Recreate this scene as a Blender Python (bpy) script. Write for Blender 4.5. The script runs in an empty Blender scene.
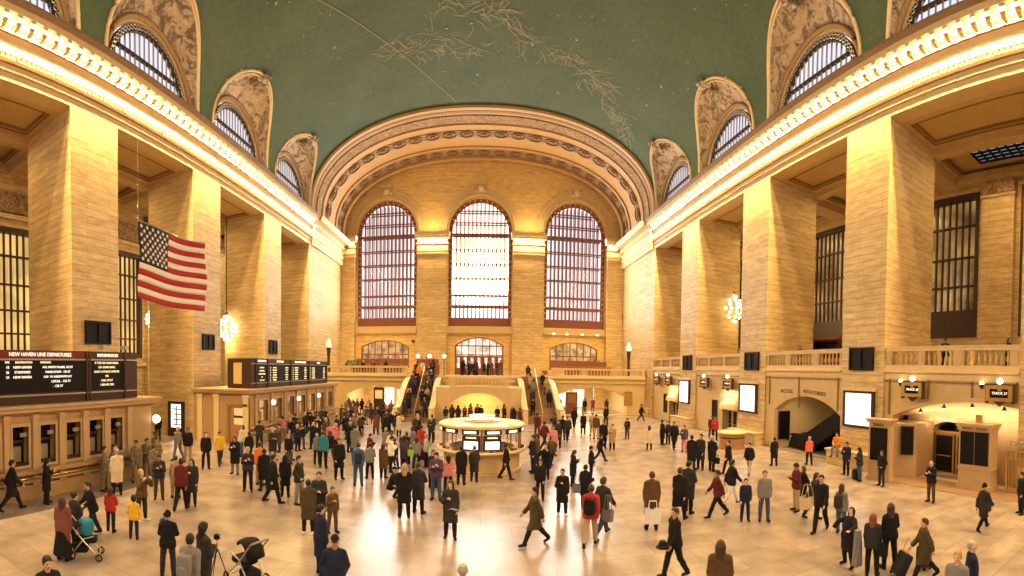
import bpy, bmesh, math, random
import numpy as np
from mathutils import Vector, Matrix
from mathutils.geometry import tessellate_polygon
SC = bpy.context.scene
COL = SC.collection
PI = math.pi
random.seed(7)

# ------------------------------------------------------------------ helpers
def link(o):
    COL.objects.link(o)
    return o

def tag(o, label=None, cat=None, group=None, kind=None):
    if label: o['label'] = label
    if cat: o['category'] = cat
    if group: o['group'] = group
    if kind: o['kind'] = kind
    return o

def empty(name, loc=(0, 0, 0), rz=0.0):
    o = bpy.data.objects.new(name, None)
    o.location = loc
    o.rotation_euler = (0, 0, rz)
    return link(o)

def put(name, mesh, parent=None, loc=(0, 0, 0), rz=0.0, mat=None):
    o = bpy.data.objects.new(name, mesh)
    o.location = loc
    o.rotation_euler = (0, 0, rz)
    if parent is not None: o.parent = parent
    link(o)
    if mat is not None:
        o.material_slots[0].link = 'OBJECT'
        o.material_slots[0].material = mat
    return o

def copy_tree(o, parent=None):
    c = o.copy()
    COL.objects.link(c)
    c.parent = parent
    for ch in list(o.children):
        copy_tree(ch, c)
    return c

class MB:
    def __init__(s):
        s.v = []; s.f = []
    def add(s, vs, fs):
        b = len(s.v)
        s.v.extend([tuple(p) for p in vs])
        s.f.extend([tuple(b + i for i in f) for f in fs])
        return s
    def box(s, x0, x1, y0, y1, z0, z1):
        x0, x1 = sorted((x0, x1)); y0, y1 = sorted((y0, y1)); z0, z1 = sorted((z0, z1))
        return s.add([(x0,y0,z0),(x1,y0,z0),(x1,y1,z0),(x0,y1,z0),(x0,y0,z1),(x1,y0,z1),(x1,y1,z1),(x0,y1,z1)],
                     [(0,3,2,1),(4,5,6,7),(0,1,5,4),(1,2,6,5),(2,3,7,6),(3,0,4,7)])
    def extrude(s, loop, axis, a, b, cap=True):
        """loop: 2-D points; axis 'x': (y,z) pts from x=a to b; 'y': (x,z); 'z': (x,y)."""
        def P(p, t):
            return {'x': (t, p[0], p[1]), 'y': (p[0], t, p[1]), 'z': (p[0], p[1], t)}[axis]
        n = len(loop)
        vs = [P(p, a) for p in loop] + [P(p, b) for p in loop]
        fs = [(i, (i+1) % n, n + (i+1) % n, n + i) for i in range(n)]
        if cap:
            fs += [tuple(range(n-1, -1, -1)), tuple(range(n, 2*n))]
        return s.add(vs, fs)
    def holed(s, outer, holes, axis, a, b, back=True):
        """slab with openings: outer and holes are 2-D loops, a is the front plane, b the back one."""
        def P(p, t):
            return {'x': (t, p[0], p[1]), 'y': (p[0], t, p[1]), 'z': (p[0], p[1], t)}[axis]
        loops = [outer] + list(holes)
        flat = [p for l in loops for p in l]
        tris = tessellate_polygon([[Vector((p[0], p[1], 0)) for p in l] for l in loops])
        s.add([P(p, a) for p in flat], [tuple(t) for t in tris])
        if back: s.add([P(p, b) for p in flat], [tuple(reversed(t)) for t in tris])
        for l in loops:
            n = len(l)
            s.add([P(p, a) for p in l] + [P(p, b) for p in l], [(i, (i+1) % n, n + (i+1) % n, n + i) for i in range(n)])
        return s
    def tube(s, path, r, n=8, closed=False, sq=None):
        path = [Vector(p) for p in path]
        m = len(path); rings = []
        for i, p in enumerate(path):
            q = path[(i+1) % m] if (closed or i < m-1) else p
            o = path[i-1] if (closed or i > 0) else p
            t = (q - o)
            t = t.normalized() if t.length > 1e-9 else Vector((0, 0, 1))
            up = Vector((0, 0, 1)) if abs(t.z) < .9 else Vector((0, 1, 0))
            u = t.cross(up).normalized(); w = u.cross(t).normalized()
            rr = r[i] if isinstance(r, (list, tuple)) else r
            rings.append([p + (u*math.cos(2*PI*k/n) + w*math.sin(2*PI*k/n)) * rr for k in range(n)])
        vs = [tuple(p) for ring in rings for p in ring]
        fs = []
        for i in range(m if closed else m-1):
            j = (i+1) % m
            for k in range(n):
                fs.append((i*n+k, i*n+(k+1) % n, j*n+(k+1) % n, j*n+k))
        if not closed:
            fs.append(tuple(range(n-1, -1, -1))); fs.append(tuple((m-1)*n+k for k in range(n)))
        return s.add(vs, fs)
    def lathe(s, prof, c=(0, 0, 0), n=16, a0=0.0, a1=2*PI):
        full = abs(a1 - a0 - 2*PI) < 1e-6
        m = n if full else n + 1
        vs = []; fs = []
        for r, z in prof:
            for k in range(m):
                a = a0 + (a1-a0)*k/n
                vs.append((c[0]+r*math.cos(a), c[1]+r*math.sin(a), c[2]+z))
        for i in range(len(prof)-1):
            for k in range(n):
                k2 = (k+1) % m
                fs.append((i*m+k, i*m+k2, (i+1)*m+k2, (i+1)*m+k))
        return s.add(vs, fs)
    def sphere(s, c, r, n=10, sz=1.0):
        prof = [(max(1e-4, r*math.sin(PI*i/n)), -r*math.cos(PI*i/n)*sz) for i in range(n+1)]
        return s.lathe(prof, c, n*2 if n < 8 else n+4)
    def ring_sweep(s, pts, prof):
        """pts: list of (origin, u, w) frames; prof: 2-D open profile swept along."""
        n = len(prof); vs = []; fs = []
        for o, u, w in pts:
            for a, b in prof:
                vs.append(tuple(o + u*a + w*b))
        for i in range(len(pts)-1):
            for k in range(n-1):
                fs.append((i*n+k, i*n+k+1, (i+1)*n+k+1, (i+1)*n+k))
        return s.add(vs, fs)
    def mesh(s, name, mat=None, smooth=False):
        me = bpy.data.meshes.new(name)
        me.from_pydata(s.v, [], s.f)
        bm = bmesh.new(); bm.from_mesh(me)
        bmesh.ops.remove_doubles(bm, verts=bm.verts, dist=1e-5)
        bmesh.ops.recalc_face_normals(bm, faces=bm.faces)
        bm.to_mesh(me); bm.free()
        if smooth:
            me.polygons.foreach_set('use_smooth', [True]*len(me.polygons))
            try: me.set_sharp_from_angle(angle=math.radians(40))
            except Exception: pass
        if mat: me.materials.append(mat)
        return me
    def build(s, name, mat=None, parent=None, smooth=False, loc=(0, 0, 0), rz=0.0):
        return put(name, s.mesh(name, mat, smooth), parent, loc, rz)

def struct(name, mb, mat, smooth=False, parent=None):
    o = mb.build(name, mat, parent, smooth)
    if parent is None: o['kind'] = 'structure'
    return o

def arch_loop(c, hw, z0, zs, rise, n=16):
    """opening outline: sill z0, springing zs, crown zs+rise (half ellipse)."""
    l = [(c-hw, z0), (c+hw, z0)]
    for i in range(n+1):
        a = PI*i/n
        l.append((c + hw*math.cos(a), zs + rise*math.sin(a)))
    return l

def seg_loop(c, hw, z0, zs, rise, n=14):
    """opening with a flat segmental arch."""
    R = (hw*hw + rise*rise)/(2*rise)
    zc = zs + rise - R
    a0 = math.asin(min(1, hw/R))
    l = [(c-hw, z0), (c+hw, z0)]
    for i in range(n+1):
        a = a0 - 2*a0*i/n
        l.append((c + R*math.sin(a), zc + R*math.cos(a)))
    return l

# ------------------------------------------------------------------ materials
MATS = {}
def new_mat(name):
    m = bpy.data.materials.new(name); m.use_nodes = True
    MATS[name] = m
    nt = m.node_tree
    b = nt.nodes['Principled BSDF']
    return m, nt, b

def simple(name, col, rough=.6, metal=0., spec=.3, noise=0., scale=8., bump=0.):
    m, nt, b = new_mat(name)
    b.inputs['Roughness'].default_value = rough
    b.inputs['Metallic'].default_value = metal
    b.inputs['Specular IOR Level'].default_value = spec
    b.inputs['Base Color'].default_value = (*col, 1)
    if noise or bump:
        tc = nt.nodes.new('ShaderNodeTexCoord')
        nz = nt.nodes.new('ShaderNodeTexNoise')
        nz.inputs['Scale'].default_value = scale
        nz.inputs['Detail'].default_value = 5
        nt.links.new(tc.outputs['Object'], nz.inputs['Vector'])
        if noise:
            mx = nt.nodes.new('ShaderNodeMix'); mx.data_type = 'RGBA'
            mx.inputs[6].default_value = (*[c*(1-noise) for c in col], 1)
            mx.inputs[7].default_value = (*[min(1, c*(1+noise)) for c in col], 1)
            nt.links.new(nz.outputs['Fac'], mx.inputs[0])
            nt.links.new(mx.outputs[2], b.inputs['Base Color'])
        if bump:
            bp = nt.nodes.new('ShaderNodeBump'); bp.inputs['Strength'].default_value = bump
            bp.inputs['Distance'].default_value = .05
            nt.links.new(nz.outputs['Fac'], bp.inputs['Height'])
            nt.links.new(bp.outputs['Normal'], b.inputs['Normal'])
    return m

def emit(name, col, strength, sampling=True):
    m, nt, b = new_mat(name)
    b.inputs['Base Color'].default_value = (*[min(.8, c) for c in col], 1)
    b.inputs['Emission Color'].default_value = (*col, 1)
    b.inputs['Emission Strength'].default_value = strength
    b.inputs['Roughness'].default_value = .4
    if not sampling: m.cycles.emission_sampling = 'NONE'
    return m

def stone(name, c1, c2, mortar, bw=1.7, bh=.56, ms=.012, rough=.55, bump=.25):
    """ashlar courses on any upright face: u = x + y, v = z."""
    m, nt, b = new_mat(name)
    N, L = nt.nodes, nt.links
    tc = N.new('ShaderNodeTexCoord'); sp = N.new('ShaderNodeSeparateXYZ'); L.new(tc.outputs['Object'], sp.inputs[0])
    ad = N.new('ShaderNodeMath'); ad.operation = 'ADD'
    L.new(sp.outputs[0], ad.inputs[0]); L.new(sp.outputs[1], ad.inputs[1])
    cb = N.new('ShaderNodeCombineXYZ'); L.new(ad.outputs[0], cb.inputs[0]); L.new(sp.outputs[2], cb.inputs[1])
    br = N.new('ShaderNodeTexBrick'); L.new(cb.outputs[0], br.inputs['Vector'])
    br.inputs['Scale'].default_value = 1
    br.inputs['Color1'].default_value = (*c1, 1); br.inputs['Color2'].default_value = (*c2, 1)
    br.inputs['Mortar'].default_value = (*mortar, 1)
    br.inputs['Mortar Size'].default_value = ms
    br.inputs['Mortar Smooth'].default_value = .3
    br.inputs['Bias'].default_value = -.1
    br.inputs['Brick Width'].default_value = bw; br.inputs['Row Height'].default_value = bh
    nz = N.new('ShaderNodeTexNoise'); nz.inputs['Scale'].default_value = 1.3; nz.inputs['Detail'].default_value = 8
    nz.inputs['Roughness'].default_value = .65
    mp = N.new('ShaderNodeMapping'); mp.inputs['Scale'].default_value = (.8, .8, 4.0)
    L.new(tc.outputs['Object'], mp.inputs[0]); L.new(mp.outputs[0], nz.inputs['Vector'])
    rp = N.new('ShaderNodeMapRange'); rp.inputs[1].default_value = .3; rp.inputs[2].default_value = .7
    rp.inputs[3].default_value = .66; rp.inputs[4].default_value = 1.16
    L.new(nz.outputs['Fac'], rp.inputs[0])
    mx = N.new('ShaderNodeVectorMath'); mx.operation = 'SCALE'
    L.new(br.outputs['Color'], mx.inputs[0]); L.new(rp.outputs[0], mx.inputs['Scale'])
    L.new(mx.outputs[0], b.inputs['Base Color'])
    b.inputs['Roughness'].default_value = rough
    b.inputs['Specular IOR Level'].default_value = .25
    bp = N.new('ShaderNodeBump'); bp.inputs['Strength'].default_value = bump; bp.inputs['Distance'].default_value = .04
    iv = N.new('ShaderNodeMath'); iv.operation = 'SUBTRACT'; iv.inputs[0].default_value = 1
    L.new(br.outputs['Fac'], iv.inputs[1]); L.new(iv.outputs[0], bp.inputs['Height'])
    L.new(bp.outputs['Normal'], b.inputs['Normal'])
    return m

STONE = stone('caen_stone', (.64, .468, .222), (.53, .368, .165), (.25, .15, .062), 3.3, .40, .012)
STONE_FAR = stone('far_wall_stone', (.70, .465, .175), (.65, .425, .155), (.48, .29, .095), 3.0, .55, .012)
STONE_O = simple('orange_stone', (.42, .245, .09), .5, noise=.12, scale=2.6, bump=.1)
STONE_C = simple('counter_stone', (.36, .225, .105), .5, noise=.16, scale=2.4, bump=.1)
STONE_C2 = simple('counter_trim', (.43, .28, .14), .5, noise=.14, scale=3., bump=.1)
STONE_P = simple('plain_stone', (.54, .385, .18), .55, noise=.16, scale=2.2, bump=.1)
STONE_L = simple('pale_stone', (.61, .455, .235), .5, noise=.12, scale=3.0, bump=.1)
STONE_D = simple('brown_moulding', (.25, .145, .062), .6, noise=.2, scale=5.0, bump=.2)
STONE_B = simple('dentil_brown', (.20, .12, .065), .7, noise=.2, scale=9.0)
BRONZE = simple('dark_bronze', (.055, .034, .018), .45, metal=.4, noise=.3, scale=6)
BRASS = simple('aged_brass', (.55, .36, .12), .35, metal=.9, noise=.2, scale=9)
RUST = simple('red_bronze', (.22, .075, .035), .55, noise=.25, scale=5)
BLACK = simple('black_panel', (.006, .005, .005), .5, spec=.15)
DARK = simple('dark_brown', (.045, .022, .013), .4, noise=.2)
DARKRED = simple('sign_red', (.16, .012, .012), .5)
GREEN_PLANT = simple('plant_leaf', (.05, .10, .025), .6, noise=.4, scale=9)
STEEL = simple('brushed_steel', (.45, .40, .34), .35, metal=.8)
WOOD = simple('oak_panel', (.33, .17, .06), .45, noise=.25, scale=4, bump=.1)
GOLDP = simple('gold_paint', (.24, .19, .075), .5, noise=.3, scale=7)
WHITE_TXT = emit('lit_letters', (1, .92, .78), 1.1, False)
TXT_AMBER = emit('lit_amber_letters', (1, .80, .45), .9, False)
TXT_DARK = simple('cut_letters', (.10, .06, .03), .7)
TXT_GREY = simple('painted_letters', (.25, .2, .14), .7)
LIGHTBOX = emit('advert_lightbox', (.90, .95, 1.0), 1.6, False)
BULB = emit('cornice_bulb', (1, .80, .48), 22., False)
GLOBE = emit('opal_globe', (1, .86, .60), 5., False)
CHAND = emit('chandelier_bulb', (1, .80, .46), 11., False)
TORCH = emit('torch_glass', (1, .80, .50), 1.1, False)
SCREEN = emit('screen_glow', (.90, .93, 1.0), 1.25, False)
SPOT = emit('spot_bulb', (1, .85, .55), 8., False)

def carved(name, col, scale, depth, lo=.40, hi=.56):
    """deep relief: fine scrolls, the shade of the crevices painted into the colour."""
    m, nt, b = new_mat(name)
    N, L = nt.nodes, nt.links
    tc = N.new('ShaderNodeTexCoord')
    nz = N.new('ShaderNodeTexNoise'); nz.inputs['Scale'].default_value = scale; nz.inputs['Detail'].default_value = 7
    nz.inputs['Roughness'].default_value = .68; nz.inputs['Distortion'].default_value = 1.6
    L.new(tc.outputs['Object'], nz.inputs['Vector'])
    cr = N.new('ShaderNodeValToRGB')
    cr.color_ramp.elements[0].position = lo; cr.color_ramp.elements[0].color = (*[c*.30 for c in col], 1)  # low parts of the relief darkened in the base colour, as painted shade
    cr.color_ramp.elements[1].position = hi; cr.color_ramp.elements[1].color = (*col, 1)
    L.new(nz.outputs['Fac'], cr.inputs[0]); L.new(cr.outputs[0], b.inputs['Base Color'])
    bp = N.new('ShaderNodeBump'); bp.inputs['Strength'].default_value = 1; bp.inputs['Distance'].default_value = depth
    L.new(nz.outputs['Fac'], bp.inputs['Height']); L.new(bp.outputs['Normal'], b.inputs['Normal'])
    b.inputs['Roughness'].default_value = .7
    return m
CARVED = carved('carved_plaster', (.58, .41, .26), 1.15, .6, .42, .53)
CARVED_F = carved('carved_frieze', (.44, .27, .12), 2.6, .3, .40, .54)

def floor_mat():
    m, nt, b = new_mat('marble_floor')
    N, L = nt.nodes, nt.links
    tc = N.new('ShaderNodeTexCoord')
    br = N.new('ShaderNodeTexBrick'); br.offset = .5
    br.inputs['Scale'].default_value = 1
    br.inputs['Brick Width'].default_value = 1.9; br.inputs['Row Height'].default_value = .95
    br.inputs['Color1'].default_value = (.315, .245, .20, 1); br.inputs['Color2'].default_value = (.245, .186, .148, 1)
    br.inputs['Mortar'].default_value = (.175, .128, .10, 1); br.inputs['Mortar Size'].default_value = .009
    br.inputs['Bias'].default_value = -.15
    L.new(tc.outputs['Object'], br.inputs['Vector'])
    nz = N.new('ShaderNodeTexNoise'); nz.inputs['Scale'].default_value = 1.1; nz.inputs['Detail'].default_value = 4
    L.new(tc.outputs['Object'], nz.inputs['Vector'])
    rp = N.new('ShaderNodeMath'); rp.operation = 'MULTIPLY_ADD'; rp.inputs[1].default_value = 1.3; rp.inputs[2].default_value = .35
    L.new(nz.outputs['Fac'], rp.inputs[0])
    mx = N.new('ShaderNodeVectorMath'); mx.operation = 'SCALE'
    L.new(br.outputs['Color'], mx.inputs[0]); L.new(rp.outputs[0], mx.inputs['Scale'])
    L.new(mx.outputs[0], b.inputs['Base Color'])
    b.inputs['Roughness'].default_value = .27
    b.inputs['Specular IOR Level'].default_value = .5
    return m
FLOOR = floor_mat()
BORDER = simple('dark_marble_border', (.24, .14, .075), .35, spec=.5, noise=.25, scale=1.6)

def vault_mat():
    m, nt, b = new_mat('green_vault')
    N, L = nt.nodes, nt.links
    tc = N.new('ShaderNodeTexCoord')
    nz = N.new('ShaderNodeTexNoise'); nz.inputs['Scale'].default_value = .25; nz.inputs['Detail'].default_value = 8
    L.new(tc.outputs['Object'], nz.inputs['Vector'])
    n3 = N.new('ShaderNodeTexNoise'); n3.inputs['Scale'].default_value = 3.5; n3.inputs['Detail'].default_value = 3
    L.new(tc.outputs['Object'], n3.inputs['Vector'])
    av = N.new('ShaderNodeMath'); av.operation = 'ADD'; L.new(nz.outputs['Fac'], av.inputs[0]); L.new(n3.outputs['Fac'], av.inputs[1])
    hf = N.new('ShaderNodeMath'); hf.operation = 'MULTIPLY'; hf.inputs[1].default_value = .5; L.new(av.outputs[0], hf.inputs[0])
    cr = N.new('ShaderNodeValToRGB')
    cr.color_ramp.elements[0].position = .35; cr.color_ramp.elements[0].color = (.046, .071, .036, 1)
    cr.color_ramp.elements[1].position = .65; cr.color_ramp.elements[1].color = (.074, .099, .051, 1)
    L.new(hf.outputs[0], cr.inputs[0]); L.new(cr.outputs[0], b.inputs['Base Color'])
    b.inputs['Roughness'].default_value = .7; b.inputs['Specular IOR Level'].default_value = .2
    return m
VAULT = vault_mat()

def pane_mat(name, tint, lo, hi, scale):
    """lit window seen from inside: uneven warm glow."""
    m, nt, b = new_mat(name)
    N, L = nt.nodes, nt.links
    tc = N.new('ShaderNodeTexCoord'); nz = N.new('ShaderNodeTexNoise'); nz.inputs['Scale'].default_value = scale
    nz.inputs['Detail'].default_value = 3
    L.new(tc.outputs['Object'], nz.inputs['Vector'])
    rp = N.new('ShaderNodeMapRange'); rp.inputs[1].default_value = .35; rp.inputs[2].default_value = .7
    rp.inputs[3].default_value = lo; rp.inputs[4].default_value = hi
    L.new(nz.outputs['Fac'], rp.inputs[0]); L.new(rp.outputs[0], b.inputs['Emission Strength'])
    b.inputs['Emission Color'].default_value = (*tint, 1); b.inputs['Base Color'].default_value = (.1, .07, .04, 1)
    b.inputs['Roughness'].default_value = .15
    m.cycles.emission_sampling = 'NONE'
    return m
PANE_AMBER = pane_mat('amber_pane', (1, .62, .20), .7, 1.3, .35)
PANE_DIM = pane_mat('dim_pane', (1, .55, .18), .06, .55, .45)
PANE_SHOP = pane_mat('restaurant_pane', (1, .62, .26), .18, 1.0, 1.2)
PANE_HALL = pane_mat('passage_pane', (1, .84, .60), 1.2, 3.2, .8)
PANE_DOOR = pane_mat('door_pane', (1, .80, .62), .5, 2.2, .9)

def glass_mat():
    m, nt, b = new_mat('window_glass')
    N, L = nt.nodes, nt.links
    N.remove(b)
    out = [n for n in N if n.type == 'OUTPUT_MATERIAL'][0]
    tr = N.new('ShaderNodeBsdfTransparent'); tr.inputs[0].default_value = (.92, .90, .93, 1)
    gl = N.new('ShaderNodeBsdfGlossy'); gl.inputs['Roughness'].default_value = .05
    df = N.new('ShaderNodeBsdfTranslucent'); df.inputs[0].default_value = (.8, .78, .8, 1)
    m1 = N.new('ShaderNodeMixShader'); m1.inputs[0].default_value = .05
    m2 = N.new('ShaderNodeMixShader'); m2.inputs[0].default_value = .12
    L.new(tr.outputs[0], m1.inputs[1]); L.new(gl.outputs[0], m1.inputs[2])
    L.new(m1.outputs[0], m2.inputs[1]); L.new(df.outputs[0], m2.inputs[2])
    L.new(m2.outputs[0], out.inputs['Surface'])
    return m
GLASS = glass_mat()

def text_mesh(body, size, mat, name='lettering', depth=.01):
    cu = bpy.data.curves.new('t', 'FONT')
    cu.body = body; cu.size = size; cu.extrude = depth
    cu.align_x = 'CENTER'; cu.align_y = 'CENTER'; cu.resolution_u = 2
    o = bpy.data.objects.new('t', cu); link(o)
    dg = bpy.context.evaluated_depsgraph_get()
    me = bpy.data.meshes.new_from_object(o.evaluated_get(dg))
    bpy.data.objects.remove(o); bpy.data.curves.remove(cu)
    me.name = name; me.materials.clear(); me.materials.append(mat)
    return me

def text(body, size, mat, loc, facing, parent=None, name='lettering', sx=1.0, roll=0.):
    """facing: rotation about z; 0 reads from -Y, +90 deg reads from +X, -90 deg from -X."""
    o = bpy.data.objects.new(name, text_mesh(body, size, mat, name))
    o.matrix_world = Matrix.Translation(loc) @ Matrix.Rotation(facing, 4, 'Z') @ Matrix.Rotation(PI/2, 4, 'X') @ Matrix.Rotation(roll, 4, 'Z') @ Matrix.Diagonal((sx, 1, 1, 1))
    link(o)
    if parent is not None:
        o.parent = parent
        o.matrix_parent_inverse = (Matrix.Translation(parent.location) @ Matrix.Rotation(parent.rotation_euler[2], 4, 'Z')).inverted()
    return o
# ------------------------------------------------------------------ the hall
XL, XR, YF = -19.44, 19.0, 59.46
YB = -16.0                                  # behind the camera's balcony
ZL = 19.25                                  # underside of the entablature
ZS, RISE, HW, CX = 23.2, 9.75, 19.25, -.2   # vault springing, rise, half width, axis
YV = 48.0                                   # where the painted vault meets the stone arch
PITCH, PW = 10.87, 3.45
LP = [(-6.7, -3.2), (4.15, 7.6), (15.0, 18.5), (25.9, 29.4), (36.75, 40.25)]
RP = [(-6.7, -3.2), (4.15, 7.45), (15.25, 18.45), (26.05, 29.45), (36.95, 40.4)]
YE = 47.6                                   # end walls begin
LUN = [-10.4, .4, 11.2, 22.05, 32.75, 43.3]

# floor
f = MB(); f.box(-30, 31, YB, 72, -.3, 0)
struct('floor', f, FLOOR)
bd = MB()
bd.box(-14.35, -15.4, YB, 16.2, 0, .012)
bd.box(17.35, 19.4, YB, 14.6, 0, .012)
struct('trim_1', bd, BORDER)

# piers: one mesh each, with a plinth bench on the right-hand side
for side, XW, PS in (('left', XL, LP), ('right', XR, RP)):
    sg = -1 if side == 'left' else 1
    dep = 4.35 if side == 'left' else 4.55
    for (y0, y1) in PS:
        m = MB()
        m.box(XW, XW + sg*dep, y0, y1, 0, ZL+.4)
        if side == 'right' and y0 > 9:
            m.box(XW-.75, XW+.3, y0+.12, y1+.35, 0, .78)
            m.box(XW-.85, XW+.3, y0+.06, y1+.42, .78, .90)
            m.box(XW-.12, XW+.2, y0-.02, y1+.02, .90, 1.5)
        elif side == 'left':
            m.box(XW+.25, XW-.3, y0-.1, y1+.1, 0, 1.2)
        struct('pillar_' + side, m, STONE)
    m = MB()
    m.box(XW, XW+sg*dep, YE, YF+1.5, 0, ZL+.4)
    if side == 'right':
        m.box(XW-.5, XW, YE+.1, YE+3, 0, .9)
    struct('wall_' + side, m, STONE)

# entablature: architrave, dentils, frieze, bed mould, corona, cymatium; one swept profile per side
PROF = [(0, 19.25), (0.02, 19.62), (.10, 19.64), (.10, 19.74), (.05, 19.76), (.05, 20.0), (.16, 20.05), (.20, 20.18), (.10, 20.22),
        (.10, 20.45), (.16, 20.5), (.05, 20.55), (.05, 21.2), (.12, 21.24), (.34, 21.36), (.36, 21.52), (.30, 21.54), (.30, 21.86), (.98, 21.88),
        (1.0, 22.08), (1.08, 22.12), (1.2, 22.32), (1.2, 22.42), (-.3, 22.5), (-.3, 23.6)]
def entablature(name, XW, sg, y0, y1):
    loop = [(XW - sg*o, z) for o, z in PROF] + [(XW + sg*.9, 23.6), (XW + sg*.9, 19.25)]
    m = MB(); m.extrude(loop, 'y', y0, y1)
    return struct(name, m, STONE_L)
entabs = []
for name, XW, sg in (('trim_2', XL, -1), ('trim_3', XR, 1)):
    e = entablature(name, XW, sg, YB, YV+.3)
    entabs.append((e, XW, sg))
    m = MB(); m.extrude([(XW - sg*(o+.28), z) for o, z in PROF] + [(XW+sg*1, 23.6), (XW+sg*1, 19.25)], 'y', YV+.3, YF+1)
    struct(name + '_corner', m, STONE_L)
    # brown dentil band and cymatium facing
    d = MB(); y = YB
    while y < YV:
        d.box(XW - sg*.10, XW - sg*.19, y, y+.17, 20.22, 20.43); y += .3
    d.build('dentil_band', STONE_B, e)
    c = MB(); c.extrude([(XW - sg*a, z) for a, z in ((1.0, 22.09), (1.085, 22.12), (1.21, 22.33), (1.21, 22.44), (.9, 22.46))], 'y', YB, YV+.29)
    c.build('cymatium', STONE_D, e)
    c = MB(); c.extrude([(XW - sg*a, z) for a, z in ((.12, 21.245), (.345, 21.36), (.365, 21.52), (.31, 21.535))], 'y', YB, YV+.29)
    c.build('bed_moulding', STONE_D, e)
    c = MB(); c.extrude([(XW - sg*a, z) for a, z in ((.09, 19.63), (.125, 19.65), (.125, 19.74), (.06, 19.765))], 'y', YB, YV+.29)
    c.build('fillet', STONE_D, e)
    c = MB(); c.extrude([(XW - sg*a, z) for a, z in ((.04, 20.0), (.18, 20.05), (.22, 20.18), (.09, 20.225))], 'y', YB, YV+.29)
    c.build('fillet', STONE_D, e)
    # modillion brackets under the corona and a bulb between each two
    br = MB(); br.box(XW - sg*.3, XW - sg*.9, -.14, .14, 21.56, 21.9); br.box(XW - sg*.3, XW - sg*.72, -.11, .11, 21.46, 21.6)
    brm = br.mesh('bracket', STONE_L)
    bl = MB(); bl.sphere((XW - sg*.62, 0, 21.64), .135, 8); bl.lathe([(.05, 0), (.05, .12)], (XW - sg*.62, 0, 21.76), 8)
    blm = bl.mesh('bulb', BULB, True)
    n = int((YV - 6.0)/.74)
    for i in range(n):
        put('bracket', brm, e, (0, 6.2 + i*.74, 0))
        put('bulb', blm, e, (0, 6.2 + .37 + i*.74, 0))

# soffits over the bays and gallery ceilings
def panel_soffit(m, m2, x0, x1, y0, y1, z, rim=.5, deep=.2):
    x0, x1 = sorted((x0, x1))
    a = [(x0, y0), (x1, y0), (x1, y1), (x0, y1)]
    b = [(x0+rim, y0+rim), (x1-rim, y0+rim), (x1-rim, y1-rim), (x0+rim, y1-rim)]
    c = [(x0+rim+.14, y0+rim+.14), (x1-rim-.14, y0+rim+.14), (x1-rim-.14, y1-rim-.14), (x0+rim+.14, y1-rim-.14)]
    m.holed(a, [b], 'z', z, z+.5)
    m2.holed(b, [c], 'z', z+.09, z+.3)
    m2.holed([(x0+rim-.1, y0+rim-.1), (x1-rim+.1, y0+rim-.1), (x1-rim+.1, y1-rim+.1), (x0+rim-.1, y1-rim+.1)], [b], 'z', z-.03, z+.02)
    m.box(x0+rim-.02, x1-rim+.02, y0+rim-.02, y1-rim+.02, z+deep, z+.49)

for side, XW, PS, xb in (('left', XL, LP, -28.2), ('right', XR, RP, 28.2)):
    sg = -1 if side == 'left' else 1
    ys = PS + [(YE, YE+3)]
    m = MB(); m2 = MB()
    for a, b in zip(ys[:-1], ys[1:]):
        panel_soffit(m, m2, XW+sg*.9, XW + sg*4.3, a[1]-.01, b[0]+.01, ZL+.01)
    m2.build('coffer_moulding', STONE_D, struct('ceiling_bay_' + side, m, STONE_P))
    m = MB(); m2 = MB()
    xa = XW + sg*4.3
    for a, b in zip(ys[:-1], ys[1:]):
        m.box(xa, xa+sg*.75, a[1]-.02, b[0]+.02, ZL-.32, ZL+.6)          # beam along the hall
        m.box(xa+sg*.75, xb+sg*.6, a[0]+.9, a[1]-.9, ZL-.32, ZL+.6)      # cross beam
        panel_soffit(m, m2, xa+sg*.75, xb+sg*.5, a[1]-.9, b[0]+.9, ZL+.25, .5, .4)
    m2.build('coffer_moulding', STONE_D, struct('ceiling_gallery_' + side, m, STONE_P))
    # laylights in the gallery ceilings
    for a, b in zip(ys[:-1], ys[1:]):
        yc = (a[1]+b[0])/2
        k = MB(); x0, x1 = xa+sg*1.6, xa+sg*3.6
        for i in range(6): k.box(x0+(x1-x0)*i/5-.06, x0+(x1-x0)*i/5+.06, yc-2.4, yc+2.4, ZL+.42, ZL+.62)
        for i in range(9): k.box(x0, x1, yc-2.4+i*.6-.05, yc-2.4+i*.6+.05, ZL+.42, ZL+.62)
        lay = k.build('skylight_grid', BLACK); lay['kind'] = 'structure'
        q = MB(); q.box(x0, x1, yc-2.4, yc+2.4, ZL+.56, ZL+.6)
        q.build('skylight_pane', emit('laylight', (.75, .85, 1), .8, False) if 'laylight' not in MATS else MATS['laylight'], lay)

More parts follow.
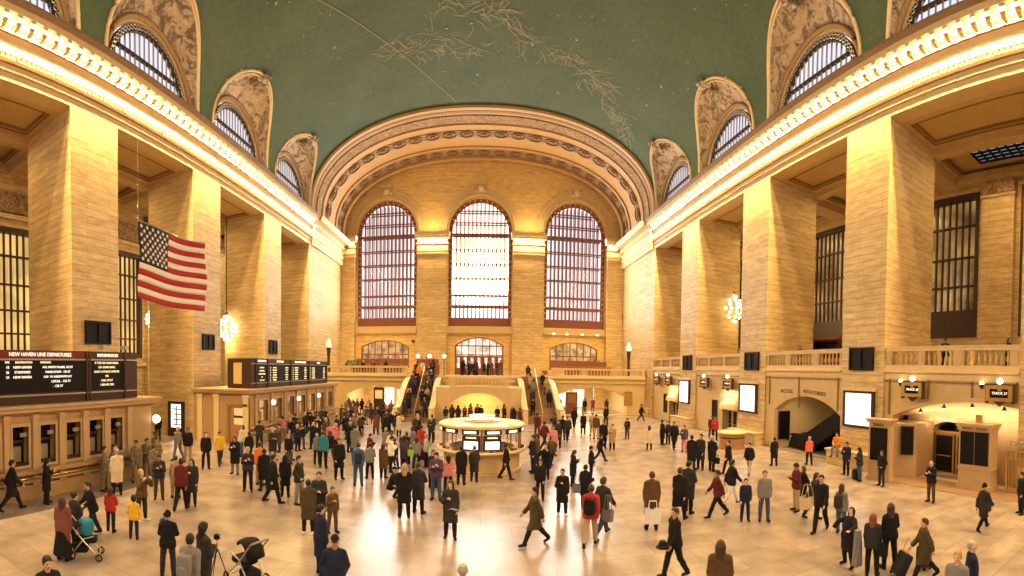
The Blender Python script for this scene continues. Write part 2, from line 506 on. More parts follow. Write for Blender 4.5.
# gallery outer walls with tall grilled windows
GW = {'left': ([(.2, 8.0), (11.0, 18.8), (21.9, 29.7), (32.8, 40.6)], 6.0, 15.3),
      'right': ([(3.5, 11.25), (14.4, 22.1), (25.3, 33.0), (36.2, 44.0)], 8.1, 18.4)}
for side, xb in (('left', -28.2), ('right', 28.2)):
    sg = -1 if side == 'left' else 1
    wins, z0, z1 = GW[side]
    m = MB()
    m.holed([(YB, 0), (YF+1.5, 0), (YF+1.5, ZL+1), (YB, ZL+1)], [[(a, z0), (b, z0), (b, z1), (a, z1)] for a, b in wins], 'x', xb, xb+sg*.7)
    # ledge, architrave and pilasters
    m.box(xb, xb-sg*.35, YB, YF, z0-.75, z0-.35)
    m.box(xb, xb-sg*.25, YB, YF, z1+.55, z1+.85)
    m.box(xb, xb-sg*.55, YB, YF, ZL-.5, ZL+.3)
    struct('wall_gallery_' + side, m, STONE)
    for k, (a, b) in enumerate(wins):
        p = MB(); p.box(xb-sg*.45, xb, b+.35, b+2.75, 0, ZL-.5)
        p.box(xb-sg*.55, xb, b+.25, b+2.85, ZL-1.6, ZL-1.4)
        po = struct('pilaster_' + side, p, STONE)
        cp = MB(); cp.box(xb-sg*.62, xb, b+.3, b+2.8, ZL-1.4, ZL-.5)
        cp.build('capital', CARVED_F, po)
        if side == 'left':
            q = MB(); q.box(xb-sg*.2, xb, a+.3, b-.3, z1+1.0, z1+2.5)
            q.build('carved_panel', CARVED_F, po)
        w = MB()                                   # frame
        w.holed([(a, z0), (b, z0), (b, z1), (a, z1)], [[(a+.3, z0+.35), (b-.3, z0+.35), (b-.3, z1-.4), (a+.3, z1-.4)]], 'x', xb-sg*.06, xb+sg*.4)
        wo = struct('window_%d' % (k+1 + (0 if side == 'left' else 4)), w, BRONZE)
        nb = 13
        bm_ = MB(); bm_.box(xb+sg*.05, xb+sg*.22, -.06, .06, z0+.35, z1-.4)
        me = bm_.mesh('mullion', BRONZE)
        for i in range(1, nb):
            put('mullion', me, wo, (0, a+.3 + (b-a-.6)*i/nb, 0))
        for zz in (.18, .36, .56, .78):
            q = MB(); q.box(xb+sg*.0, xb+sg*.28, a+.3, b-.3, z0+(z1-z0)*zz-.06, z0+(z1-z0)*zz+.06)
            q.build('transom', BRONZE, wo)
        if side == 'right':
            q = MB(); q.box(xb+sg*.02, xb+sg*.2, a+.3, b-.3, z0+.35, z0+2.0); q.build('apron_panel', BRONZE, wo)
        q = MB(); q.box(xb+sg*.45, xb+sg*.5, a+.1, b-.1, z0+.1, z1-.1)
        q.build('pane', PANE_AMBER if side == 'left' else PANE_DIM, wo)
for sg, nm in ((-1, 'left'), (1, 'right')):       # ends of the galleries
    q = MB(); q.box(sg*19.5, sg*28.6, YF, YF+1, 0, ZL+.5); struct('wall_gallery_end_' + nm, q, STONE)

# ------------------------------------------------------------------ vault
NEXP = 2.4
def vpt(u, Y, off=0.):
    """u from -pi/2 (left springing) to pi/2; a flattened basket curve."""
    s, c = math.sin(u), math.cos(u)
    x = CX + (HW-off)*math.copysign(abs(s)**(2/NEXP), s)
    z = ZS + (RISE-off)*abs(c)**(2/NEXP)
    return Vector((x, Y, z))
ALW, UTIP = 4.45, math.radians(60.)
def outline(side, yc, s):
    """edge of a lunette cell on the vault; s from 0 to pi."""
    u = PI/2 - (PI/2 - UTIP)*math.sin(s)**.85
    return u*side, yc + ALW*math.cos(s)*(1-.10*math.sin(s))
def in_lunette(u, Y):
    for yc in LUN:
        d = abs(Y-yc)
        if d >= ALW: continue
        s = math.acos(d/ALW)
        for _ in range(6):
            s = math.acos(min(1, d/ALW/(1-.10*math.sin(s))))
        lim = PI/2 - (PI/2-UTIP)*math.sin(s)**.85
        if abs(u) > lim: return True
    return False
vm = MB(); NU, NY = 150, 250
us = [-PI/2 + PI*i/NU for i in range(NU+1)]
# even spacing along the curve
dens = [vpt(-PI/2 + PI*i/3000, 0) for i in range(3001)]
acc = [0.]
for i in range(3000): acc.append(acc[-1] + (dens[i+1]-dens[i]).length)
us = []; j = 0
for i in range(NU+1):
    t = acc[-1]*i/NU
    while j < 2999 and acc[j+1] < t: j += 1
    us.append(-PI/2 + PI*(j + (t-acc[j])/max(1e-9, acc[j+1]-acc[j]))/3000)
ysv = [YB + (YV-YB)*i/NY for i in range(NY+1)]
vv = [tuple(vpt(u, y)) for y in ysv for u in us]
ff = []
for i in range(NY):
    for k in range(NU):
        if in_lunette((us[k]+us[k+1])/2, (ysv[i]+ysv[i+1])/2): continue
        ff.append((i*(NU+1)+k, i*(NU+1)+k+1, (i+1)*(NU+1)+k+1, (i+1)*(NU+1)+k))
vm.add(vv, ff)
ceiling = struct('ceiling', vm, VAULT, True)

# lunette cells: carved shell from the vault edge down to the window arch, raised rim, lattice border, bars, glass
def lunette(side, yc, idx):
    XWn = (XL if side < 0 else XR) + side*.55
    wz, wh, wa = 22.9, 4.1, 3.85
    root = MB(); NS, NR = 44, 12
    rng = random.Random(int(yc*10) + side)
    vs = []
    for i in range(NS+1):
        s = PI*i/NS
        u, Y = outline(side, yc, s)
        p = vpt(u, Y)
        q = Vector((XWn, yc + (wa+.35)*math.cos(s), wz + (wh+.4)*math.sin(s)))
        for r in range(NR+1):
            t = r/NR
            w = p.lerp(q, t)
            k = math.sin(PI*t)*math.sin(s)
            w.z += .35*k
            if 0 < r < NR and 0 < i < NS:
                w += Vector((-side*rng.uniform(-.10, .12), rng.uniform(-.05, .05), rng.uniform(-.08, .08)))*min(1, 2*k)
            vs.append(tuple(w))
    fs = [(i*(NR+1)+r, i*(NR+1)+r+1, (i+1)*(NR+1)+r+1, (i+1)*(NR+1)+r) for i in range(NS) for r in range(NR)]
    root.add(vs, fs)
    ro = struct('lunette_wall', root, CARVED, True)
    rim = MB(); path = []
    for i in range(61):
        u, Y = outline(side, yc, PI*i/60); path.append(vpt(u, Y, .02))
    rim.tube(path, .11, 10); rim.tube([p + Vector((side*.12, 0, -.22)) for p in path], .06, 8)
    rim.build('rim', STONE_P, ro, True)
    ca = MB(); tip = vpt(*outline(side, yc, PI/2), .0)       # shield and scrolls at the crown
    for dx, dy, dz, r in ((0, 0, 0, .36), (.3, .45, -.1, .24), (.3, -.45, -.1, .24), (-.35, .15, .12, .2), (-.3, -.3, .1, .18), (.75, 0, -.25, .3), (1.1, .4, -.4, .2), (1.1, -.4, -.4, .2)):
        ca.sphere((tip.x + side*dx, tip.y+dy, tip.z-.15+dz), r, 7)
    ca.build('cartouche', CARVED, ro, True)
    fr = MB(); arc = [Vector((XWn, yc + wa*math.cos(PI*i/40), wz + wh*math.sin(PI*i/40))) for i in range(41)]
    fr.tube([p + Vector((-side*.12, 0, 0)) for p in [Vector((XWn, yc + (wa+.3)*math.cos(PI*i/40), wz + (wh+.35)*math.sin(PI*i/40))) for i in range(41)]], .16, 8)
    fr.build('arch_moulding', STONE_D, ro, True)
    w = MB()
    outer = [(yc + wa*math.cos(PI*i/40), wz + wh*math.sin(PI*i/40)) for i in range(41)]
    inner = [(yc + (wa-.5)*math.cos(PI*i/40), wz+.2 + (wh-.6)*math.sin(PI*i/40)) for i in range(41)]
    w.holed(outer, [inner], 'x', XWn+side*.05, XWn+side*.3)
    wo = struct('window_%d' % idx, w, BRONZE)
    lat = MB()                                              # lattice of little circles in the dark border
    for i in range(34):
        s = PI*(i+.5)/34
        c = Vector((XWn-side*.02, yc + (wa-.25)*math.cos(s), wz+.1 + (wh-.3)*math.sin(s)))
        lat.tube([c + Vector((0, .13*math.cos(a), .13*math.sin(a))) for a in [2*PI*k/8 for k in range(8)]], .03, 4, True)
    lat.build('lattice', STEEL, wo)
    bar = MB()
    for i in range(-7, 8):
        d = i*.44
        h = wz+.2 + (wh-.6)*math.sqrt(max(0, 1-(d/(wa-.5))**2))
        bar.box(XWn+side*.1, XWn+side*.2, yc+d-.04, yc+d+.04, wz, h+.1)
    bar.build('glazing_bars', STEEL, wo)
    tr = MB(); tr.box(XWn+side*.06, XWn+side*.26, yc-2.85, yc+2.85, wz+1.85, wz+2.02); tr.build('transom', BRONZE, wo)
    g = MB(); g.add([(XWn+side*.3, y, z) for y, z in [(yc-wa, wz-.4), (yc+wa, wz-.4)] + outer], [tuple(range(43))])
    g.build('pane', GLASS, wo)
n = 9
for side in (-1, 1):
    for yc in LUN:
        lunette(side, yc, n); n += 1
for side, XW in ((-1, XL), (1, XR)):                         # attic wall between the windows, behind the vault edge
    m = MB(); x = XW + side*.56
    holes = [[(yc + 3.9*math.cos(PI*i/30), 22.9 + 4.2*math.sin(PI*i/30)) for i in range(31)] for yc in LUN]
    m.holed([(YB, 22.6), (YV+.4, 22.6), (YV+.4, 28.3), (YB, 28.3)], holes, 'x', x, x+side*.4)
    struct('wall_attic_' + ('left' if side < 0 else 'right'), m, STONE_P)

# gilded drawing on the vault: loose strokes in three drifts, stars and two long sweeping lines
def ribbon(m, pts, w):
    vs = []; fs = []
    P3 = [vpt(u, Y, .05) for u, Y in pts]
    for i, p in enumerate(P3):
        t = (P3[min(i+1, len(P3)-1)] - P3[max(i-1, 0)])
        if t.length < 1e-6: t = Vector((0, 1, 0))
        u, Y = pts[i]
        nrm = (vpt(u+.01, Y, .05)-vpt(u-.01, Y, .05)).cross(Vector((0, 1, 0))).normalized()
        sd = t.normalized().cross(nrm)*w*.5*(1 if 0 < i < len(P3)-1 else .2)
        vs += [tuple(p+sd), tuple(p-sd)]
    for i in range(len(P3)-1): fs.append((2*i, 2*i+1, 2*i+3, 2*i+2))
    m.add(vs, fs)
def u_of_x(x):
    s = (abs(x-CX)/HW)**(NEXP/2)
    return math.copysign(math.asin(min(1, s)), x-CX)
rg = random.Random(21)
def drift(cx, cy, ax, ay, ang, count):
    """one drift of curling strokes around (x, y) on the plan."""
    m = MB()
    for _ in range(count):
        a = rg.uniform(0, 2*PI); r = math.sqrt(rg.random())
        lx, ly = ax*r*math.cos(a), ay*r*math.sin(a)
        x = cx + lx*math.cos(ang) - ly*math.sin(ang); y = cy + lx*math.sin(ang) + ly*math.cos(ang)
        d = ang + rg.gauss(0, .7); k = rg.gauss(0, .9); L = rg.uniform(.6, 2.6); st = 7
        pts = []
        for i in range(st):
            pts.append((u_of_x(max(-18, min(18, x))), min(YV-.4, y)))
            x += math.cos(d)*L/st; y += math.sin(d)*L/st; d += k/st
        ribbon(m, pts, rg.uniform(.02, .06))
    return m
for args in ((-5.6, 38.9, 5.4, 1.5, .10, 80), (-1.5, 35.2, 4.2, 1.2, .08, 60), (2.6, 37.3, 2.2, .7, 1.1, 26), (8.2, 40.2, 3.8, 1.6, .35, 80), (13.0, 44.4, 2.8, 1.2, .75, 45)):
    o = drift(*args).build('gilded_strokes', GOLDP, ceiling)
m = MB()
ribbon(m, [(u_of_x(-12.6+i*.30), 29.5+ i*.56) for i in range(33)], .06)
ribbon(m, [(u_of_x(-16+i*.8), 12+ 8*math.sin(i*.11)) for i in range(41)], .06)
m.build('gilded_line', GOLDP, ceiling)
m = MB()
for _ in range(170):
    x, y, r = rg.uniform(-17, 17), rg.uniform(8, 46), rg.choice([.05, .06, .07, .12])
    c = vpt(u_of_x(x), y, .06); n3 = (Vector((CX, y, 12)) - c).normalized()
    a = n3.orthogonal().normalized(); b = n3.cross(a)
    m.add([tuple(c + (a*math.cos(k*PI/4) + b*math.sin(k*PI/4))*r) for k in range(8)], [tuple(range(8))])
so = m.build('gilded_stars', GOLDP, ceiling); so['kind'] = 'stuff'

# ------------------------------------------------------------------ far end: stone arch ring and west wall
def vring(off0, off1, y0, y1, n=72):
    """shell between two offsets of the vault curve."""
    m = MB(); vs = []
    for i in range(n+1):
        u = -PI/2 + PI*i/n
        for off, y in ((off0, y0), (off1, y0), (off1, y1), (off0, y1)):
            vs.append(tuple(vpt(u, y, off)))
    fs = []
    for i in range(n):
        for k in range(4):
            fs.append((i*4+k, i*4+(k+1) % 4, i*4+4+(k+1) % 4, i*4+4+k))
    m.add(vs, fs); return m
arch = vring(.10, -.9, YV, YF+.6)
a_o = struct('arch_ring_wall', arch, STONE_O, True)
vring(.34, .05, YV-.25, YV+.25).build('outer_moulding', STONE_O, a_o, True)
vring(.26, .05, YV+.5, YV+.9).build('bead_moulding', STONE_D, a_o, True)
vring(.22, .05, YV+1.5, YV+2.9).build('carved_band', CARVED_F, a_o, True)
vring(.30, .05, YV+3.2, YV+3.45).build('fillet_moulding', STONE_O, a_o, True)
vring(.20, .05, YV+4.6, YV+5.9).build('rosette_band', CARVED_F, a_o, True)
vring(.30, .05, YF-3.2, YF-2.9).build('fillet_moulding', STONE_O, a_o, True)
vring(.20, .05, YF-2.7, YF-1.0).build('coffer_band', STONE_D, a_o, True)
vring(.55, .05, YF-.9, YF-.2).build('inner_moulding', STONE_O, a_o, True)
rs = MB()                                                     # oval rosette, facing down
rs.lathe([(.52, 0), (.58, -.14), (.50, -.18), (.44, .0), (.24, .02), (.2, -.16), (.01, -.2)], (0, 0, 0), 16)
rsm = rs.mesh('rosette', STONE_B, True)
n = 23
for i in range(n):
    t = acc[-1]*(i+.8)/(n+.6)
    j = min(range(len(acc)), key=lambda q: abs(acc[q]-t)); u = -PI/2 + PI*j/3000
    c = vpt(u, YV+5.25, .2); tn = (vpt(u+.01, 0)-vpt(u-.01, 0)).normalized()
    nrm = Vector((-tn.z, 0, tn.x));  nrm = nrm if nrm.z > 0 else -nrm
    o = bpy.data.objects.new('rosette', rsm)
    o.matrix_world = Matrix(((tn.x*1.5, 0, nrm.x, c.x), (0, 1.1, 0, c.y), (tn.z*1.5, 0, nrm.z, c.z), (0, 0, 0, 1)))
    link(o); o.parent = a_o
    c = vpt(u, YF-1.85, .2)
    o = bpy.data.objects.new('boss', rsm); o.matrix_world = Matrix(((tn.x*1.3, 0, nrm.x, c.x), (0, .9, 0, c.y), (tn.z*1.3, 0, nrm.z, c.z), (0, 0, 0, 1)))
    link(o); o.parent = a_o

WIN = [(-13.15, 4.12), (-.5, 4.2), (12.3, 4.2)]               # centre, half width
Z0W, ZSW, RW = 10.85, 23.55, 4.35
def end_wall(name, Y, sg, grid):
    """wall with three tall arched windows; sg = +1 when its outside is towards +Y."""
    top = [tuple((vpt(-PI/2 + PI*i/60, 0, -.3)[k] for k in (0, 2))) for i in range(60, -1, -1)]
    outer = [(XL-.2, 0), (XR+.2, 0), (XR+.2, ZS)] + top + [(XL-.2, ZS)]
    low = []
    if grid:
        low = [seg_loop(-13.3, 3.35, 5.2, 8.05, .95), seg_loop(-.5, 3.25, 4.4, 8.3, 1.1), seg_loop(12.3, 3.35, 5.2, 8.05, .95)]
        low += [seg_loop(-11.0, 4.0, .03, 2.9, .7), seg_loop(11.5, 4.0, .03, 2.9, .7)]
    m = MB()
    m.holed(outer, [arch_loop(c, h, Z0W, ZSW, RW) for c, h in WIN] + low, 'y', Y+sg*.5, Y+sg*1.5)
    return struct(name, m, STONE_FAR)
wf = end_wall('wall_back', YF, 1, True)
end_wall('wall_front', YB, -1, False)
# pilasters with lamp-lit capitals between the windows
pil = [(-19.44, -17.5), (-8.85, -4.85), (3.85, 7.95), (16.65, 19.0)]
for a, b in pil:
    m = MB(); m.box(a, b, YF-.1, YF+.55, 4.4, 23.0)
    po = struct('pilaster', m, STONE)
    c = MB()
    c.box(a-.1, b+.1, YF-.28, YF+.5, 20.35, 20.6); c.box(a-.05, b+.05, YF-.2, YF+.5, 20.75, 21.55)
    c.box(a-.25, b+.25, YF-.55, YF+.5, 22.35, 22.7); c.box(a-.32, b+.32, YF-.68, YF+.5, 22.7, 23.15)
    c.build('capital', STONE_L, po)
    c = MB(); c.box(a-.16, b+.16, YF-.36, YF+.5, 21.6, 21.8); c.box(a-.12, b+.12, YF-.3, YF+.5, 20.6, 20.74); c.build('capital_moulding', STONE_D, po)
    k = max(2, int((b-a)/.72))
    for i in range(k):
        s = MB(); s.sphere((a + (b-a)*(i+.5)/k, YF-.45, 22.08), .24, 8); s.build('bulb', BULB, po, True)
# architraves round the windows, keystones, sills
for i, (c, h) in enumerate(WIN):
    m = MB(); path = []
    def fr(x, z, ux, uz): path.append((Vector((x, YF+.5, z)), Vector((ux, 0, uz)), Vector((0, -1, 0))))
    for k in range(25):
        a = PI*k/24; fr(c + h*math.cos(a), ZSW + RW*math.sin(a), math.cos(a), math.sin(a))
    m.ring_sweep(path, [(0, -.6), (0, .1), (.25, .16), (.3, .3), (.75, .22), (.8, .12), (1.25, .16), (1.3, 0)])
    ao = struct('trim_%d' % (4+i), m, STONE_P, True)
    k = MB(); k.box(c-.45, c+.45, YF-.1, YF+.5, ZSW+RW+.55, ZSW+RW+1.7); k.box(c-.75, c+.75, YF-.2, YF+.5, ZSW+RW+1.55, ZSW+RW+1.85)
    k.sphere((c, YF-.05, ZSW+RW+1.0), .42, 8); k.sphere((c-.6, YF+.2, ZSW+RW+.8), .25, 7); k.sphere((c+.6, YF+.2, ZSW+RW+.8), .25, 7)
    k.build('keystone', STONE_P, ao, True)
    s = MB(); s.box(c-h-.1, c+h+.1, YF-.15, YF+.6, Z0W-.95, Z0W-.65); s.box(c-h-.1, c+h+.1, YF+.1, YF+.6, Z0W-.65, Z0W)
    s.build('sill', STONE_P, ao)
    # window: red-bronze frame, double grid, glass
    w = MB(); Yw = YF+1.0
    w.holed(arch_loop(c, h, Z0W, ZSW, RW, 24), [arch_loop(c, h-.42, Z0W+1.05, ZSW, RW-.42, 24)], 'y', Yw, Yw+.35)
    wo = struct('window_%d' % (21+i), w, RUST)
    st = MB()                                                # studs on the border
    for z in np.arange(Z0W+1.3, ZSW, .75):
        for sx in (-1, 1): st.sphere((c+sx*(h-.2), Yw-.03, z), .13, 5)
    for k in range(1, 16):
        a = PI*k/16; st.sphere((c+(h-.2)*math.cos(a), Yw-.03, ZSW+(RW-.2)*math.sin(a)), .13, 5)
    st.build('studs', STONE_P, wo, True)
    nb = 14
    for lay, wd, mat, nn in ((.05, .17, RUST, nb), (.95, .12, STEEL, nb)):
        for q in range(1, nn):
            d = -h+.42 + (2*h-.84)*q/nn
            top = ZSW + (RW-.42)*math.sqrt(max(0, 1-(d/(h-.42))**2))
            b = MB(); b.box(c+d-wd/2, c+d+wd/2, Yw+lay, Yw+lay+.1, Z0W+1.0, top)
            b.build('mullion' if lay < .5 else 'outer_mullion', mat, wo)
        zz = [12.0, 13.6, 15.1, 17.4, 19.3, 21.2, 23.2, 24.75, 26.3]
        for q, z in enumerate(zz):
            hh = h-.42 if z < ZSW else (h-.42)*math.sqrt(max(0, 1-((z-ZSW)/(RW-.42))**2))
            tk = .15 if q in (1, 6) else .07
            b = MB(); b.box(c-hh, c+hh, Yw+lay-.02, Yw+lay+.13, z-tk, z+tk)
            b.build('transom' if lay < .5 else 'outer_transom', RUST, wo)
    g = MB(); l = arch_loop(c, h-.2, Z0W+.5, ZSW, RW-.2, 24)
    g.add([(x, Yw+.2, z) for x, z in l], [tuple(range(len(l)))]); g.build('pane', GLASS, wo)
    # rear windows of the hall
    g2 = MB(); l = arch_loop(c, h, Z0W, ZSW, RW, 24); g2.add([(x, YB-1.0, z) for x, z in l], [tuple(range(len(l)))])
    g2.holed(l, [arch_loop(c, h-.4, Z0W+.4, ZSW, RW-.4, 24)], 'y', YB-.7, YB-.9)
    struct('window_%d' % (24+i), g2, GLASS)
# string course under the windows
m = MB(); m.box(XL, XR, YF+.2, YF+.6, 9.7, 9.9); struct('trim_7', m, STONE_P)
# ------------------------------------------------------------------ balustrades
bal = MB(); bal.lathe([(.075, 0), (.075, .06), (.045, .09), (.05, .13), (.088, .24), (.092, .32), (.06, .48), (.045, .58), (.06, .62), (.07, .66), (.07, .72)], (0, 0, 0), 10)
BAL = bal.mesh('baluster', STONE_P, True)
def balustrade(label, axis, c, a, b, z, groups, group=None, h=1.18, k=.30, sc=1.0):
    """runs along axis from a to b at the fixed coordinate c; groups: baluster stretches."""
    root = empty('balustrade', ((c, (a+b)/2, z) if axis == 'y' else ((a+b)/2, c, z)))
    tag(root, label, 'balustrade', group)
    M = (a+b)/2
    def bx(m, p, q, w, z0, z1):
        m.box(-w, w, p-M, q-M, z0, z1) if axis == 'y' else m.box(p-M, q-M, -w, w, z0, z1)
    m = MB(); bx(m, a, b, .24, h-.24, h-.06); bx(m, a, b, .29, h-.06, h); m.build('handrail', STONE_L, root)
    m = MB(); bx(m, a, b, .24, 0, .2); bx(m, a, b, .29, 0, .08); m.build('base_rail', STONE_L, root)
    prev = a
    for p, q in list(groups) + [(b, b)]:
        if p - prev > .05:
            m = MB(); bx(m, prev, p, .2, .2, h-.24); bx(m, prev+.12, p-.12, .23, .3, h-.34); m.build('pedestal', STONE_P, root)
        n = max(1, int((q-p)/k))
        for i in range(n if q > p else 0):
            t = p + (q-p)*(i+.5)/n - M
            o = put('baluster', BAL, root, (0, t, .2) if axis == 'y' else (t, 0, .2))
            o.scale = (sc, sc, (h-.44)/.72)
        prev = q
    return root

# right-hand balcony: slab, fascia, bay walls
RB = [(7.45, 15.25), (18.45, 26.05), (29.45, 36.95), (40.4, 47.6)]
m = MB(); m.box(XR+.45, 28.4, -4, YF, 5.02, 5.50); struct('floor_balcony_right', m, STONE_P)
for i, (a, b) in enumerate(RB + [(-3.2, 4.15)]):
    m = MB(); m.box(XR+.02, XR+.5, a, b, 5.42, 5.55); m.box(XR-.12, XR+.5, a, b, 5.36, 5.45); m.box(XR+.06, XR+.48, a, b, 5.0, 5.37)
    struct('trim_%d' % (10+i), m, STONE_L)
balustrade('stone balustrade above the vestibule with the two framed track signs', 'y', XR+.3, 7.45, 15.25, 5.55, [(8.0, 10.4), (11.0, 12.7), (13.1, 14.8)])
balustrade('stone balustrade above the escalator archway', 'y', XR+.3, 18.45, 26.05, 5.55, [(18.7, 20.6), (21.2, 23.4), (23.9, 25.8)])
balustrade('stone balustrade in the third bay between the two smaller lightboxes', 'y', XR+.3, 29.45, 36.95, 5.55, [(29.7, 31.8), (32.2, 34.4), (34.8, 36.7)])
balustrade('stone balustrade in the last right bay beside the far corner', 'y', XR+.3, 40.4, 47.6, 5.55, [(40.7, 42.7), (43.2, 45.2), (45.6, 47.3)])

# bay walls of the right side
def bay_wall(a, b, loop, x=XR+.12, th=.6, name='wall_bay_right'):
    m = MB(); m.holed([(a, 0.0), (b, 0.0), (b, 5.05), (a, 5.05)], [loop] if loop else [], 'x', x, x+th)
    return struct(name, m, STONE_P)
# vestibule bay: wide segmental arch
w = bay_wall(2.0, 15.25, seg_loop(9.8, 4.85, .03, 3.05, .95))
m = MB()
for y in (14.9, 12.4, 9.9, 7.6): m.box(XR+.04, XR+.2, y-.05, y+.05, 3.1 if y > 14 else 4.05, 5.0)
m.box(XR+.04, XR+.2, 4.5, 15.2, 4.86, 4.94)
m.build('panel_bead', STONE_D, w)
m = MB(); l = seg_loop(9.8, 4.85, .03, 3.05, .95); l2 = seg_loop(9.8, 5.15, .03, 3.05, 1.15)
pts = list(zip(l[2:], l2[2:]))
for (p, q), (p2, q2) in zip(pts[:-1], pts[1:]):
    m.add([(XR+.03, *p), (XR+.03, *q), (XR+.03, *q2), (XR+.03, *p2), (XR+.14, *p), (XR+.14, *q), (XR+.14, *q2), (XR+.14, *p2)], [(0,1,2,3), (4,5,6,7), (0,3,7,4), (1,2,6,5)])
m.build('arch_moulding', STONE_P, w)
# coved vestibule shell, rising to the arch, with two low door arches
m = MB(); xb = XR+1.6
NA = 14
front = seg_loop(9.8, 4.85, .03, 3.05, .95)[2:]
rows = []
for t in range(9):
    s = t/8
    x = XR+.5 + (xb-XR-.5)*math.sin(s*PI/2)
    rows.append([(x, p[0], p[1]*(1-s) + (2.95)*s + .0) for p in front])
vs = [q for r in rows for q in r]; W = len(front)
m.add(vs, [(i*W+k, i*W+k+1, (i+1)*W+k+1, (i+1)*W+k) for i in range(8) for k in range(W-1)])
struct('ceiling_vestibule', m, STONE_L, True)
m = MB()
m.holed([(4.9, 0), (14.7, 0), (14.7, 3.1), (4.9, 3.1)], [seg_loop(12.0, 1.15, .03, 2.4, .42), seg_loop(6.7, 1.15, .03, 2.3, .35)], 'x', xb-.02, xb+.9)
struct('wall_vestibule', m, STONE_C2)
# splayed side wall with the tall dark panel
m = MB(); m.extrude([(17.95, 14.45), (19.0, 12.95), (20.55, 12.95), (20.55, 15.1), (19.0, 15.2)], 'z', 0, 2.75)
struct('wall_splay_right', m, STONE_C2)
def wall_panel(label, c, y0, y1, z0, z1, ang=0, w=None, name='notice_board', mat=None):
    """framed dark board facing -X (turned by ang)."""
    L = y1-y0
    r = empty(name, (c, (y0+y1)/2, z0), ang); tag(r, label, 'board')
    m = MB(); m.holed([(-L/2, 0), (L/2, 0), (L/2, z1-z0), (-L/2, z1-z0)], [[(-L/2+.05, .05), (L/2-.05, .05), (L/2-.05, z1-z0-.05), (-L/2+.05, z1-z0-.05)]], 'x', -.07, .02)
    m.build('panel_frame', DARK, r)
    m = MB(); m.box(-.03, .0, -L/2+.04, L/2-.04, .04, z1-z0-.04); m.build('face_panel', mat or BLACK, r)
    return r
wall_panel('narrow tall black panel on the splayed wall beside the vestibule door', 18.67, 13.0, 13.68, 1.15, 2.62, math.radians(35))
# doors of the vestibule
def door_leaf(idx, y0, y1, h, x):
    m = MB(); m.holed([(y0, .03), (y1, .03), (y1, h), (y0, h)], [[(y0+.1, .12), (y1-.1, .12), (y1-.1, h-.1), (y0+.1, h-.1)]], 'x', x-.06, x+.06)
    d = struct('door_%d' % idx, m, BRASS)
    q = MB(); q.box(x-.02, x+.02, y0+.08, y1-.08, .1, h-.08); q.build('leaf', BLACK, d)
    q = MB(); q.box(x-.1, x-.06, y0+.2, y1-.2, .95, 1.0); q.build('push_bar', BRASS, d)
    return d
door_leaf(1, 11.75, 13.0, 2.15, xb+.2); door_leaf(2, 11.0, 11.65, 2.15, xb+.2)
m = MB(); m.box(xb+.1, xb+.4, 10.86, 13.14, 2.15, 2.3); struct('trim_20', m, BRASS)
m = MB(); m.lathe([(.30, 0), (.34, .02), (.34, .10), (.30, .12)], (0, 0, 0), 20); m.lathe([(.01, .05), (.30, .05)], (0, 0, 0), 20)
o = m.build('round_vent', BLACK, None, True, (xb+.1, 11.4, 2.52)); o.rotation_euler = (0, PI/2, 0)
tag(o, 'round black vent above the vestibule door', 'vent')
# bronze gate in the second door arch
g = empty('gate', (18.86, 6.85, 0)); tag(g, 'barred bronze gate closing the vestibule archway beside the double screen', 'gate')
m = MB(); m.holed([(-1.1, .03), (1.1, .03), (1.1, 1.95), (-1.1, 1.95)], [[(-1.0, .15), (1.0, .15), (1.0, 1.83), (-1.0, 1.83)]], 'x', -.05, .05); m.build('gate_frame', BRASS, g)
for i in range(11):
    m = MB(); m.box(-.03, .03, -.94 + i*.188-.02, -.94+i*.188+.02, .15, 1.83); m.build('gate_bar', BRASS, g)
m = MB()
for i in range(9):
    y = -1.0+i*.25
    m.tube([(0, y+.12*math.cos(k*PI/4), 2.22+.12*math.sin(k*PI/4)) for k in range(8)], .02, 5, True)
m.box(-.03, .03, -1.1, 1.1, 2.02, 2.07); m.build('gate_tracery', STEEL, g)
m = MB(); m.box(-.04, .04, -1.0, 1.0, 1.5, 1.58); m.build('gate_rail', BRASS, g)
# double screen kiosk in the middle of the vestibule
k = empty('timetable_board', (18.35, 9.3, 0)); tag(k, 'freestanding yellow stone board with two tall black screens in the vestibule', 'information board')
m = MB(); m.box(-.05, .75, -.82, .82, 0, 2.75); m.box(-.13, .75, -.87, .87, 0, .25); m.box(-.1, .75, -.87, .87, .95, 1.02); m.build('board_body', STONE_C2, k)
m = MB(); m.box(-.16, .85, -.94, .94, 2.92, 3.06); m.box(-.12, .8, -.87, .87, 2.75, 2.92); m.build('board_cornice', STONE_C2, k)
for y in (-.37, .37):
    m = MB(); m.box(-.1, -.04, y-.34, y+.34, 1.18, 2.68); m.build('screen', BLACK, k)
text('TRACKS', .15, TXT_DARK, (18.215, 9.67, 2.835), -PI/2, k); text('TRACKS', .15, TXT_DARK, (18.215, 8.93, 2.835), -PI/2, k)
m = MB(); m.box(18.6, 18.75, 9.12, 9.42, 3.05, 3.45); m.box(18.58, 18.77, 9.07, 9.47, 3.0, 3.06)
o = m.build('wall_plaque', BRASS); tag(o, 'small brass plaque above the double screen board', 'plaque')
o = put('bracket', bpy.data.meshes.new('x')); bpy.data.objects.remove(o)
# vestibule lettering
text('28 TRACKS 27', .27, TXT_GREY, (xb-.72, 12.0, 2.98), -PI/2, w, 'carved_lettering')
text('26 TRACKS 25', .27, TXT_GREY, (xb-.72, 7.0, 2.98), -PI/2, w, 'carved_lettering')
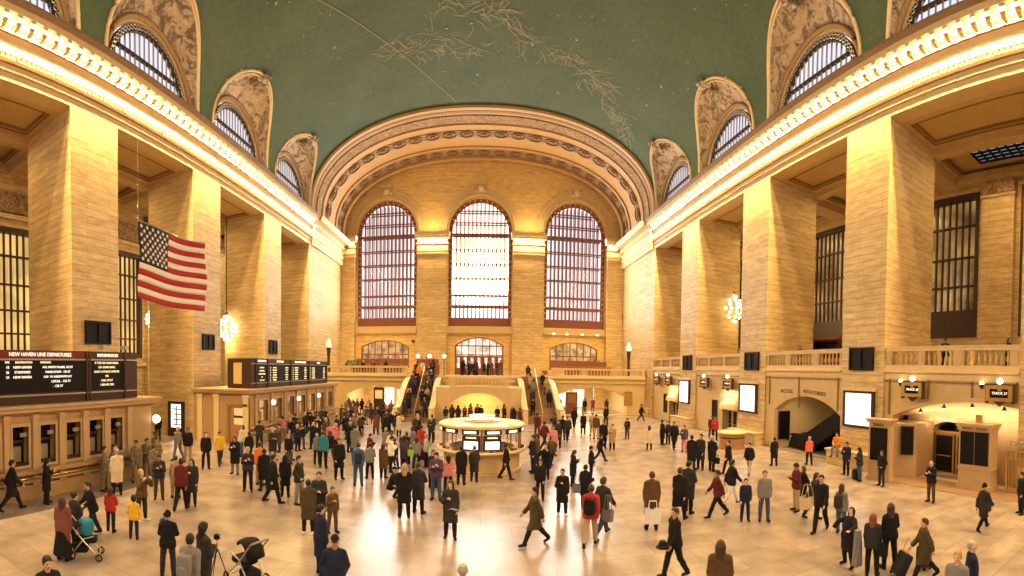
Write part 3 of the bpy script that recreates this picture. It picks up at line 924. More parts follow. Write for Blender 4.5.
# little cone spotlights under the arch
for i, y in enumerate((13.0, 11.6, 10.0, 8.3, 6.6)):
    zz = 3.05 + .95*(1-((y-9.8)/4.85)**2) - .16
    r = empty('spotlight', (XR+.34, y, zz)); tag(r, 'cone spotlight under the vestibule arch, %s from the pier' % ('first', 'second', 'third', 'fourth', 'fifth')[i], 'spotlight', 'spotlights under the vestibule arch')
    m = MB(); m.lathe([(.03, .1), (.05, .06), (.13, -.1), (.12, -.1)], (0, 0, 0), 12); m.build('lamp_shade', BRONZE, r, True)
    m = MB(); m.sphere((0, 0, -.08), .07, 7); m.build('bulb', SPOT, r, True)
# tall black notice stand against the first pier
k = empty('notice_stand', (17.15, 13.9, 0), math.radians(8)); tag(k, 'tall stone notice stand with black panel at the foot of the near right pier', 'notice board')
m = MB(); m.box(-.1, .32, -.6, .6, 0, 2.85); m.box(-.16, .34, -.65, .65, 0, .2); m.build('stand_body', STONE_C2, k)
m = MB(); m.box(-.2, .4, -.68, .68, 2.85, 2.96); m.box(-.26, .46, -.74, .74, 2.96, 3.03); m.build('stand_cornice', STONE_C2, k)
m = MB(); m.box(-.14, -.08, -.48, .48, 1.0, 2.6); m.build('face_panel', BLACK, k)
text('TRACKS', .19, TXT_DARK, (16.99, 13.9, 2.73), -PI/2, k)

# wall screens on the piers and advert lightboxes
def wall_screen(label, X, y0, y1, z0, z1, sg, group=None):
    r = empty('wall_screen', (X, (y0+y1)/2, z0)); tag(r, label, 'screen', group)
    L = (y1-y0)/2; H = z1-z0
    m = MB(); m.holed([(-L, 0), (L, 0), (L, H), (-L, H)], [[(-L+.12, .12), (L-.12, .12), (L-.12, H-.12), (-L+.12, H-.12)]], 'x', sg*.16, 0); m.build('screen_frame', BLACK, r)
    m = MB(); m.box(sg*.05, sg*.10, -L+.1, L-.1, .1, H-.1); m.build('screen_panel', BLACK, r)
    m = MB(); m.box(sg*.1, sg*.17, -.03, .03, .1, H-.1); m.build('screen_bar', BLACK, r)
    return r
wall_screen('black wall screen on the near left pier above the departure board', XL, 15.85, 17.75, 6.45, 7.75, 1)
wall_screen('black wall screen on the second left pier behind the flag', XL, 26.9, 28.4, 6.45, 7.6, 1)
wall_screen('small black wall screen on the third left pier above the far boards', XL, 37.6, 39.2, 6.4, 7.75, 1)
wall_screen('black wall screen on the near right pier above its lightbox', XR, 15.95, 17.75, 5.45, 6.75, -1)
wall_screen('black wall screen on the second right pier', XR, 26.8, 28.6, 5.4, 6.75, -1)
wall_screen('small black wall screen on the third right pier', XR, 37.7, 39.5, 5.4, 6.8, -1)
def lightbox(label, y0, y1, z0, z1):
    r = empty('lightbox', (XR, (y0+y1)/2, z0)); tag(r, label, 'lightbox'); L = (y1-y0)/2; H = z1-z0
    m = MB(); m.holed([(-L-.14, -.14), (L+.14, -.14), (L+.14, H+.14), (-L-.14, H+.14)], [[(-L, 0), (L, 0), (L, H), (-L, H)]], 'x', -.2, 0); m.build('box_frame', DARK, r)
    m = MB(); m.box(-.28, 0, -L-.22, L+.22, H+.14, H+.3); m.build('box_hood', STONE_L, r)
    m = MB(); m.box(-.12, -.08, -L, L, 0, H); m.build('lit_panel', LIGHTBOX, r)
    return r
lightbox('large white glowing advert lightbox on the near right pier', 15.95, 17.95, 2.35, 4.15)
lightbox('white glowing advert lightbox on the second right pier', 27.05, 29.1, 2.35, 4.25)
lightbox('small pale glowing advert lightbox on the third right pier', 38.1, 40.1, 2.3, 4.3)

# track signs with globe lamps
def track_sign(label, y, txt, X=XR-.35, z=4.32, w=.7):
    r = empty('track_sign', (X, y, z)); tag(r, label, 'sign')
    m = MB(); m.holed([(-w, -.36), (w, -.36), (w, .36), (-w, .36)], [[(-w+.2, -.2), (w-.2, -.2), (w-.2, .2), (-w+.2, .2)]], 'x', -.16, .16)
    m.box(-.1, .45, -.1, .1, .1, .2); m.build('sign_frame', BRASS, r)
    m = MB(); m.box(-.05, .05, -w+.18, w-.18, -.22, .22); m.build('sign_panel', BLACK, r)
    text(txt, .17, WHITE_TXT, (X-.08, y, z), -PI/2, r)
    m = MB(); m.extrude([(-.3, -.36), (.3, -.36), (.1, -.52), (0, -.6), (-.1, -.52)], 'x', -.1, .1)
    for s in (-1, 1): m.box(-.12, .12, s*w-.04, s*w+.04, -.46, .42)
    m.build('sign_bracket', BRONZE, r)
    m = MB(); m.tube([(-.05, -.55, .38), (-.05, 0, .44), (-.05, .55, .38)], .035, 6); m.build('lamp_arm', BRONZE, r)
    m = MB(); m.sphere((-.05, 0, .56), .15, 8); m.build('globe', GLOBE, r, True)
    return r
track_sign('framed track sign with a globe lamp beside the near right pier', 13.05, 'TRACK 28', z=4.5, w=.62)
track_sign('largest framed track sign with a globe lamp, over the vestibule', 8.24, 'TRACK 27', z=4.48, w=.66)
track_sign('framed track sign with globe lamp beside the second right pier', 30.6, 'TRACK 32')
track_sign('framed track sign in the third bay, farther from the second pier', 34.6, 'TRACK 33')
track_sign('framed track sign in the last bay beside the third pier', 42.4, 'TRACK 36')
track_sign('framed track sign in the last bay nearest the far corner', 45.6, 'TRACK 37')
for i, y in enumerate((14.0, 9.3)):
    r = empty('spotlight', (XR-.1, y, 4.75)); tag(r, 'small lit floodlight on the fascia beside the %s track sign' % ('near pier', 'largest')[i], 'spotlight')
    m = MB(); m.lathe([(.05, -.1), (.12, 0), (.12, .12), (.08, .14)], (0, 0, 0), 10); m.build('lamp_housing', BRONZE, r, True)
    m = MB(); m.sphere((-.02, 0, .16), .11, 7); m.build('bulb', SPOT, r, True)

# escalator bay
w = bay_wall(18.45, 26.05, seg_loop(21.75, 3.25, .03, 2.65, 1.1))
m = MB()
for y in (25.6, 22.4, 18.8): m.box(XR+.05, XR+.2, y-.04, y+.04, 3.0, 5.0)
m.box(XR+.05, XR+.2, 18.5, 26, 4.86, 4.93); m.build('panel_bead', STONE_D, w)
text('ACCESS', .34, TXT_DARK, (XR+.1, 23.7, 4.0), -PI/2, w, 'carved_lettering', 1.1)
text('45TH STREET', .34, TXT_DARK, (XR+.1, 20.9, 4.0), -PI/2, w, 'carved_lettering', 1.1, math.radians(-4))
m = MB()
m.box(XR+.4, XR+7, 25.05, 25.6, 0, 5.0); m.box(XR+.4, XR+7, 17.9, 18.2, 0, 5.0); m.box(XR+6.6, XR+7, 18, 25.3, 0, 5.0)
struct('wall_passage_right', m, STONE_L)
m = MB(); m.box(XR+.6, XR+7, 18, 25.3, 3.75, 4.0); struct('ceiling_passage_right', m, STONE_D)
for i, (x, y) in enumerate(((XR+1.3, 22.7), (XR+1.5, 21.2), (XR+2.6, 23.0))):
    m = MB(); m.lathe([(.01, 0), (.2, 0), (.23, .04), (.23, .08)], (x, y, 3.68), 14)
    o = m.build('downlight', SPOT, None, True); tag(o, ('recessed downlight nearest the arch lettering over the escalator', 'recessed downlight over the upper escalator flight', 'recessed downlight deep in the escalator passage')[i], 'downlight', 'downlights over the escalator')
wall_panel('tall narrow black panel inside the escalator archway', 19.95, 24.45, 25.45, .55, 2.55, PI/2)
# the two escalators climb towards the camera side, sideways through the arch
es = empty('escalator', (XR+1.0, 23.6, 0)); tag(es, 'dark escalator climbing behind the archway lettered 45TH STREET', 'escalator')
prof = [(0, 0), (0, .12), (-.9, .16)]
st = MB(); n = 14
for i in range(n):
    y = -.9 - i*.36; z = .16 + i*.215
    st.box(.15, 1.15, y, y-.36, z-.25, z+.215)
st.build('steps', BLACK, es)
for x in (0.0, 1.2):
    side = [(.9, .08), (.5, .95), (-.8, 1.02), (-.9-n*.36, 1.02+n*.215), (-.9-n*.36, .2+n*.215-.4), (-1.0, -.0)]
    m = MB(); m.extrude([(y, z) for y, z in side], 'x', x, x+.09); m.build('side_panel', BLACK, es)
    m = MB(); m.tube([(x+.045, y, z) for y, z in ((.95, .5), (.85, .9), (.5, 1.0), (-.8, 1.07), (-.9-n*.36, 1.07+n*.215))], .06, 8); m.build('handrail', BLACK, es, True)
    m = MB(); m.tube([(x+.045, y-.1, z-.14) for y, z in ((.5, 1.0), (-.8, 1.07), (-.9-n*.36, 1.07+n*.215))], .025, 6); m.build('side_trim', STEEL, es, True)
es2 = copy_tree(es); es2.location = (XR+2.6, 23.6, 0); es2['label'] = 'second escalator behind the front one in the archway'
# round wooden desk by the second right pier
k = empty('round_desk', (16.4, 26.2, 0)); tag(k, 'round wooden desk standing in front of the second right pier', 'desk')
m = MB(); m.lathe([(.95, 0), (.95, .1), (.88, .12), (.88, .95), (.95, 1.0)], (0, 0, 0), 24); m.build('desk_body', WOOD, k, True)
m = MB(); m.lathe([(.01, 1.12), (1.0, 1.12), (1.03, 1.08), (1.0, 1.0), (.6, 1.0)], (0, 0, 0), 24); m.build('desk_top', STONE_L, k, True)
m = MB(); m.lathe([(.90, .7), (.915, .72), (.915, .78), (.90, .8)], (0, 0, 0), 24); m.build('desk_band', DARK, k, True)

# third and last right bays: low arched doorways with pale hoods
for a, b, yc, nm, di in ((29.45, 36.95, 30.6, 'third', 3), (40.4, 47.6, 41.6, 'last', 5)):
    w = bay_wall(a, b, seg_loop(yc+.35, 1.2, .03, 2.2, .5))
    m = MB()
    m.box(XR+.05, XR+.2, a, b, 4.86, 4.93); m.build('panel_bead', STONE_D, w)
    m = MB(); m.box(XR+.7, XR+3.2, a+.1, b-.1, 0, .02); m.box(XR+3, XR+3.3, a, b, 0, 5); struct('wall_bay_inner', m, STONE_L)
    hd = MB(); NH = 12
    for i in range(NH):
        a0, a1 = PI*i/NH, PI*(i+1)/NH
        for j in range(5):
            p0, p1 = PI/2*j/5, PI/2*(j+1)/5
            def P(a_, p_): return (XR+.1 - .9*math.sin(p_)*math.sin(a_)*.7, yc+.35 + 1.45*math.cos(a_), 2.25 + .9*math.sin(a_)*math.cos(p_))
            hd.add([P(a0, p0), P(a1, p0), P(a1, p1), P(a0, p1)], [(0, 1, 2, 3)])
    o = hd.build('door_hood', STONE_L, None, True); tag(o, 'pale shell hood over the doorway in the %s right bay' % nm, 'hood')
    door_leaf(di, yc-.3, yc+.45, 2.15, XR+.5); door_leaf(di+1, yc+.5, yc+1.2, 2.15, XR+.5)
    wall_panel('tall black panel on the wall of the %s right bay' % nm, XR+.12, b-4.0, b-3.1, .85, 2.85)
m = MB(); m.box(XR-.02, XR+.02, 51.3, 53.2, 1.3, 2.7); m.holed([(51.2, 1.2), (53.3, 1.2), (53.3, 2.8), (51.2, 2.8)], [[(51.4, 1.4), (53.1, 1.4), (53.1, 2.6), (51.4, 2.6)]], 'x', XR-.08, XR)

# dark kiosk on the balcony behind the second bay, and a brown board by the big grille
k = empty('balcony_kiosk', (25.8, 26.6, 5.5)); tag(k, 'dark red wooden kiosk on the right balcony below the grilled window', 'kiosk')
m = MB(); m.box(-1, 1, -2.2, 2.2, 0, 1.0); m.build('kiosk_counter', RUST, k)
m = MB(); m.box(.6, 1, -2.2, 2.2, 1.0, 2.5); m.box(-1, 1, -2.2, -2.05, 1, 2.5); m.box(-1, 1, 2.05, 2.2, 1, 2.5); m.build('kiosk_back', DARK, k)
m = MB(); m.box(-1.1, 1.1, -2.3, 2.3, 2.5, 2.7); m.build('kiosk_roof', RUST, k)
m = MB(); m.box(23.2, 23.45, 11.9, 14.6, 6.5, 6.8); m.box(23.25, 23.4, 12.0, 14.5, 5.52, 6.5)
o = m.build('planter_box', STONE_P); tag(o, 'low stone box standing on the right balcony under the grilled window', 'box')

# ------------------------------------------------------------------ ticket counters on the left
def counter(label, y0, y1, Xf, wins, lit, door):
    root = empty('ticket_counter', (Xf, (y0+y1)/2, 0)); tag(root, label, 'ticket counter')
    M = (y0+y1)/2; D = Xf - XL - .35
    m = MB(); holes = [[(a-M, 1.35), (b-M, 1.35), (b-M, 2.85), (a-M, 2.85)] for a, b in wins]
    m.holed([(y0-M, 0), (y1-M, 0), (y1-M, 3.45), (y0-M, 3.45)], holes, 'x', 0, -.45)
    m.box(-D, -.02, y0-M, y0-M+.3, 0, 3.45); m.box(-D, -.02, y1-M-.3, y1-M, 0, 3.45); m.box(-D, -.02, y0-M, y1-M, 3.25, 3.45)
    m.build('counter_wall', STONE_C, root)
    m = MB(); m.box(-D, .12, y0-M-.1, y1-M+.1, 3.3, 3.4); m.box(-D, .3, y0-M-.3, y1-M+.3, 3.4, 3.55); m.box(-D, .38, y0-M-.4, y1-M+.4, 3.55, 3.66); m.build('counter_cornice', STONE_C2, root)
    m = MB(); m.box(0, .32, y0-M, y1-M, 1.05, 1.2); m.box(0, .25, y0-M, y1-M, .72, .82); m.box(0, .1, y0-M, y1-M, 0, .6); m.build('counter_ledge', STONE_C, root)
    m = MB(); m.tube([(.3, y0-M+.3, .9), (.3, y1-M-.3, .9)], .035, 8)
    for y in np.arange(y0+.8, y1-.4, 2.0): m.tube([(0, y-M, .9), (.3, y-M, .9)], .025, 6)
    m.build('bag_rail', BRASS, root)
    for i, (a, b) in enumerate(wins):
        w = MB(); w.holed([(a-M-.1, 1.25), (b-M+.1, 1.25), (b-M+.1, 2.98), (a-M-.1, 2.98)], [[(a-M, 1.35), (b-M, 1.35), (b-M, 2.85), (a-M, 2.85)]], 'x', .06, -.1)
        wo = w.build('ticket_window', STONE_C2, root)
        q = MB(); q.box(-.4, -.34, a-M, b-M, 1.35, 2.85); q.build('window_pane', (PANE_SHOP if lit else BLACK), wo)
        q = MB(); q.box(-.3, -.05, a-M, b-M, 1.35, 1.42); q.build('window_sill', BRASS if lit else DARK, wo)
        q = MB(); q.box(-.32, -.26, a-M, b-M, 2.2, 2.3); q.build('window_bar', BRASS if lit else DARK, wo)
        q = MB(); q.box(-.33, -.28, (a+b)/2-M-.22, (a+b)/2-M+.2, 1.45, 2.05); q.build('ticket_grille', STEEL if not lit else BRASS, wo)
        if not lit:
            q = MB(); q.box(-.1, -.02, b-M-.32, b-M-.04, 2.45, 2.6); q.build('window_number', TXT_GREY, wo)
    for i in range(len(wins)+1):
        y = (wins[i][0]-(.275 if not lit else .5) if i < len(wins) else wins[-1][1]+.4) - M
        if y0 < y+M < y1:
            q = MB(); q.box(0, .13, y-.12, y+.12, .6, 3.3); q.box(0, .18, y-.15, y+.15, 3.1, 3.3); q.box(0, .18, y-.15, y+.15, .6, .75); q.build('counter_pilaster', STONE_C2, root)
    return root, M
X1 = -14.6
W1 = [(8.35, 9.06), (9.61, 10.33), (10.88, 11.61), (12.09, 12.83), (13.3, 14.03)]
c1, M1 = counter('long stone ticket counter with dark windows at the near left', 1.0, 16.0, X1, [(3.4, 4.1), (4.65, 5.35), (5.9, 6.6), (7.1, 7.8)] + W1, False, None)
X2 = -14.5
c2, M2 = counter('stone ticket counter with lit windows in the middle of the left side', 25.4, 42.6, X2, [(26.6+i*2.25, 27.9+i*2.25) for i in range(7)], True, True)
# end face of the second counter: doorway with a lit upper pane, corner pilasters
m = MB()
for x in (-1.75, -.45): m.box(x, x+.22, 25.4-M2-.1, 25.4-M2, 0, 2.5)
m.box(-1.85, -.15, 25.4-M2-.12, 25.4-M2, 2.5, 2.68); m.build('end_door_frame', STONE_D, c2)
m = MB(); m.box(-1.53, -.45, 25.4-M2-.03, 25.4-M2, 0, 2.5); m.build('end_door', WOOD, c2)
m = MB(); m.box(-1.2, -.5, 25.4-M2-.05, 25.4-M2-.02, 1.3, 2.4); m.build('end_door_pane', PANE_AMBER, c2)
m = MB(); m.box(-1.2, -.5, 25.4-M2-.07, 25.4-M2-.04, 1.75, 1.9); m.build('end_door_bar', DARK, c2)
for x in (-.18, -2.5, -3.9):
    m = MB(); m.box(x-.3, x+.1, 25.4-M2-.12, 25.4-M2, 0, 3.3); m.box(x-.35, x+.15, 25.4-M2-.17, 25.4-M2, 3.1, 3.3); m.build('counter_pilaster', STONE_L, c2)
# brass wall lamps on the lit counter
for i, y in enumerate((28.4, 32.9, 37.4)):
    r = empty('wall_lamp', (X2+.2, y, 2.55)); tag(r, 'glowing wall lamp on the lit ticket counter, %s along its front' % ('first', 'second', 'third')[i], 'lamp', 'lamps on the lit ticket counter')
    m = MB(); m.tube([(-.1, 0, -.2), (0, 0, -.2), (.02, 0, -.05)], .03, 6); m.build('lamp_arm', BRASS, r)
    m = MB(); m.sphere((.02, 0, .08), .17, 8); m.build('globe', GLOBE, r, True)

r = empty('wall_lamp', (-14.35, 16.1, 2.45)); tag(r, 'glowing globe lamp on the far end of the near ticket counter', 'lamp')
m = MB(); m.tube([(-.3, -.05, -.1), (0, 0, -.1), (0, 0, 0)], .03, 6); m.build('lamp_arm', BRASS, r)
m = MB(); m.sphere((0, 0, .15), .2, 8); m.build('globe', GLOBE, r, True)
# departure boards
def board(label, Xf, y0, y1, z0, z1, panels, deep=.9):
    """panels: (y0, y1, header text, header material, lines); reads from +X."""
    root = empty('departure_board', (Xf, (y0+y1)/2, z0)); tag(root, label, 'departure board'); M = (y0+y1)/2; H = z1-z0
    m = MB(); m.box(-deep, 0, y0-M, y1-M, 0, H); m.build('board_case', DARK, root)
    m = MB()
    for z in (.34, H-.36): m.box(0, .07, y0-M, y1-M, z-.03, z+.03)
    m.build('board_rail', STEEL, root)
    for a, b, head, hm, lines in panels:
        m = MB(); m.box(0, .03, a-M+.08, b-M-.08, H-.31, H-.04); m.build('header_panel', hm, root)
        m = MB(); m.box(0, .02, a-M+.12, b-M-.12, .44, H-.42); m.build('display_panel', BLACK, root)
        for q in (a, b):
            m = MB(); m.box(0, .09, q-M-.05, q-M+.05, 0, H); m.build('board_post', DARK, root)
        if head: text(head, .21 if len(head) > 12 else .2, WHITE_TXT, (Xf+.05, 9.8 if len(head) > 24 else (a+b)/2, z0+H-.175), PI/2, root, 'header_lettering', .98 if len(head) > 24 else .9)
        for y, z, s, t, mt in lines:
            text(t, s, mt, (Xf+.04, y, z0+z), PI/2, root, 'display_lettering')
    return root
H1 = 2.1
ln = []
for r, (a_, d_, e_) in enumerate((('18', 'NEW HAVEN', 'NO. WHITE PLAINS, 125 ST'), ('26', 'STAMFORD', 'MAKES STOPS - 125 ST'), ('24', 'NEW HAVEN', 'EXP. TO GREENWICH ST'))):
    z = 1.43 - r*.19
    ln += [(8.26, z, .14, a_, WHITE_TXT), (8.92, z, .14, d_, WHITE_TXT), (10.6, z, .125, e_, WHITE_TXT)]
ln += [(10.75, 1.43-.19*3, .14, 'LOCAL - 125 ST', WHITE_TXT), (10.6, 1.43-.19*4, .14, '- 125 ST', WHITE_TXT)]
ln += [(8.25, 1.62, .12, 'TRK', TXT_AMBER), (8.98, 1.62, .12, 'DESTINATION', TXT_AMBER), (10.0, 1.62, .12, 'REMARKS', TXT_AMBER)]
inf = [(13.25, 1.6-i*.19, .13, t, TXT_AMBER) for i, t in enumerate(('IF YOU SEE SOMETHING', 'SAY SOMETHING', 'ALERT A POLICE OFFICER', 'OR', 'CALL US AT', '1 888 692 7233'))]
board('long departure board with red header reading NEW HAVEN LINE DEPARTURES', -14.75, 2.0, 15.2, 3.68, 3.68+H1,
      [(2.0, 12.1, 'NEW HAVEN LINE DEPARTURES', DARKRED, ln), (12.25, 14.35, 'INFORMATION', DARK, inf)])
# bring the long header text over the visible half
pn = []
for i, (a, b) in enumerate(((26.9, 28.6), (28.7, 32.6), (32.7, 36.4), (36.5, 41.0))):
    L_ = []
    if i == 0:
        L_ = [((a+b)/2, 1.4-j*.22, .13, t, TXT_AMBER) for j, t in enumerate(('IF YOU SEE', 'SOMETHING', 'SAY SOMETHING', 'OR', 'CALL US AT'))]
    else:
        for j in range(6):
            L_ += [(a+.35, 1.4-j*.18, .14, '12', TXT_AMBER), (a+1.05, 1.4-j*.18, .14, ('WASSAIC', 'CROTON', 'STAMFORD')[(i+j) % 3], TXT_AMBER), (b-.75, 1.4-j*.18, .14, ('LOCAL', '125 ST', 'EXPRESS')[(i*2+j) % 3], TXT_AMBER)]
    pn.append((a, b, ('INFORMATION', 'HUDSON LINE', 'HARLEM LINE DEPARTURES', 'ARRIVALS')[i], DARK, L_))
b2 = board('four panel departure board standing on the lit middle counter', -14.9, 26.3, 41.2, 3.68, 5.72, pn, 1.9)
m = MB(); m.box(-1.4, -.75, 26.26-33.75, 26.3-33.75, .3, 1.75); m.build('end_panel', STONE_P, b2)
# pair of small cameras on the board posts
for i, (y, t) in enumerate(((13.05, 'reading INFORMATION, nearer end'), (14.4, 'reading INFORMATION, far end'))):
    m = MB(); m.box(-14.95, -14.6, y-.1, y+.1, 5.9, 6.06); m.box(-14.82, -14.78, y-.03, y+.03, 5.79, 5.9)
    o = m.build('security_camera', STEEL); tag(o, 'small white camera on top of the board %s' % t, 'camera')

# poster in the wall behind, and the wall between the two counters
r = empty('lit_poster', (-20.95, 25.78, .0), -PI/2); tag(r, 'tall lit poster in a dark frame on the second left pier beyond the near counter', 'poster')
m = MB(); m.holed([(-.75, 0), (.75, 0), (.75, 2.6), (-.75, 2.6)], [[(-.5, .65), (.5, .65), (.5, 2.4), (-.5, 2.4)]], 'x', .14, .0); m.build('poster_frame', DARK, r)
m = MB(); m.box(0, .05, -.5, .5, .65, 2.4); m.build('poster_sheet', LIGHTBOX, r)
m = MB()
for k in range(4): m.box(.05, .055, -.42, .42, .85+k*.38, .93+k*.38)
m.box(.05, .056, -.06, .06, .8, 2.3); m.build('poster_print', TXT_GREY, r)

# ------------------------------------------------------------------ far balcony, double stair
YBF = 50.0
m = MB(); m.box(XL, XR, YBF, YF+.6, 3.75, 4.4); struct('floor_balcony_far', m, STONE_P)
m = MB(); m.box(XL, XR, YBF-.25, YBF+.2, 4.22, 4.42); m.box(XL, XR, YBF-.12, YBF+.2, 3.72, 3.85); struct('trim_30', m, STONE_L)
m = MB()
m.holed([(XL, 0), (XR, 0), (XR, 3.8), (XL, 3.8)], [seg_loop(-11.9, 3.7, .03, 2.15, 1.0), seg_loop(12.4, 4.4, .03, 2.0, 1.25), seg_loop(-.4, 2.9, .03, 1.6, 1.2)], 'y', YBF+.1, YBF+1.0)
struct('wall_under_balcony', m, STONE_P)
for nm, cx, w in (('left', -11.9, 4.2), ('centre', -.4, 3.2), ('right', 12.4, 4.9)):
    m = MB(); m.box(cx-w-.4, cx-w, YBF+.9, YF+.5, 0, 3.75); m.box(cx+w, cx+w+.4, YBF+.9, YF+.5, 0, 3.75)
    struct('wall_passage_' + nm, m, STONE_L)
# passage ends: lit doorways
for i, (cx, hw) in enumerate(((-11.0, 3.6), (11.5, 3.6))):
    m = MB(); m.box(cx-4.2, cx+4.2, YF+2.6, YF+2.9, 0, 3.7); wo = struct('wall_passage_end_%s' % ('left', 'right')[i], m, STONE_L)
    for k in range(3):
        q = MB(); q.box(cx-3+k*2.1, cx-1.4+k*2.1, YF+2.5, YF+2.6, .1, 2.5); q.build('lit_doorway', PANE_HALL, wo)
balustrade('left part of the far balcony balustrade, beyond the crowded stairs', 'x', YBF+.05, XL+.1, -8.45, 4.42, [(-18.9, -15.7), (-15.1, -12.0), (-11.4, -8.9)], h=1.0, k=.34)
balustrade('right part of the far balcony balustrade, beyond the right stairs', 'x', YBF+.05, 7.75, XR-.1, 4.42, [(8.2, 11.2), (11.8, 14.8), (15.4, 18.4)], h=1.0, k=.34)
m = MB()
for x in (-7.2, 6.9): m.box(x-.35, x+.35, YBF-.26, YBF-.2, 4.55, 5.15)
# middle terrace with a low arch and its balustrade
YT = 44.2
m = MB()
m.holed([(-4.6, 0), (3.9, 0), (3.9, 3.3), (-4.6, 3.3)], [seg_loop(-.4, 2.75, .03, 1.65, 1.1)], 'y', YT, YT+.7)
m.box(-4.6, 3.9, YT+.3, YBF, 3.0, 3.3); m.box(-4.6, -4.0, YT+.4, YBF, 0, 3.2); m.box(3.3, 3.9, YT+.4, YBF, 0, 3.2)
struct('wall_terrace', m, STONE_P)
m = MB(); m.box(-3.6, 3.0, YBF-1.2, YBF-1.0, 0, 3.0); o = struct('wall_terrace_inner', m, STONE_L)
balustrade('short balustrade on the projecting stair terrace in the middle', 'x', YT+.25, -3.3, 2.6, 3.3, [(-2.7, 2.1)], h=1.05, k=.3)
def stair(label, x0, x1, y0, y1, z1):
    root = empty('staircase', ((x0+x1)/2, y0, 0)); tag(root, label, 'staircase'); W = (x1-x0)/2
    n = 26
    m = MB(); pr = [(0, 0)]
    for i in range(n):
        pr += [((y1-y0)*i/n, z1*(i+1)/n), ((y1-y0)*(i+1)/n, z1*(i+1)/n)]
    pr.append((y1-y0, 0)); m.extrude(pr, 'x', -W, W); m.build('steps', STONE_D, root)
    for s in (-1, 1):
        inner = (s > 0) == (x0 < 0)
        zz = 1.05
        path = []
        for k in range(17):
            t = k/16; w_ = max(.5, z1*(t*1.06-.06)) + .85; path.append((-.9 + (y1-y0+.9)*t, w_ if w_ < 3.2 else 3.2 + 1.12*(1-math.exp(-(w_-3.2)/1.12))))
        lp = [(-.9, 0)] + path + [(y1-y0, 0)]
        m = MB(); m.extrude(lp, 'x', s*W-.0, s*(W+.38)); m.build('parapet', STONE_L, root)
        m = MB(); m.ring_sweep([(Vector((s*(W+.19), y, z)), Vector((1, 0, 0)), Vector((0, 0, 1))) for y, z in path], [(-.28, -.04), (-.28, .06), (.28, .06), (.28, -.04), (-.28, -.04)]); m.build('parapet_cap', STONE_L, root)
    m = MB(); m.tube([(0, y, z+.9) for y, z in ((0, .1), (y1-y0, z1))], .04, 8)
    for t in (.02, .25, .5, .75, .98): m.tube([(0, (y1-y0)*t, z1*t), (0, (y1-y0)*t, z1*t+.9)], .03, 6)
    m.build('handrail', BRASS, root)
    return root
stair('crowded left flight of the far double staircase', -8.0, -5.0, 42.4, YBF, 4.4)
stair('right flight of the far double staircase', 4.3, 7.3, 42.4, YBF, 4.4)

# lower arched restaurant windows on the far wall and the central entrance doors
for i, (c, hw, z0, zs, rise, nb) in enumerate(((-13.3, 3.35, 5.2, 8.05, .95, 7), (-.5, 3.25, 4.4, 8.3, 1.1, 7), (12.3, 3.35, 5.2, 8.05, .95, 7))):
    l = seg_loop(c, hw, z0, zs, rise); l2 = seg_loop(c, hw-.18, z0+.1, zs-.05, rise-.05)
    m = MB(); m.holed(l, [l2], 'y', YF+.6, YF+.85); wo = struct('window_%d' % (30+i), m, RUST)
    m = MB()
    for k in range(1, nb):
        x = c-hw+2*hw*k/nb; m.box(x-.06, x+.06, YF+.62, YF+.8, z0, zs + rise*(1-((x-c)/hw)**2)-.05)
    m.box(c-hw, c+hw, YF+.6, YF+.82, 7.0, 7.14)
    if i == 1: m.box(c-hw, c+hw, YF+.6, YF+.82, 8.2, 8.34)
    m.build('glazing_bars', RUST, wo)
    m = MB(); m.add([(x, YF+.9, z) for x, z in l], [tuple(range(len(l)))]); m.build('pane', PANE_DOOR if i == 1 else PANE_SHOP, wo)
    if i != 1:
        m = MB(); m.box(c-hw, c+hw, YF+.5, YF+.8, z0, z0+1.3); m.build('lower_panel', RUST, wo)
    else:
        for k in range(7):
            x0, x1 = c-hw+2*hw*k/7, c-hw+2*hw*(k+1)/7
            m = MB(); m.holed([(x0+.06, z0), (x1-.06, z0), (x1-.06, 6.95), (x0+.06, 6.95)], [[(x0+.28, z0+.9), (x1-.28, z0+.9), (x1-.28, 6.7), (x0+.28, 6.7)]], 'y', YF+.55, YF+.7); m.build('door_leaf', RUST, wo)
# lamps under the right window sill
for i, x in enumerate((9.4, 11.2, 13.3, 15.4)):
    m = MB(); m.lathe([(.08, .1), (.2, .0), (.16, -.06), (.01, -.06)], (x, YF-.1, 10.05), 12)
    o = m.build('sill_lamp', SPOT, None, True); tag(o, 'small lamp under the right far window sill, %s from the pilaster' % ('first', 'second', 'third', 'fourth')[i], 'lamp', 'lamps under the far window sill')
for i, x in enumerate((-9.4, -5.2, 4.0, 7.8)):
    m = MB(); m.lathe([(.18, 0), (.22, .05), (.2, .12), (.05, .16)], (0, 0, 0), 12)
    o = m.build('wall_speaker', DARK, None, True, (x, YF+.45, 8.8)); o.rotation_euler = (PI/2, 0, 0); tag(o, 'small round dark fitting on the far wall, %s along from the left' % ('first', 'second', 'third', 'fourth')[i], 'fitting', 'round fittings on the far wall')
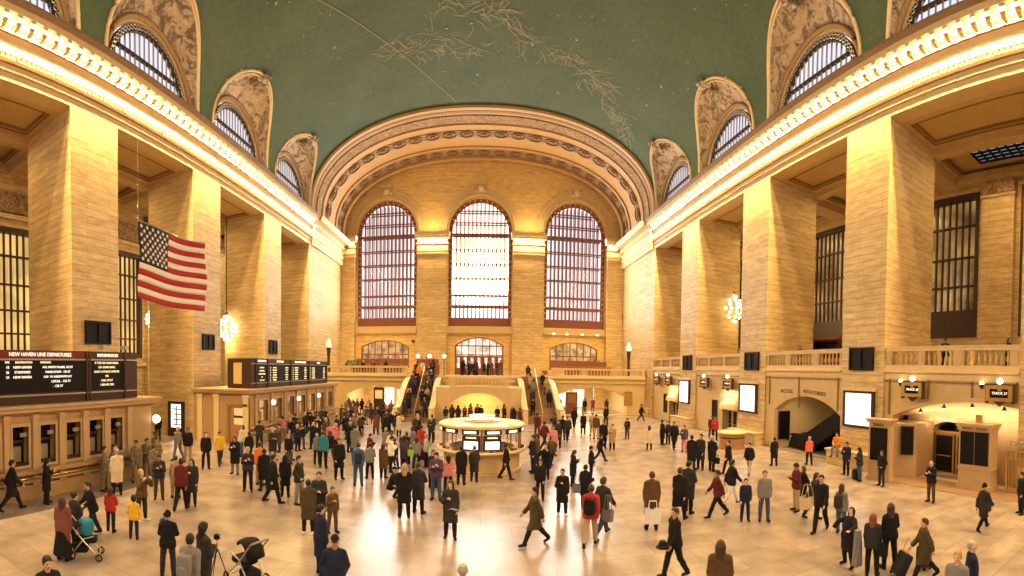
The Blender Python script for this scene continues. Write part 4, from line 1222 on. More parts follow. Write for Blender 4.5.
# bar, plants and torches on the far balcony
def bar(label, x0, x1):
    r = empty('bar_counter', ((x0+x1)/2, 53.5, 4.4)); tag(r, label, 'bar'); W = (x1-x0)/2
    m = MB(); m.box(-W, W, -.5, .5, 0, 1.15); m.build('bar_front', RUST, r)
    m = MB(); m.box(-W-.1, W+.1, -.6, .6, 1.15, 1.25); m.build('bar_top', WOOD, r)
    m = MB(); m.box(-W+.2, W-.2, .9, 1.2, .0, 1.9); m.build('back_shelf', RUST, r)
    rr = random.Random(int(x0))
    for k in range(8):
        b = MB(); x = -W+.5+(2*W-1)*k/7; b.lathe([(.07, 0), (.07, .2), (.03, .27), (.03, .36)], (x, 1.05, 1.9), 8); b.build('bottle', BRASS if rr.random() < .5 else RUST, r, True)
    return r
bar('long dark red bar on the far balcony below the left arched window', -16.0, -9.8)
bar('dark red bar on the far balcony below the right arched window', 10.0, 15.6)
bar('small red serving station beside the left pilaster lamps on the far balcony', -8.2, -5.2)
def plant(label, x, y, z, s):
    r = empty('potted_shrub', (x, y, z)); tag(r, label, 'plant')
    m = MB(); m.lathe([(.18*s, 0), (.26*s, .4*s), (.28*s, .42*s), (.24*s, .42*s)], (0, 0, 0), 12); m.build('pot', RUST, r, True)
    m = MB(); rr = random.Random(int(x*7))
    for _ in range(120):
        a, b_, q = rr.uniform(0, 2*PI), rr.uniform(-.6, 1), rr.uniform(.3, 1)**.4
        c = Vector((math.cos(a)*math.cos(b_)*.75*s*q, math.sin(a)*math.cos(b_)*.75*s*q, 1.0*s + math.sin(b_)*.62*s*q))
        t = Vector((rr.gauss(0, 1), rr.gauss(0, 1), rr.gauss(0, 1))).normalized(); u = t.orthogonal()*.45; L = .3*s
        m.add([tuple(c-t*L*.5), tuple(c+u*L*.4), tuple(c+t*L*.5), tuple(c-u*L*.4)], [(0, 1, 2, 3)])
    m.build('foliage', GREEN_PLANT, r)
plant('rounded green shrub in a pot on the far balcony at the left arched window', -15.6, 52.0, 4.4, 1.15)
plant('small shrub on the balcony behind the left pilaster', -9.6, 52.0, 4.4, .75)
def torchere(label, x, y, z, h):
    r = empty('torch_lamp', (x, y, z)); tag(r, label, 'lamp')
    m = MB(); m.lathe([(.35, 0), (.35, .15), (.2, .3), (.16, h*.6), (.26, h*.95), (.3, h)], (0, 0, 0), 14); m.build('lamp_post', BRONZE, r, True)
    m = MB(); m.lathe([(.26, h), (.34, h+.25), (.22, h+.7), (.04, h+1.1)], (0, 0, 0), 14); m.build('lamp_shade', TORCH, r, True)
torchere('tall bronze torch lamp on the far balcony beside the right corner wall', 17.15, 50.9, 4.4, 3.2)
torchere('tall bronze torch lamp on the far balcony beside the left corner wall', -18.2, 50.9, 4.4, 3.2)
for i, (x, t) in enumerate(((-7.6, 'left lamp of the pair before the left pilaster'), (-6.2, 'right lamp of the pair before the left pilaster'), (-4.5, 'single globe lamp beside the left end of the centre doorway'))):
    r = empty('post_lamp', (x, 52.2, 4.4)); tag(r, t, 'lamp')
    m = MB(); m.lathe([(.16, 0), (.05, .1), (.05, 1.9), (.1, 2.0)], (0, 0, 0), 10); m.build('lamp_post', BRONZE, r, True)
    m = MB(); m.sphere((0, 0, 2.2), .22, 8); m.build('globe', GLOBE, r, True)
# notices
def notice(label, x, y, z0, w, h, mat):
    r = empty('wall_notice', (x, y, z0)); tag(r, label, 'notice')
    m = MB(); m.holed([(-w/2, 0), (w/2, 0), (w/2, h), (-w/2, h)], [[(-w/2+.08, .08), (w/2-.08, .08), (w/2-.08, h-.08), (-w/2+.08, h-.08)]], 'y', -.1, 0); m.build('notice_frame', BRASS, r)
    m = MB(); m.box(-w/2+.06, w/2-.06, -.05, 0, .06, h-.06); m.build('notice_panel', mat, r)
notice('brown notice on the wall below the far balcony, right end', 16.9, YBF+.09, 1.1, 1.1, 1.7, WOOD)
notice('small dark plaque on the far balcony front, left of the stairs', -7.4, YBF-.3, 4.55, .75, .6, RUST)
notice('small dark plaque on the far balcony front, right of the stairs', 6.9, YBF-.3, 4.55, .75, .6, RUST)
k = empty('info_totem', (-10.9, 46.5, 0)); tag(k, 'dark upright totem sign with a yellow panel in front of the left passage', 'sign')
m = MB(); m.box(-.55, .55, -.2, .2, 0, 3.1); m.box(-.6, .6, -.25, .25, 0, .15); m.build('totem_body', DARK, k)
m = MB(); m.box(-.4, .4, -.22, -.2, 1.9, 2.8); m.build('totem_panel', PANE_AMBER, k)
k = empty('info_totem', (10.6, 52.5, 0)); tag(k, 'dark brown totem inside the right passage below the balcony', 'sign')
m = MB(); m.box(-.7, .7, -.2, .2, 0, 2.6); m.build('totem_body', RUST, k)
m = MB(); m.box(-.5, .5, -.22, -.2, 1.3, 2.3); m.build('totem_panel', WOOD, k)

# ------------------------------------------------------------------ information booth
BX, BY = .0, 23.1
k = empty('information_booth', (BX, BY, 0)); tag(k, 'round information booth with lit screens in the middle of the concourse', 'booth')
R = 2.15
m = MB(); m.lathe([(R-.1, 0), (R-.1, .14), (R-.18, .16), (R-.18, 1.0)], (0, 0, 0), 48); m.build('booth_base', STONE_P, k, True)
m = MB(); m.lathe([(R-.5, 1.0), (R+.12, 1.0), (R+.16, 1.06), (R+.12, 1.14), (R-.5, 1.14)], (0, 0, 0), 48); m.build('counter_top', STONE_L, k, True)
for i in range(16):
    a = 2*PI*i/16
    m = MB(); m.tube([(R*.93*math.cos(a), R*.93*math.sin(a), 1.12), (R*.93*math.cos(a), R*.93*math.sin(a), 2.2)], .04, 8); m.build('post', BRASS, k, True)
m = MB(); m.lathe([(R*.9, 1.14), (R*.9, 2.18)], (0, 0, 0), 48); m.build('booth_glass', GLASS, k, True)
m = MB(); m.lathe([(.9, 0), (.9, 2.18)], (0, 0, 0), 32); m.build('inner_core', PANE_SHOP, k, True)
m = MB(); m.lathe([(R*.8, 2.18), (R-.02, 2.18), (R+.06, 2.22), (R+.06, 2.31), (R-.02, 2.36), (1.2, 2.40), (.01, 2.41)], (0, 0, 0), 48); m.build('booth_roof', STONE_L, k, True)
m = MB(); m.lathe([(.95, 2.38), (.95, 2.46), (.62, 2.48), (.62, 2.68), (.68, 2.70), (.01, 2.73)], (0, 0, 0), 32); m.build('roof_drum', BRASS, k, True)
m = MB(); m.lathe([(.64, 2.50), (.64, 2.66)], (0, 0, 0), 32, PI, 2*PI); m.build('drum_light', WHITE_TXT, k, True)
for i in range(12):
    a = 2*PI*(i+.5)/12; c = Vector((math.cos(a), math.sin(a), 0)); t = Vector((-c.y, c.x, 0))
    def Q(r, u, z): p = c*r + t*u; return (p.x, p.y, z)
    m = MB(); m.add([Q(R-.02, -.42, 1.96), Q(R-.02, .42, 1.96), Q(R-.02, .42, 2.19), Q(R-.02, -.42, 2.19), Q(R-.12, -.42, 1.96), Q(R-.12, .42, 1.96), Q(R-.12, .42, 2.19), Q(R-.12, -.42, 2.19)], [(0,1,2,3), (4,7,6,5), (0,4,5,1), (3,2,6,7), (0,3,7,4), (1,5,6,2)]); b = m.build('header_box', DARK, k)
    m = MB(); m.add([Q(R-.01, -.3, 2.01), Q(R-.01, .3, 2.01), Q(R-.01, .3, 2.13), Q(R-.01, -.3, 2.13)], [(0, 1, 2, 3)]); m.build('header_light', WHITE_TXT, b)
for a in (-PI/2-.235, -PI/2+.235):
    c = Vector((math.cos(a), math.sin(a), 0)); t = Vector((-c.y, c.x, 0))
    def Q(r, u, z): p = c*r + t*u; return (p.x, p.y, z)
    m = MB(); m.add([Q(R+.02, -.43, 1.2), Q(R+.02, .43, 1.2), Q(R+.02, .43, 1.92), Q(R+.02, -.43, 1.92), Q(R-.12, -.43, 1.2), Q(R-.12, .43, 1.2), Q(R-.12, .43, 1.92), Q(R-.12, -.43, 1.92)], [(0,1,2,3), (4,7,6,5), (0,4,5,1), (3,2,6,7), (0,3,7,4), (1,5,6,2)]); b = m.build('screen', DARK, k)
    m = MB(); m.add([Q(R+.03, -.34, 1.28), Q(R+.03, .34, 1.28), Q(R+.03, .34, 1.66), Q(R+.03, -.34, 1.66)], [(0, 1, 2, 3)]); m.build('screen_panel', SCREEN, b)
    m = MB(); m.add([Q(R+.03, -.25, 1.79), Q(R+.03, .25, 1.79), Q(R+.03, .25, 1.86), Q(R+.03, -.25, 1.86)], [(0, 1, 2, 3)]); m.build('screen_title', TXT_AMBER, b)
# leaflets on the counter
rr = random.Random(5)
for _ in range(26):
    m = MB(); a = rr.uniform(PI, 2*PI); m.box((R-.05)*math.cos(a)-.09, (R-.05)*math.cos(a)+.09, (R-.05)*math.sin(a)-.06, (R-.05)*math.sin(a)+.06, 1.14, 1.14+rr.uniform(.03, .12)); m.build('leaflet', DARKRED if rr.random() < .6 else STEEL, k)

# ------------------------------------------------------------------ flag, chandeliers
fx = -12.6
A = Vector((fx, 13.1, 10.98)); Bp = Vector((fx, 17.6, 10.98)); HH = 3.1
NXF, NZF = 52, 26
def flag_pt(s, t):
    p = A.lerp(Bp, s) + Vector((0, 0, -HH*t))
    p.x += .16*math.sin(s*7 + t*2)*(.25+.75*s) - .05*math.sin(t*9)
    p.z += .10*math.sin(s*PI)*(-1) - .12*s*t
    p.y += .05*math.sin(t*6+s*3)
    return p
RED = simple('flag_red', (.36, .018, .022), .8, noise=.08); FWHITE = simple('flag_white', (.74, .66, .55), .8, noise=.06); NAVY = simple('flag_navy', (.012, .013, .035), .8)
fl = empty('hanging_flag', tuple(A)); tag(fl, 'large American flag hanging in front of the second left pier', 'flag')
def flag_patch(name, s0, s1, t0, t1, mat, off=0.):
    m = MB(); na, nb_ = max(2, int((s1-s0)*NXF)), max(2, int((t1-t0)*NZF))
    vs = []
    for i in range(na+1):
        for j in range(nb_+1):
            p = flag_pt(s0+(s1-s0)*i/na, t0+(t1-t0)*j/nb_) - A; vs.append((p.x+off, p.y, p.z))
    m.add(vs, [(i*(nb_+1)+j, i*(nb_+1)+j+1, (i+1)*(nb_+1)+j+1, (i+1)*(nb_+1)+j) for i in range(na) for j in range(nb_)])
    o = m.build(name, mat, fl, True)
    sm = o.modifiers.new('s', 'SOLIDIFY'); sm.thickness = .012; sm.offset = 0
    return o
for i in range(13):
    mt = RED if i % 2 == 0 else FWHITE
    t0, t1 = i/13, (i+1)/13
    flag_patch('red_stripe' if i % 2 == 0 else 'white_stripe', .42 if i < 7 else 0, 1, t0, t1, mt)
flag_patch('canton', 0, .42, 0, 7/13, NAVY)
sm_ = MB()
for r in range(9):
    for c in range(6 if r % 2 == 0 else 5):
        s = .42*(c*2+1+(r % 2))/12; t = (7/13)*(r+1)/10
        p = flag_pt(s, t) - A
        pts = []
        for q in range(10):
            a = PI/2 + q*PI/5; rr_ = .105 if q % 2 == 0 else .045
            pts.append((p.x+.02, p.y + rr_*math.cos(a), p.z + rr_*math.sin(a)))
        sm_.add(pts + [(p.x+.02, p.y, p.z)], [(q, (q+1) % 10, 10) for q in range(10)])
        pts = [(p.x-.02, y, z) for _, y, z in pts]; sm_.add(pts + [(p.x-.02, p.y, p.z)], [(q, (q+1) % 10, 10) for q in range(10)])
sm_.build('stars', FWHITE, fl)
m = MB(); m.tube([tuple(flag_pt(s/20, 0)-A) for s in range(21)], .035, 6); m.tube([(0, 0, .02), (0, 0, 19.0)], .006, 5); m.tube([tuple(Bp-A), (0, Bp.y-A.y, 19.0)], .006, 5)
m.build('halyard', STEEL, fl)

def chandelier(label, x, y, z, r, ztop):
    root = empty('chandelier', (x, y, z)); tag(root, label, 'chandelier')
    m = MB(); m.tube([(0, 0, r*1.6), (0, 0, ztop-z)], .05, 6)
    m.lathe([(.02, r*1.9), (.22, r*1.7), (.1, r*1.5)], (0, 0, 0), 12); m.build('stem', BRONZE, root)
    m = MB()
    for k in range(-3, 4):
        rr = r*math.cos(k/3.6*PI/2)
        m.tube([(rr*math.cos(a), rr*math.sin(a), k*r*.42) for a in [2*PI*q/20 for q in range(20)]], .05, 6, True)
    for q in range(10):
        a = 2*PI*q/10; m.tube([(r*math.cos(k/3.6*PI/2)*math.cos(a), r*math.cos(k/3.6*PI/2)*math.sin(a), k*r*.42) for k in range(-3, 4)], .035, 5)
    m.build('chandelier_frame', BRASS, root, True)
    sb = MB(); sb.sphere((0, 0, 0), .13, 6); me = sb.mesh('bulb', CHAND, True)
    for k in range(-3, 4):
        rr = r*math.cos(k/3.6*PI/2)*1.08; n = max(5, int(11*math.cos(k/3.6*PI/2)))
        for q in range(n):
            a = 2*PI*(q+.5*(k % 2))/n; put('bulb', me, root, (rr*math.cos(a), rr*math.sin(a), k*r*.42))
    return root
chandelier('large round chandelier hanging in the left gallery between the second and third piers', -23.3, 36.3, 8.9, .85, ZL)
chandelier('chandelier glimpsed behind the flag in the left gallery', -25.0, 28.1, 9.2, .75, ZL)
chandelier('large round chandelier hanging in the right gallery of the third bay', 23.0, 37.1, 11.4, .95, ZL)
chandelier('chandelier glimpsed behind the second right pier', 25.0, 29.1, 11.9, .8, ZL)
# ------------------------------------------------------------------ people: one continuous skin per pose, clothes as children
class Field:
    """distance field on a grid; surface() returns one closed smooth mesh."""
    def __init__(s, lo, hi, h):
        s.h = h; s.lo = np.array(lo, float)
        s.n = np.ceil((np.array(hi)-s.lo)/h).astype(int)+1
        s.ax = [s.lo[i]+h*np.arange(s.n[i]) for i in range(3)]
        s.D = np.full(s.n, 1.0, np.float32)
    def _box(s, lo, hi):
        a = np.maximum(0, np.floor((lo-s.lo)/s.h).astype(int)); b = np.minimum(s.n, np.ceil((hi-s.lo)/s.h).astype(int)+1)
        return a, b
    def cap(s, p, q, r0, r1=None, k=.02, sc=(1, 1, 1)):
        """round cone from p to q, squeezed by sc, smoothly joined."""
        r1 = r0 if r1 is None else r1
        sc = np.array(sc, float); p = np.array(p, float); q = np.array(q, float)
        R = max(r0, r1)*sc.max() + k + 3*s.h
        a, b = s._box(np.minimum(p, q)-R, np.maximum(p, q)+R)
        if (b <= a).any(): return s
        X, Y, Z = np.meshgrid(*[s.ax[i][a[i]:b[i]] for i in range(3)], indexing='ij')
        m = (p+q)/2
        P = np.stack([X, Y, Z], -1)
        Ps = (P-m)/sc; ps = (p-m)/sc; qs = (q-m)/sc
        d = qs-ps; L2 = d@d
        t = np.clip(((Ps-ps)@d)/L2, 0, 1) if L2 > 1e-12 else np.zeros(X.shape)
        dist = (np.linalg.norm(Ps-ps-t[..., None]*d, axis=-1) - (r0+(r1-r0)*t))*sc.min()
        sl = tuple(slice(a[i], b[i]) for i in range(3))
        D = s.D[sl]
        h = np.clip(.5+.5*(D-dist)/k, 0, 1)
        s.D[sl] = D*(1-h)+dist*h - k*h*(1-h)
        return s
    def cut(s, point, normal):
        """keep the side that the normal points away from."""
        n = np.array(normal, float); n /= np.linalg.norm(n); p = np.array(point, float)
        v = (s.ax[0][:, None, None]-p[0])*n[0] + (s.ax[1][None, :, None]-p[1])*n[1] + (s.ax[2][None, None, :]-p[2])*n[2]
        s.D = np.maximum(s.D, v.astype(np.float32))
        return s
    def carve(s, other):
        s.D = np.maximum(s.D, -other.D); return s
    def surface(s, name, mat, relax=1):
        D = s.D; ins = D < 0
        nx, ny, nz = D.shape
        c = [(i, j, k) for i in (0, 1) for j in (0, 1) for k in (0, 1)]
        cnt = np.zeros((nx-1, ny-1, nz-1), np.int8)
        for i, j, k in c: cnt += ins[i:nx-1+i, j:ny-1+j, k:nz-1+k]
        act = (cnt > 0) & (cnt < 8)
        idx = np.full(act.shape, -1, np.int64); cells = np.argwhere(act); idx[act] = np.arange(len(cells))
        acc_ = np.zeros((len(cells), 3)); num = np.zeros(len(cells))
        ci, cj, ck = cells.T
        for a in range(8):
            for ax in range(3):
                if c[a][ax] == 1: continue
                b = list(c[a]); b[ax] = 1
                d0 = D[ci+c[a][0], cj+c[a][1], ck+c[a][2]]; d1 = D[ci+b[0], cj+b[1], ck+b[2]]
                m = (d0 < 0) != (d1 < 0)
                t = d0[m]/(d0[m]-d1[m])
                pt = np.tile(np.array(c[a], float), (m.sum(), 1)); pt[:, ax] += t
                acc_[m] += pt; num[m] += 1
        V = s.lo + s.h*(cells + acc_/np.maximum(1, num)[:, None])
        Q = []
        for ax in range(3):
            sl0 = [slice(None)]*3; sl1 = [slice(None)]*3
            sl0[ax] = slice(0, -1); sl1[ax] = slice(1, None)
            e = ins[tuple(sl0)] != ins[tuple(sl1)]
            o = [k for k in range(3) if k != ax]
            for k in o:
                z = [slice(None)]*3; z[k] = 0; e[tuple(z)] = False
                z[k] = -1; e[tuple(z)] = False
            E = np.argwhere(e)
            if not len(E): continue
            def at(d0, d1):
                q = E.copy(); q[:, o[0]] += d0; q[:, o[1]] += d1
                return idx[q[:, 0], q[:, 1], q[:, 2]]
            q = np.stack([at(-1, -1), at(0, -1), at(0, 0), at(-1, 0)], 1)
            fl_ = ins[E[:, 0], E[:, 1], E[:, 2]]
            if ax == 1: fl_ = ~fl_
            q[~fl_] = q[~fl_][:, ::-1]
            Q.append(q[(q >= 0).all(1)])
        Q = np.concatenate(Q)
        for _ in range(relax):
            S = np.zeros_like(V); N_ = np.zeros(len(V))
            for a, b in ((0, 1), (1, 2), (2, 3), (3, 0)):
                np.add.at(S, Q[:, a], V[Q[:, b]]); np.add.at(S, Q[:, b], V[Q[:, a]])
                np.add.at(N_, Q[:, a], 1); np.add.at(N_, Q[:, b], 1)
            V = V*.6 + .4*S/np.maximum(1, N_)[:, None]
        me = bpy.data.meshes.new(name)
        me.vertices.add(len(V)); me.vertices.foreach_set('co', V.astype(np.float32).ravel())
        me.loops.add(Q.size); me.loops.foreach_set('vertex_index', Q.astype(np.int32).ravel())
        me.polygons.add(len(Q)); me.polygons.foreach_set('loop_start', np.arange(0, Q.size, 4, dtype=np.int32))
        me.polygons.foreach_set('use_smooth', [True]*len(Q))
        me.update(calc_edges=True); me.validate()
        for m_ in (mat if isinstance(mat, list) else [mat]): me.materials.append(m_)
        return me

def fabric(name, col, noise=.18):
    return simple(name, col, .85, spec=.12, noise=noise, scale=14, bump=.15)
FAB = {k: fabric('cloth_' + k, v) for k, v in dict(
    black=(.012, .011, .012), charcoal=(.028, .026, .027), navy=(.014, .018, .040), brown=(.085, .047, .024), olive=(.060, .046, .022),
    grey=(.17, .16, .155), pale=(.42, .39, .36), white=(.66, .62, .57), cream=(.56, .44, .29), tan=(.32, .21, .11), khaki=(.36, .26, .15),
    maroon=(.095, .016, .018), red=(.36, .030, .026), yellow=(.62, .36, .03), orange=(.62, .17, .03), pink=(.52, .17, .18), blue=(.045, .10, .22),
    teal=(.03, .17, .24), denim=(.050, .072, .125), purple=(.075, .042, .085), green=(.28, .48, .05), coral=(.62, .12, .06), plaid=(.16, .055, .045)).items()}
def camo_mat():
    m, nt, b = new_mat('cloth_camo'); N, L = nt.nodes, nt.links
    tc = N.new('ShaderNodeTexCoord'); nz = N.new('ShaderNodeTexNoise'); nz.inputs['Scale'].default_value = 11; nz.inputs['Detail'].default_value = 2
    L.new(tc.outputs['Object'], nz.inputs['Vector']); cr = N.new('ShaderNodeValToRGB'); cr.color_ramp.interpolation = 'CONSTANT'
    e = cr.color_ramp.elements; e[0].color = (.11, .085, .045, 1); e[1].position = .5; e[1].color = (.26, .20, .12, 1)
    x = e.new(.58); x.color = (.07, .06, .03, 1)
    L.new(nz.outputs['Fac'], cr.inputs[0]); L.new(cr.outputs[0], b.inputs['Base Color']); b.inputs['Roughness'].default_value = .9
    return m
FAB['camo'] = camo_mat()
SKIN = [simple('skin_tone_%d' % i, c, .55, spec=.3, noise=.06, scale=20) for i, c in enumerate(((.58, .35, .24), (.50, .28, .18), (.36, .19, .11), (.15, .075, .045)))]
HAIRC = {k: simple('hair_' + k, v, .6, spec=.3, noise=.3, scale=40) for k, v in dict(black=(.010, .008, .007), brown=(.050, .024, .012), blond=(.36, .22, .09), grey=(.28, .26, .24), red=(.16, .05, .02)).items()}
EYE = simple('eye_dark', (.02, .012, .01), .3); LIP = simple('lip', (.38, .12, .10), .5)

def ang(fwd, out, side):
    f, o = math.radians(fwd), math.radians(out)
    return np.array([side*math.sin(o), -math.sin(f)*math.cos(o), -math.cos(f)*math.cos(o)])
def rotx(p, a, c):
    """lean forward by a about the x axis through c."""
    p = np.array(p, float)-c; ca, sa = math.cos(a), math.sin(a)
    return np.array([p[0], p[1]*ca - p[2]*sa, p[1]*sa + p[2]*ca]) + c

# pose: arms (left, right) = (forward, out, elbow, inward); legs = (forward, out, knee); lean, head (pitch, yaw), fingers curl
POSES = dict(
    stand=dict(arms=((3, 8, 14, 4), (3, 8, 10, 4)), legs=((2, 4, 3), (-1, 5, 2))),
    pockets=dict(arms=((-14, 17, 62, 26), (-14, 17, 58, 26)), legs=((4, 6, 6), (-2, 5, 2)), curl=1.0),
    phone=dict(arms=((16, 8, 112, 24), (14, 9, 108, 28)), legs=((2, 4, 3), (-2, 5, 2)), head=(-22, 0), curl=.9),
    photo=dict(arms=((50, 18, 112, 20), (50, 18, 112, 20)), legs=((2, 5, 2), (-3, 6, 3)), head=(8, 0), curl=1.0),
    crossed=dict(arms=((18, 12, 88, 62), (22, 12, 84, 60)), legs=((1, 6, 2), (1, 6, 2)), curl=.8),
    walk=dict(arms=((-24, 7, 14, 2), (26, 7, 24, 4)), legs=((27, 2, 6), (-20, 2, 22)), lean=4),
    stroll=dict(arms=((16, 8, 18, 4), (-14, 8, 14, 2)), legs=((-13, 2, 18), (17, 2, 4)), lean=2, head=(0, 14)),
    strap=dict(arms=((4, 8, 12, 3), (8, 14, 118, 34)), legs=((8, 4, 8), (-4, 4, 2)), head=(-4, -18), curl=.9),
    lookup=dict(arms=((-4, 10, 30, 16), (4, 9, 20, 8)), legs=((3, 6, 3), (-2, 7, 2)), head=(26, 10), lean=-3),
    push=dict(arms=((38, 7, 34, 4), (38, 7, 34, 4)), legs=((16, 3, 10), (-14, 3, 12)), lean=14, head=(-10, 0), curl=1.0),
    sway=dict(arms=((40, 40, 30, 0), (20, 60, 20, 0)), legs=((12, 14, 20), (-6, 10, 6)), lean=-14, head=(18, 20)),
    sit=dict(arms=((28, 10, 60, 22), (28, 10, 66, 26)), legs=((84, 9, 82), (80, 9, 78)), lean=10, head=(-14, 0), curl=.8),
    crouch=dict(arms=((46, 14, 50, 20), (50, 14, 44, 22)), legs=((104, 14, 131), (98, 12, 126)), lean=16, head=(0, 0), curl=.8),
    child=dict(arms=((6, 12, 24, 6), (2, 12, 16, 4)), legs=((4, 5, 3), (-3, 5, 2)), head=(4, 12), hs=1.32),
)
BODY = {}
HREST = np.array([0, 0, 1.50])
def build_pose(name):
    P = POSES[name]; hs = P.get('hs', 1.0)
    lean = math.radians(P.get('lean', 0)); pc = np.array([0, 0, .95])
    up = lambda p: rotx(p, lean, pc)
    J = {}
    for s, (f, o, kn) in ((1, P['legs'][0]), (-1, P['legs'][1])):
        hip = np.array([s*.092, 0, .92]); k = hip + .43*ang(f, o, s); a = k + .42*ang(f-kn, o*.4, s)
        t = a + np.array([s*.035, -.155, -.045]) if f-kn > -32 else a + np.array([s*.02, -.10, -.13])
        J['leg', s] = (hip, k, a, t)
    drop = min(min(J['leg', s][2][2]-.085, J['leg', s][3][2]-.04) for s in (1, -1))
    off = np.array([0, 0, -drop])
    for s in (1, -1): J['leg', s] = tuple(p+off for p in J['leg', s])
    U = lambda p: up(p)+off
    for s, (f, o, el, inn) in ((1, P['arms'][0]), (-1, P['arms'][1])):
        sh = np.array([s*.168, 0, 1.385]); e = sh + .285*ang(f, o, s)
        fd = ang(f+el, -inn, s); w = e + .25*fd
        J['arm', s] = (U(sh), U(e), U(w), (U(e+fd)-U(e)))
    pit, yaw = [math.radians(v) for v in P.get('head', (0, 0))]
    Rh = Matrix.Rotation(yaw, 3, 'Z') @ Matrix.Rotation(-pit, 3, 'X')
    hc = U(np.array([0, 0, 1.50]))
    def H(p):
        v = Rh @ Vector((np.array(p)-HREST)*hs); return np.array(v) + hc
    J['H'] = (Rh, hc, hs)
    pv = U(np.array([0, 0, .95])); bx = U
    lo = np.min([p for k, v in J.items() if k != 'H' for p in v[:3]] + [H((0, 0, 1.8)), (-.3, -.35, 0)], axis=0) - .22
    hi = np.max([p for k, v in J.items() if k != 'H' for p in v[:3]] + [H((0, 0, 1.8)), (.3, .3, 1.2)], axis=0) + .22
    lo[2] = -.03
    def torso(F, g, k=.05):
        F.cap(bx((-.06, .01, .95)), bx((.06, .01, .95)), .112+g, k=k, sc=(1, .92, 1))
        F.cap(bx((0, 0, 1.0)), bx((0, -.005, 1.17)), .128+g, .135+g, k, (1.08, .82, 1))
        F.cap(bx((0, 0, 1.18)), bx((0, .0, 1.31)), .138+g, .128+g, k, (1.12, .82, 1))
        F.cap(bx((-.125, .005, 1.385)), bx((.125, .005, 1.385)), .050+g*.8, k=k)
        for s in (1, -1): F.cap(bx((s*.02, .015, 1.44)), bx((s*.145, .005, 1.385)), .040+g*.7, .048+g*.7, k)
    def arms(F, g, wrist=True, k=.03):
        for s in (1, -1):
            sh, e, w, fd = J['arm', s]
            F.cap(sh, e, .052+g, .043+g, k); F.cap(e, w - (0 if wrist else .035)*fd, .043+g, .029+g*1.3, .02)
    def legs(F, g, k=.03, shin=True):
        for s in (1, -1):
            hip, kn, a, t = J['leg', s]
            F.cap(hip, kn, .086+g, .058+g, k)
            if shin: F.cap(kn, a, .058+g, .038+g*1.4, .02); F.cap(kn*.7+a*.3+np.array([0, .015, 0]), kn*.55+a*.45, .05+g, k=.03)
    # skin
    F = Field(lo, hi, .0115)
    torso(F, 0); arms(F, 0); legs(F, 0)
    for s in (1, -1):
        hip, kn, a, t = J['leg', s]
        F.cap(a + np.array([0, .03, -.045]), t, .036, .030, .02)
        sh, e, w, fd = J['arm', s]
        fd = fd/np.linalg.norm(fd)
        side = np.array([s*1.0, 0, 0]) - fd*(s*fd[0]); side /= np.linalg.norm(side)
        if abs(fd[0]) > .8: side = np.array([0, -1., 0])
        back = np.cross(fd, side); cu = P.get('curl', .35)
        acr = back if abs(fd[2]) > .6 else side                     # across the knuckles
        nrm = np.cross(fd, acr)
        if nrm@np.array([-s, 0, 0]) < 0 and abs(fd[2]) > .6: nrm = -nrm
        pl = w + fd*.085
        F.cap(w, pl, .026, .030, .012, (1, 1, 1))
        for q in (-1, 1): F.cap(w+fd*.03+acr*.012*q, pl+acr*.024*q, .019, .019, .01)
        for q, L in zip((-1.5, -.5, .5, 1.5), (.062, .074, .070, .054)):
            b0 = pl + acr*.0235*q + fd*.012
            d1 = fd*math.cos(cu*.9) + nrm*math.sin(cu*.9); d2 = fd*math.cos(cu*1.9) + nrm*math.sin(cu*1.9)
            m1 = b0 + d1*L*.55; F.cap(b0, m1, .0112, .0105, .006); F.cap(m1, m1+d2*L*.5, .0105, .0095, .005)
        th = w + fd*.03 - acr*.030; F.cap(w+fd*.02-acr*.012, th+(fd*.7-acr*.6)*.03, .014, .012, .01); F.cap(th+(fd*.7-acr*.6)*.03, th+(fd*.85-acr*.3+nrm*.4)*.062, .0115, .010, .006)
    F.cap(bx((0, .012, 1.40)), H((0, .008, 1.56)), .056, .052, .03)
    F.cap(H((0, .012, 1.640)), H((0, .004, 1.66)), .088*hs, .086*hs, .02, (.88, 1.06, 1.02))
    F.cap(H((0, -.022, 1.575)), H((0, -.03, 1.60)), .056*hs, .062*hs, .03)
    F.cap(H((0, -.060, 1.545)), H((0, -.055, 1.55)), .024*hs, k=.02)
    F.cap(H((0, -.088, 1.645)), H((0, -.108, 1.605)), .009*hs, .0165*hs, .012)
    F.cap(H((-.035, -.078, 1.662)), H((.035, -.078, 1.662)), .014*hs, k=.015)
    for s in (1, -1):
        F.cap(H((s*.083, .012, 1.63)), H((s*.086, .016, 1.60)), .017*hs, .012*hs, .008)
    me = F.surface('person', [SKIN[0], EYE, LIP])
    V = np.empty(len(me.polygons)*3, np.float32); me.polygons.foreach_get('center', V); V = V.reshape(-1, 3)
    mi = np.zeros(len(V), np.int32)
    for p, r, ix in ((H((.033, -.083, 1.637)), .0125, 1), (H((-.033, -.083, 1.637)), .0125, 1), (H((.012, -.09, 1.572)), .012, 2), (H((-.012, -.09, 1.572)), .012, 2)):
        mi[np.linalg.norm(V-p, axis=1) < r*hs*1.15] = ix
    me.polygons.foreach_set('material_index', mi)
    out = {'body': me, 'J': J, 'up': up, 'off': off, 'U': U, 'H': H}
    h2 = .017
    # jacket, long coat, shirt
    nrm = U(np.array([0, 0, 1.0]))-U(np.array([0, 0, 0.0]))
    def collar(F, g): F.cap(bx((0, .015, 1.42)), bx((0, .02, 1.485)), .075+g, .068+g, .02)
    G = Field(lo, hi, h2); torso(G, .028, .06); arms(G, .024, False); collar(G, 0)
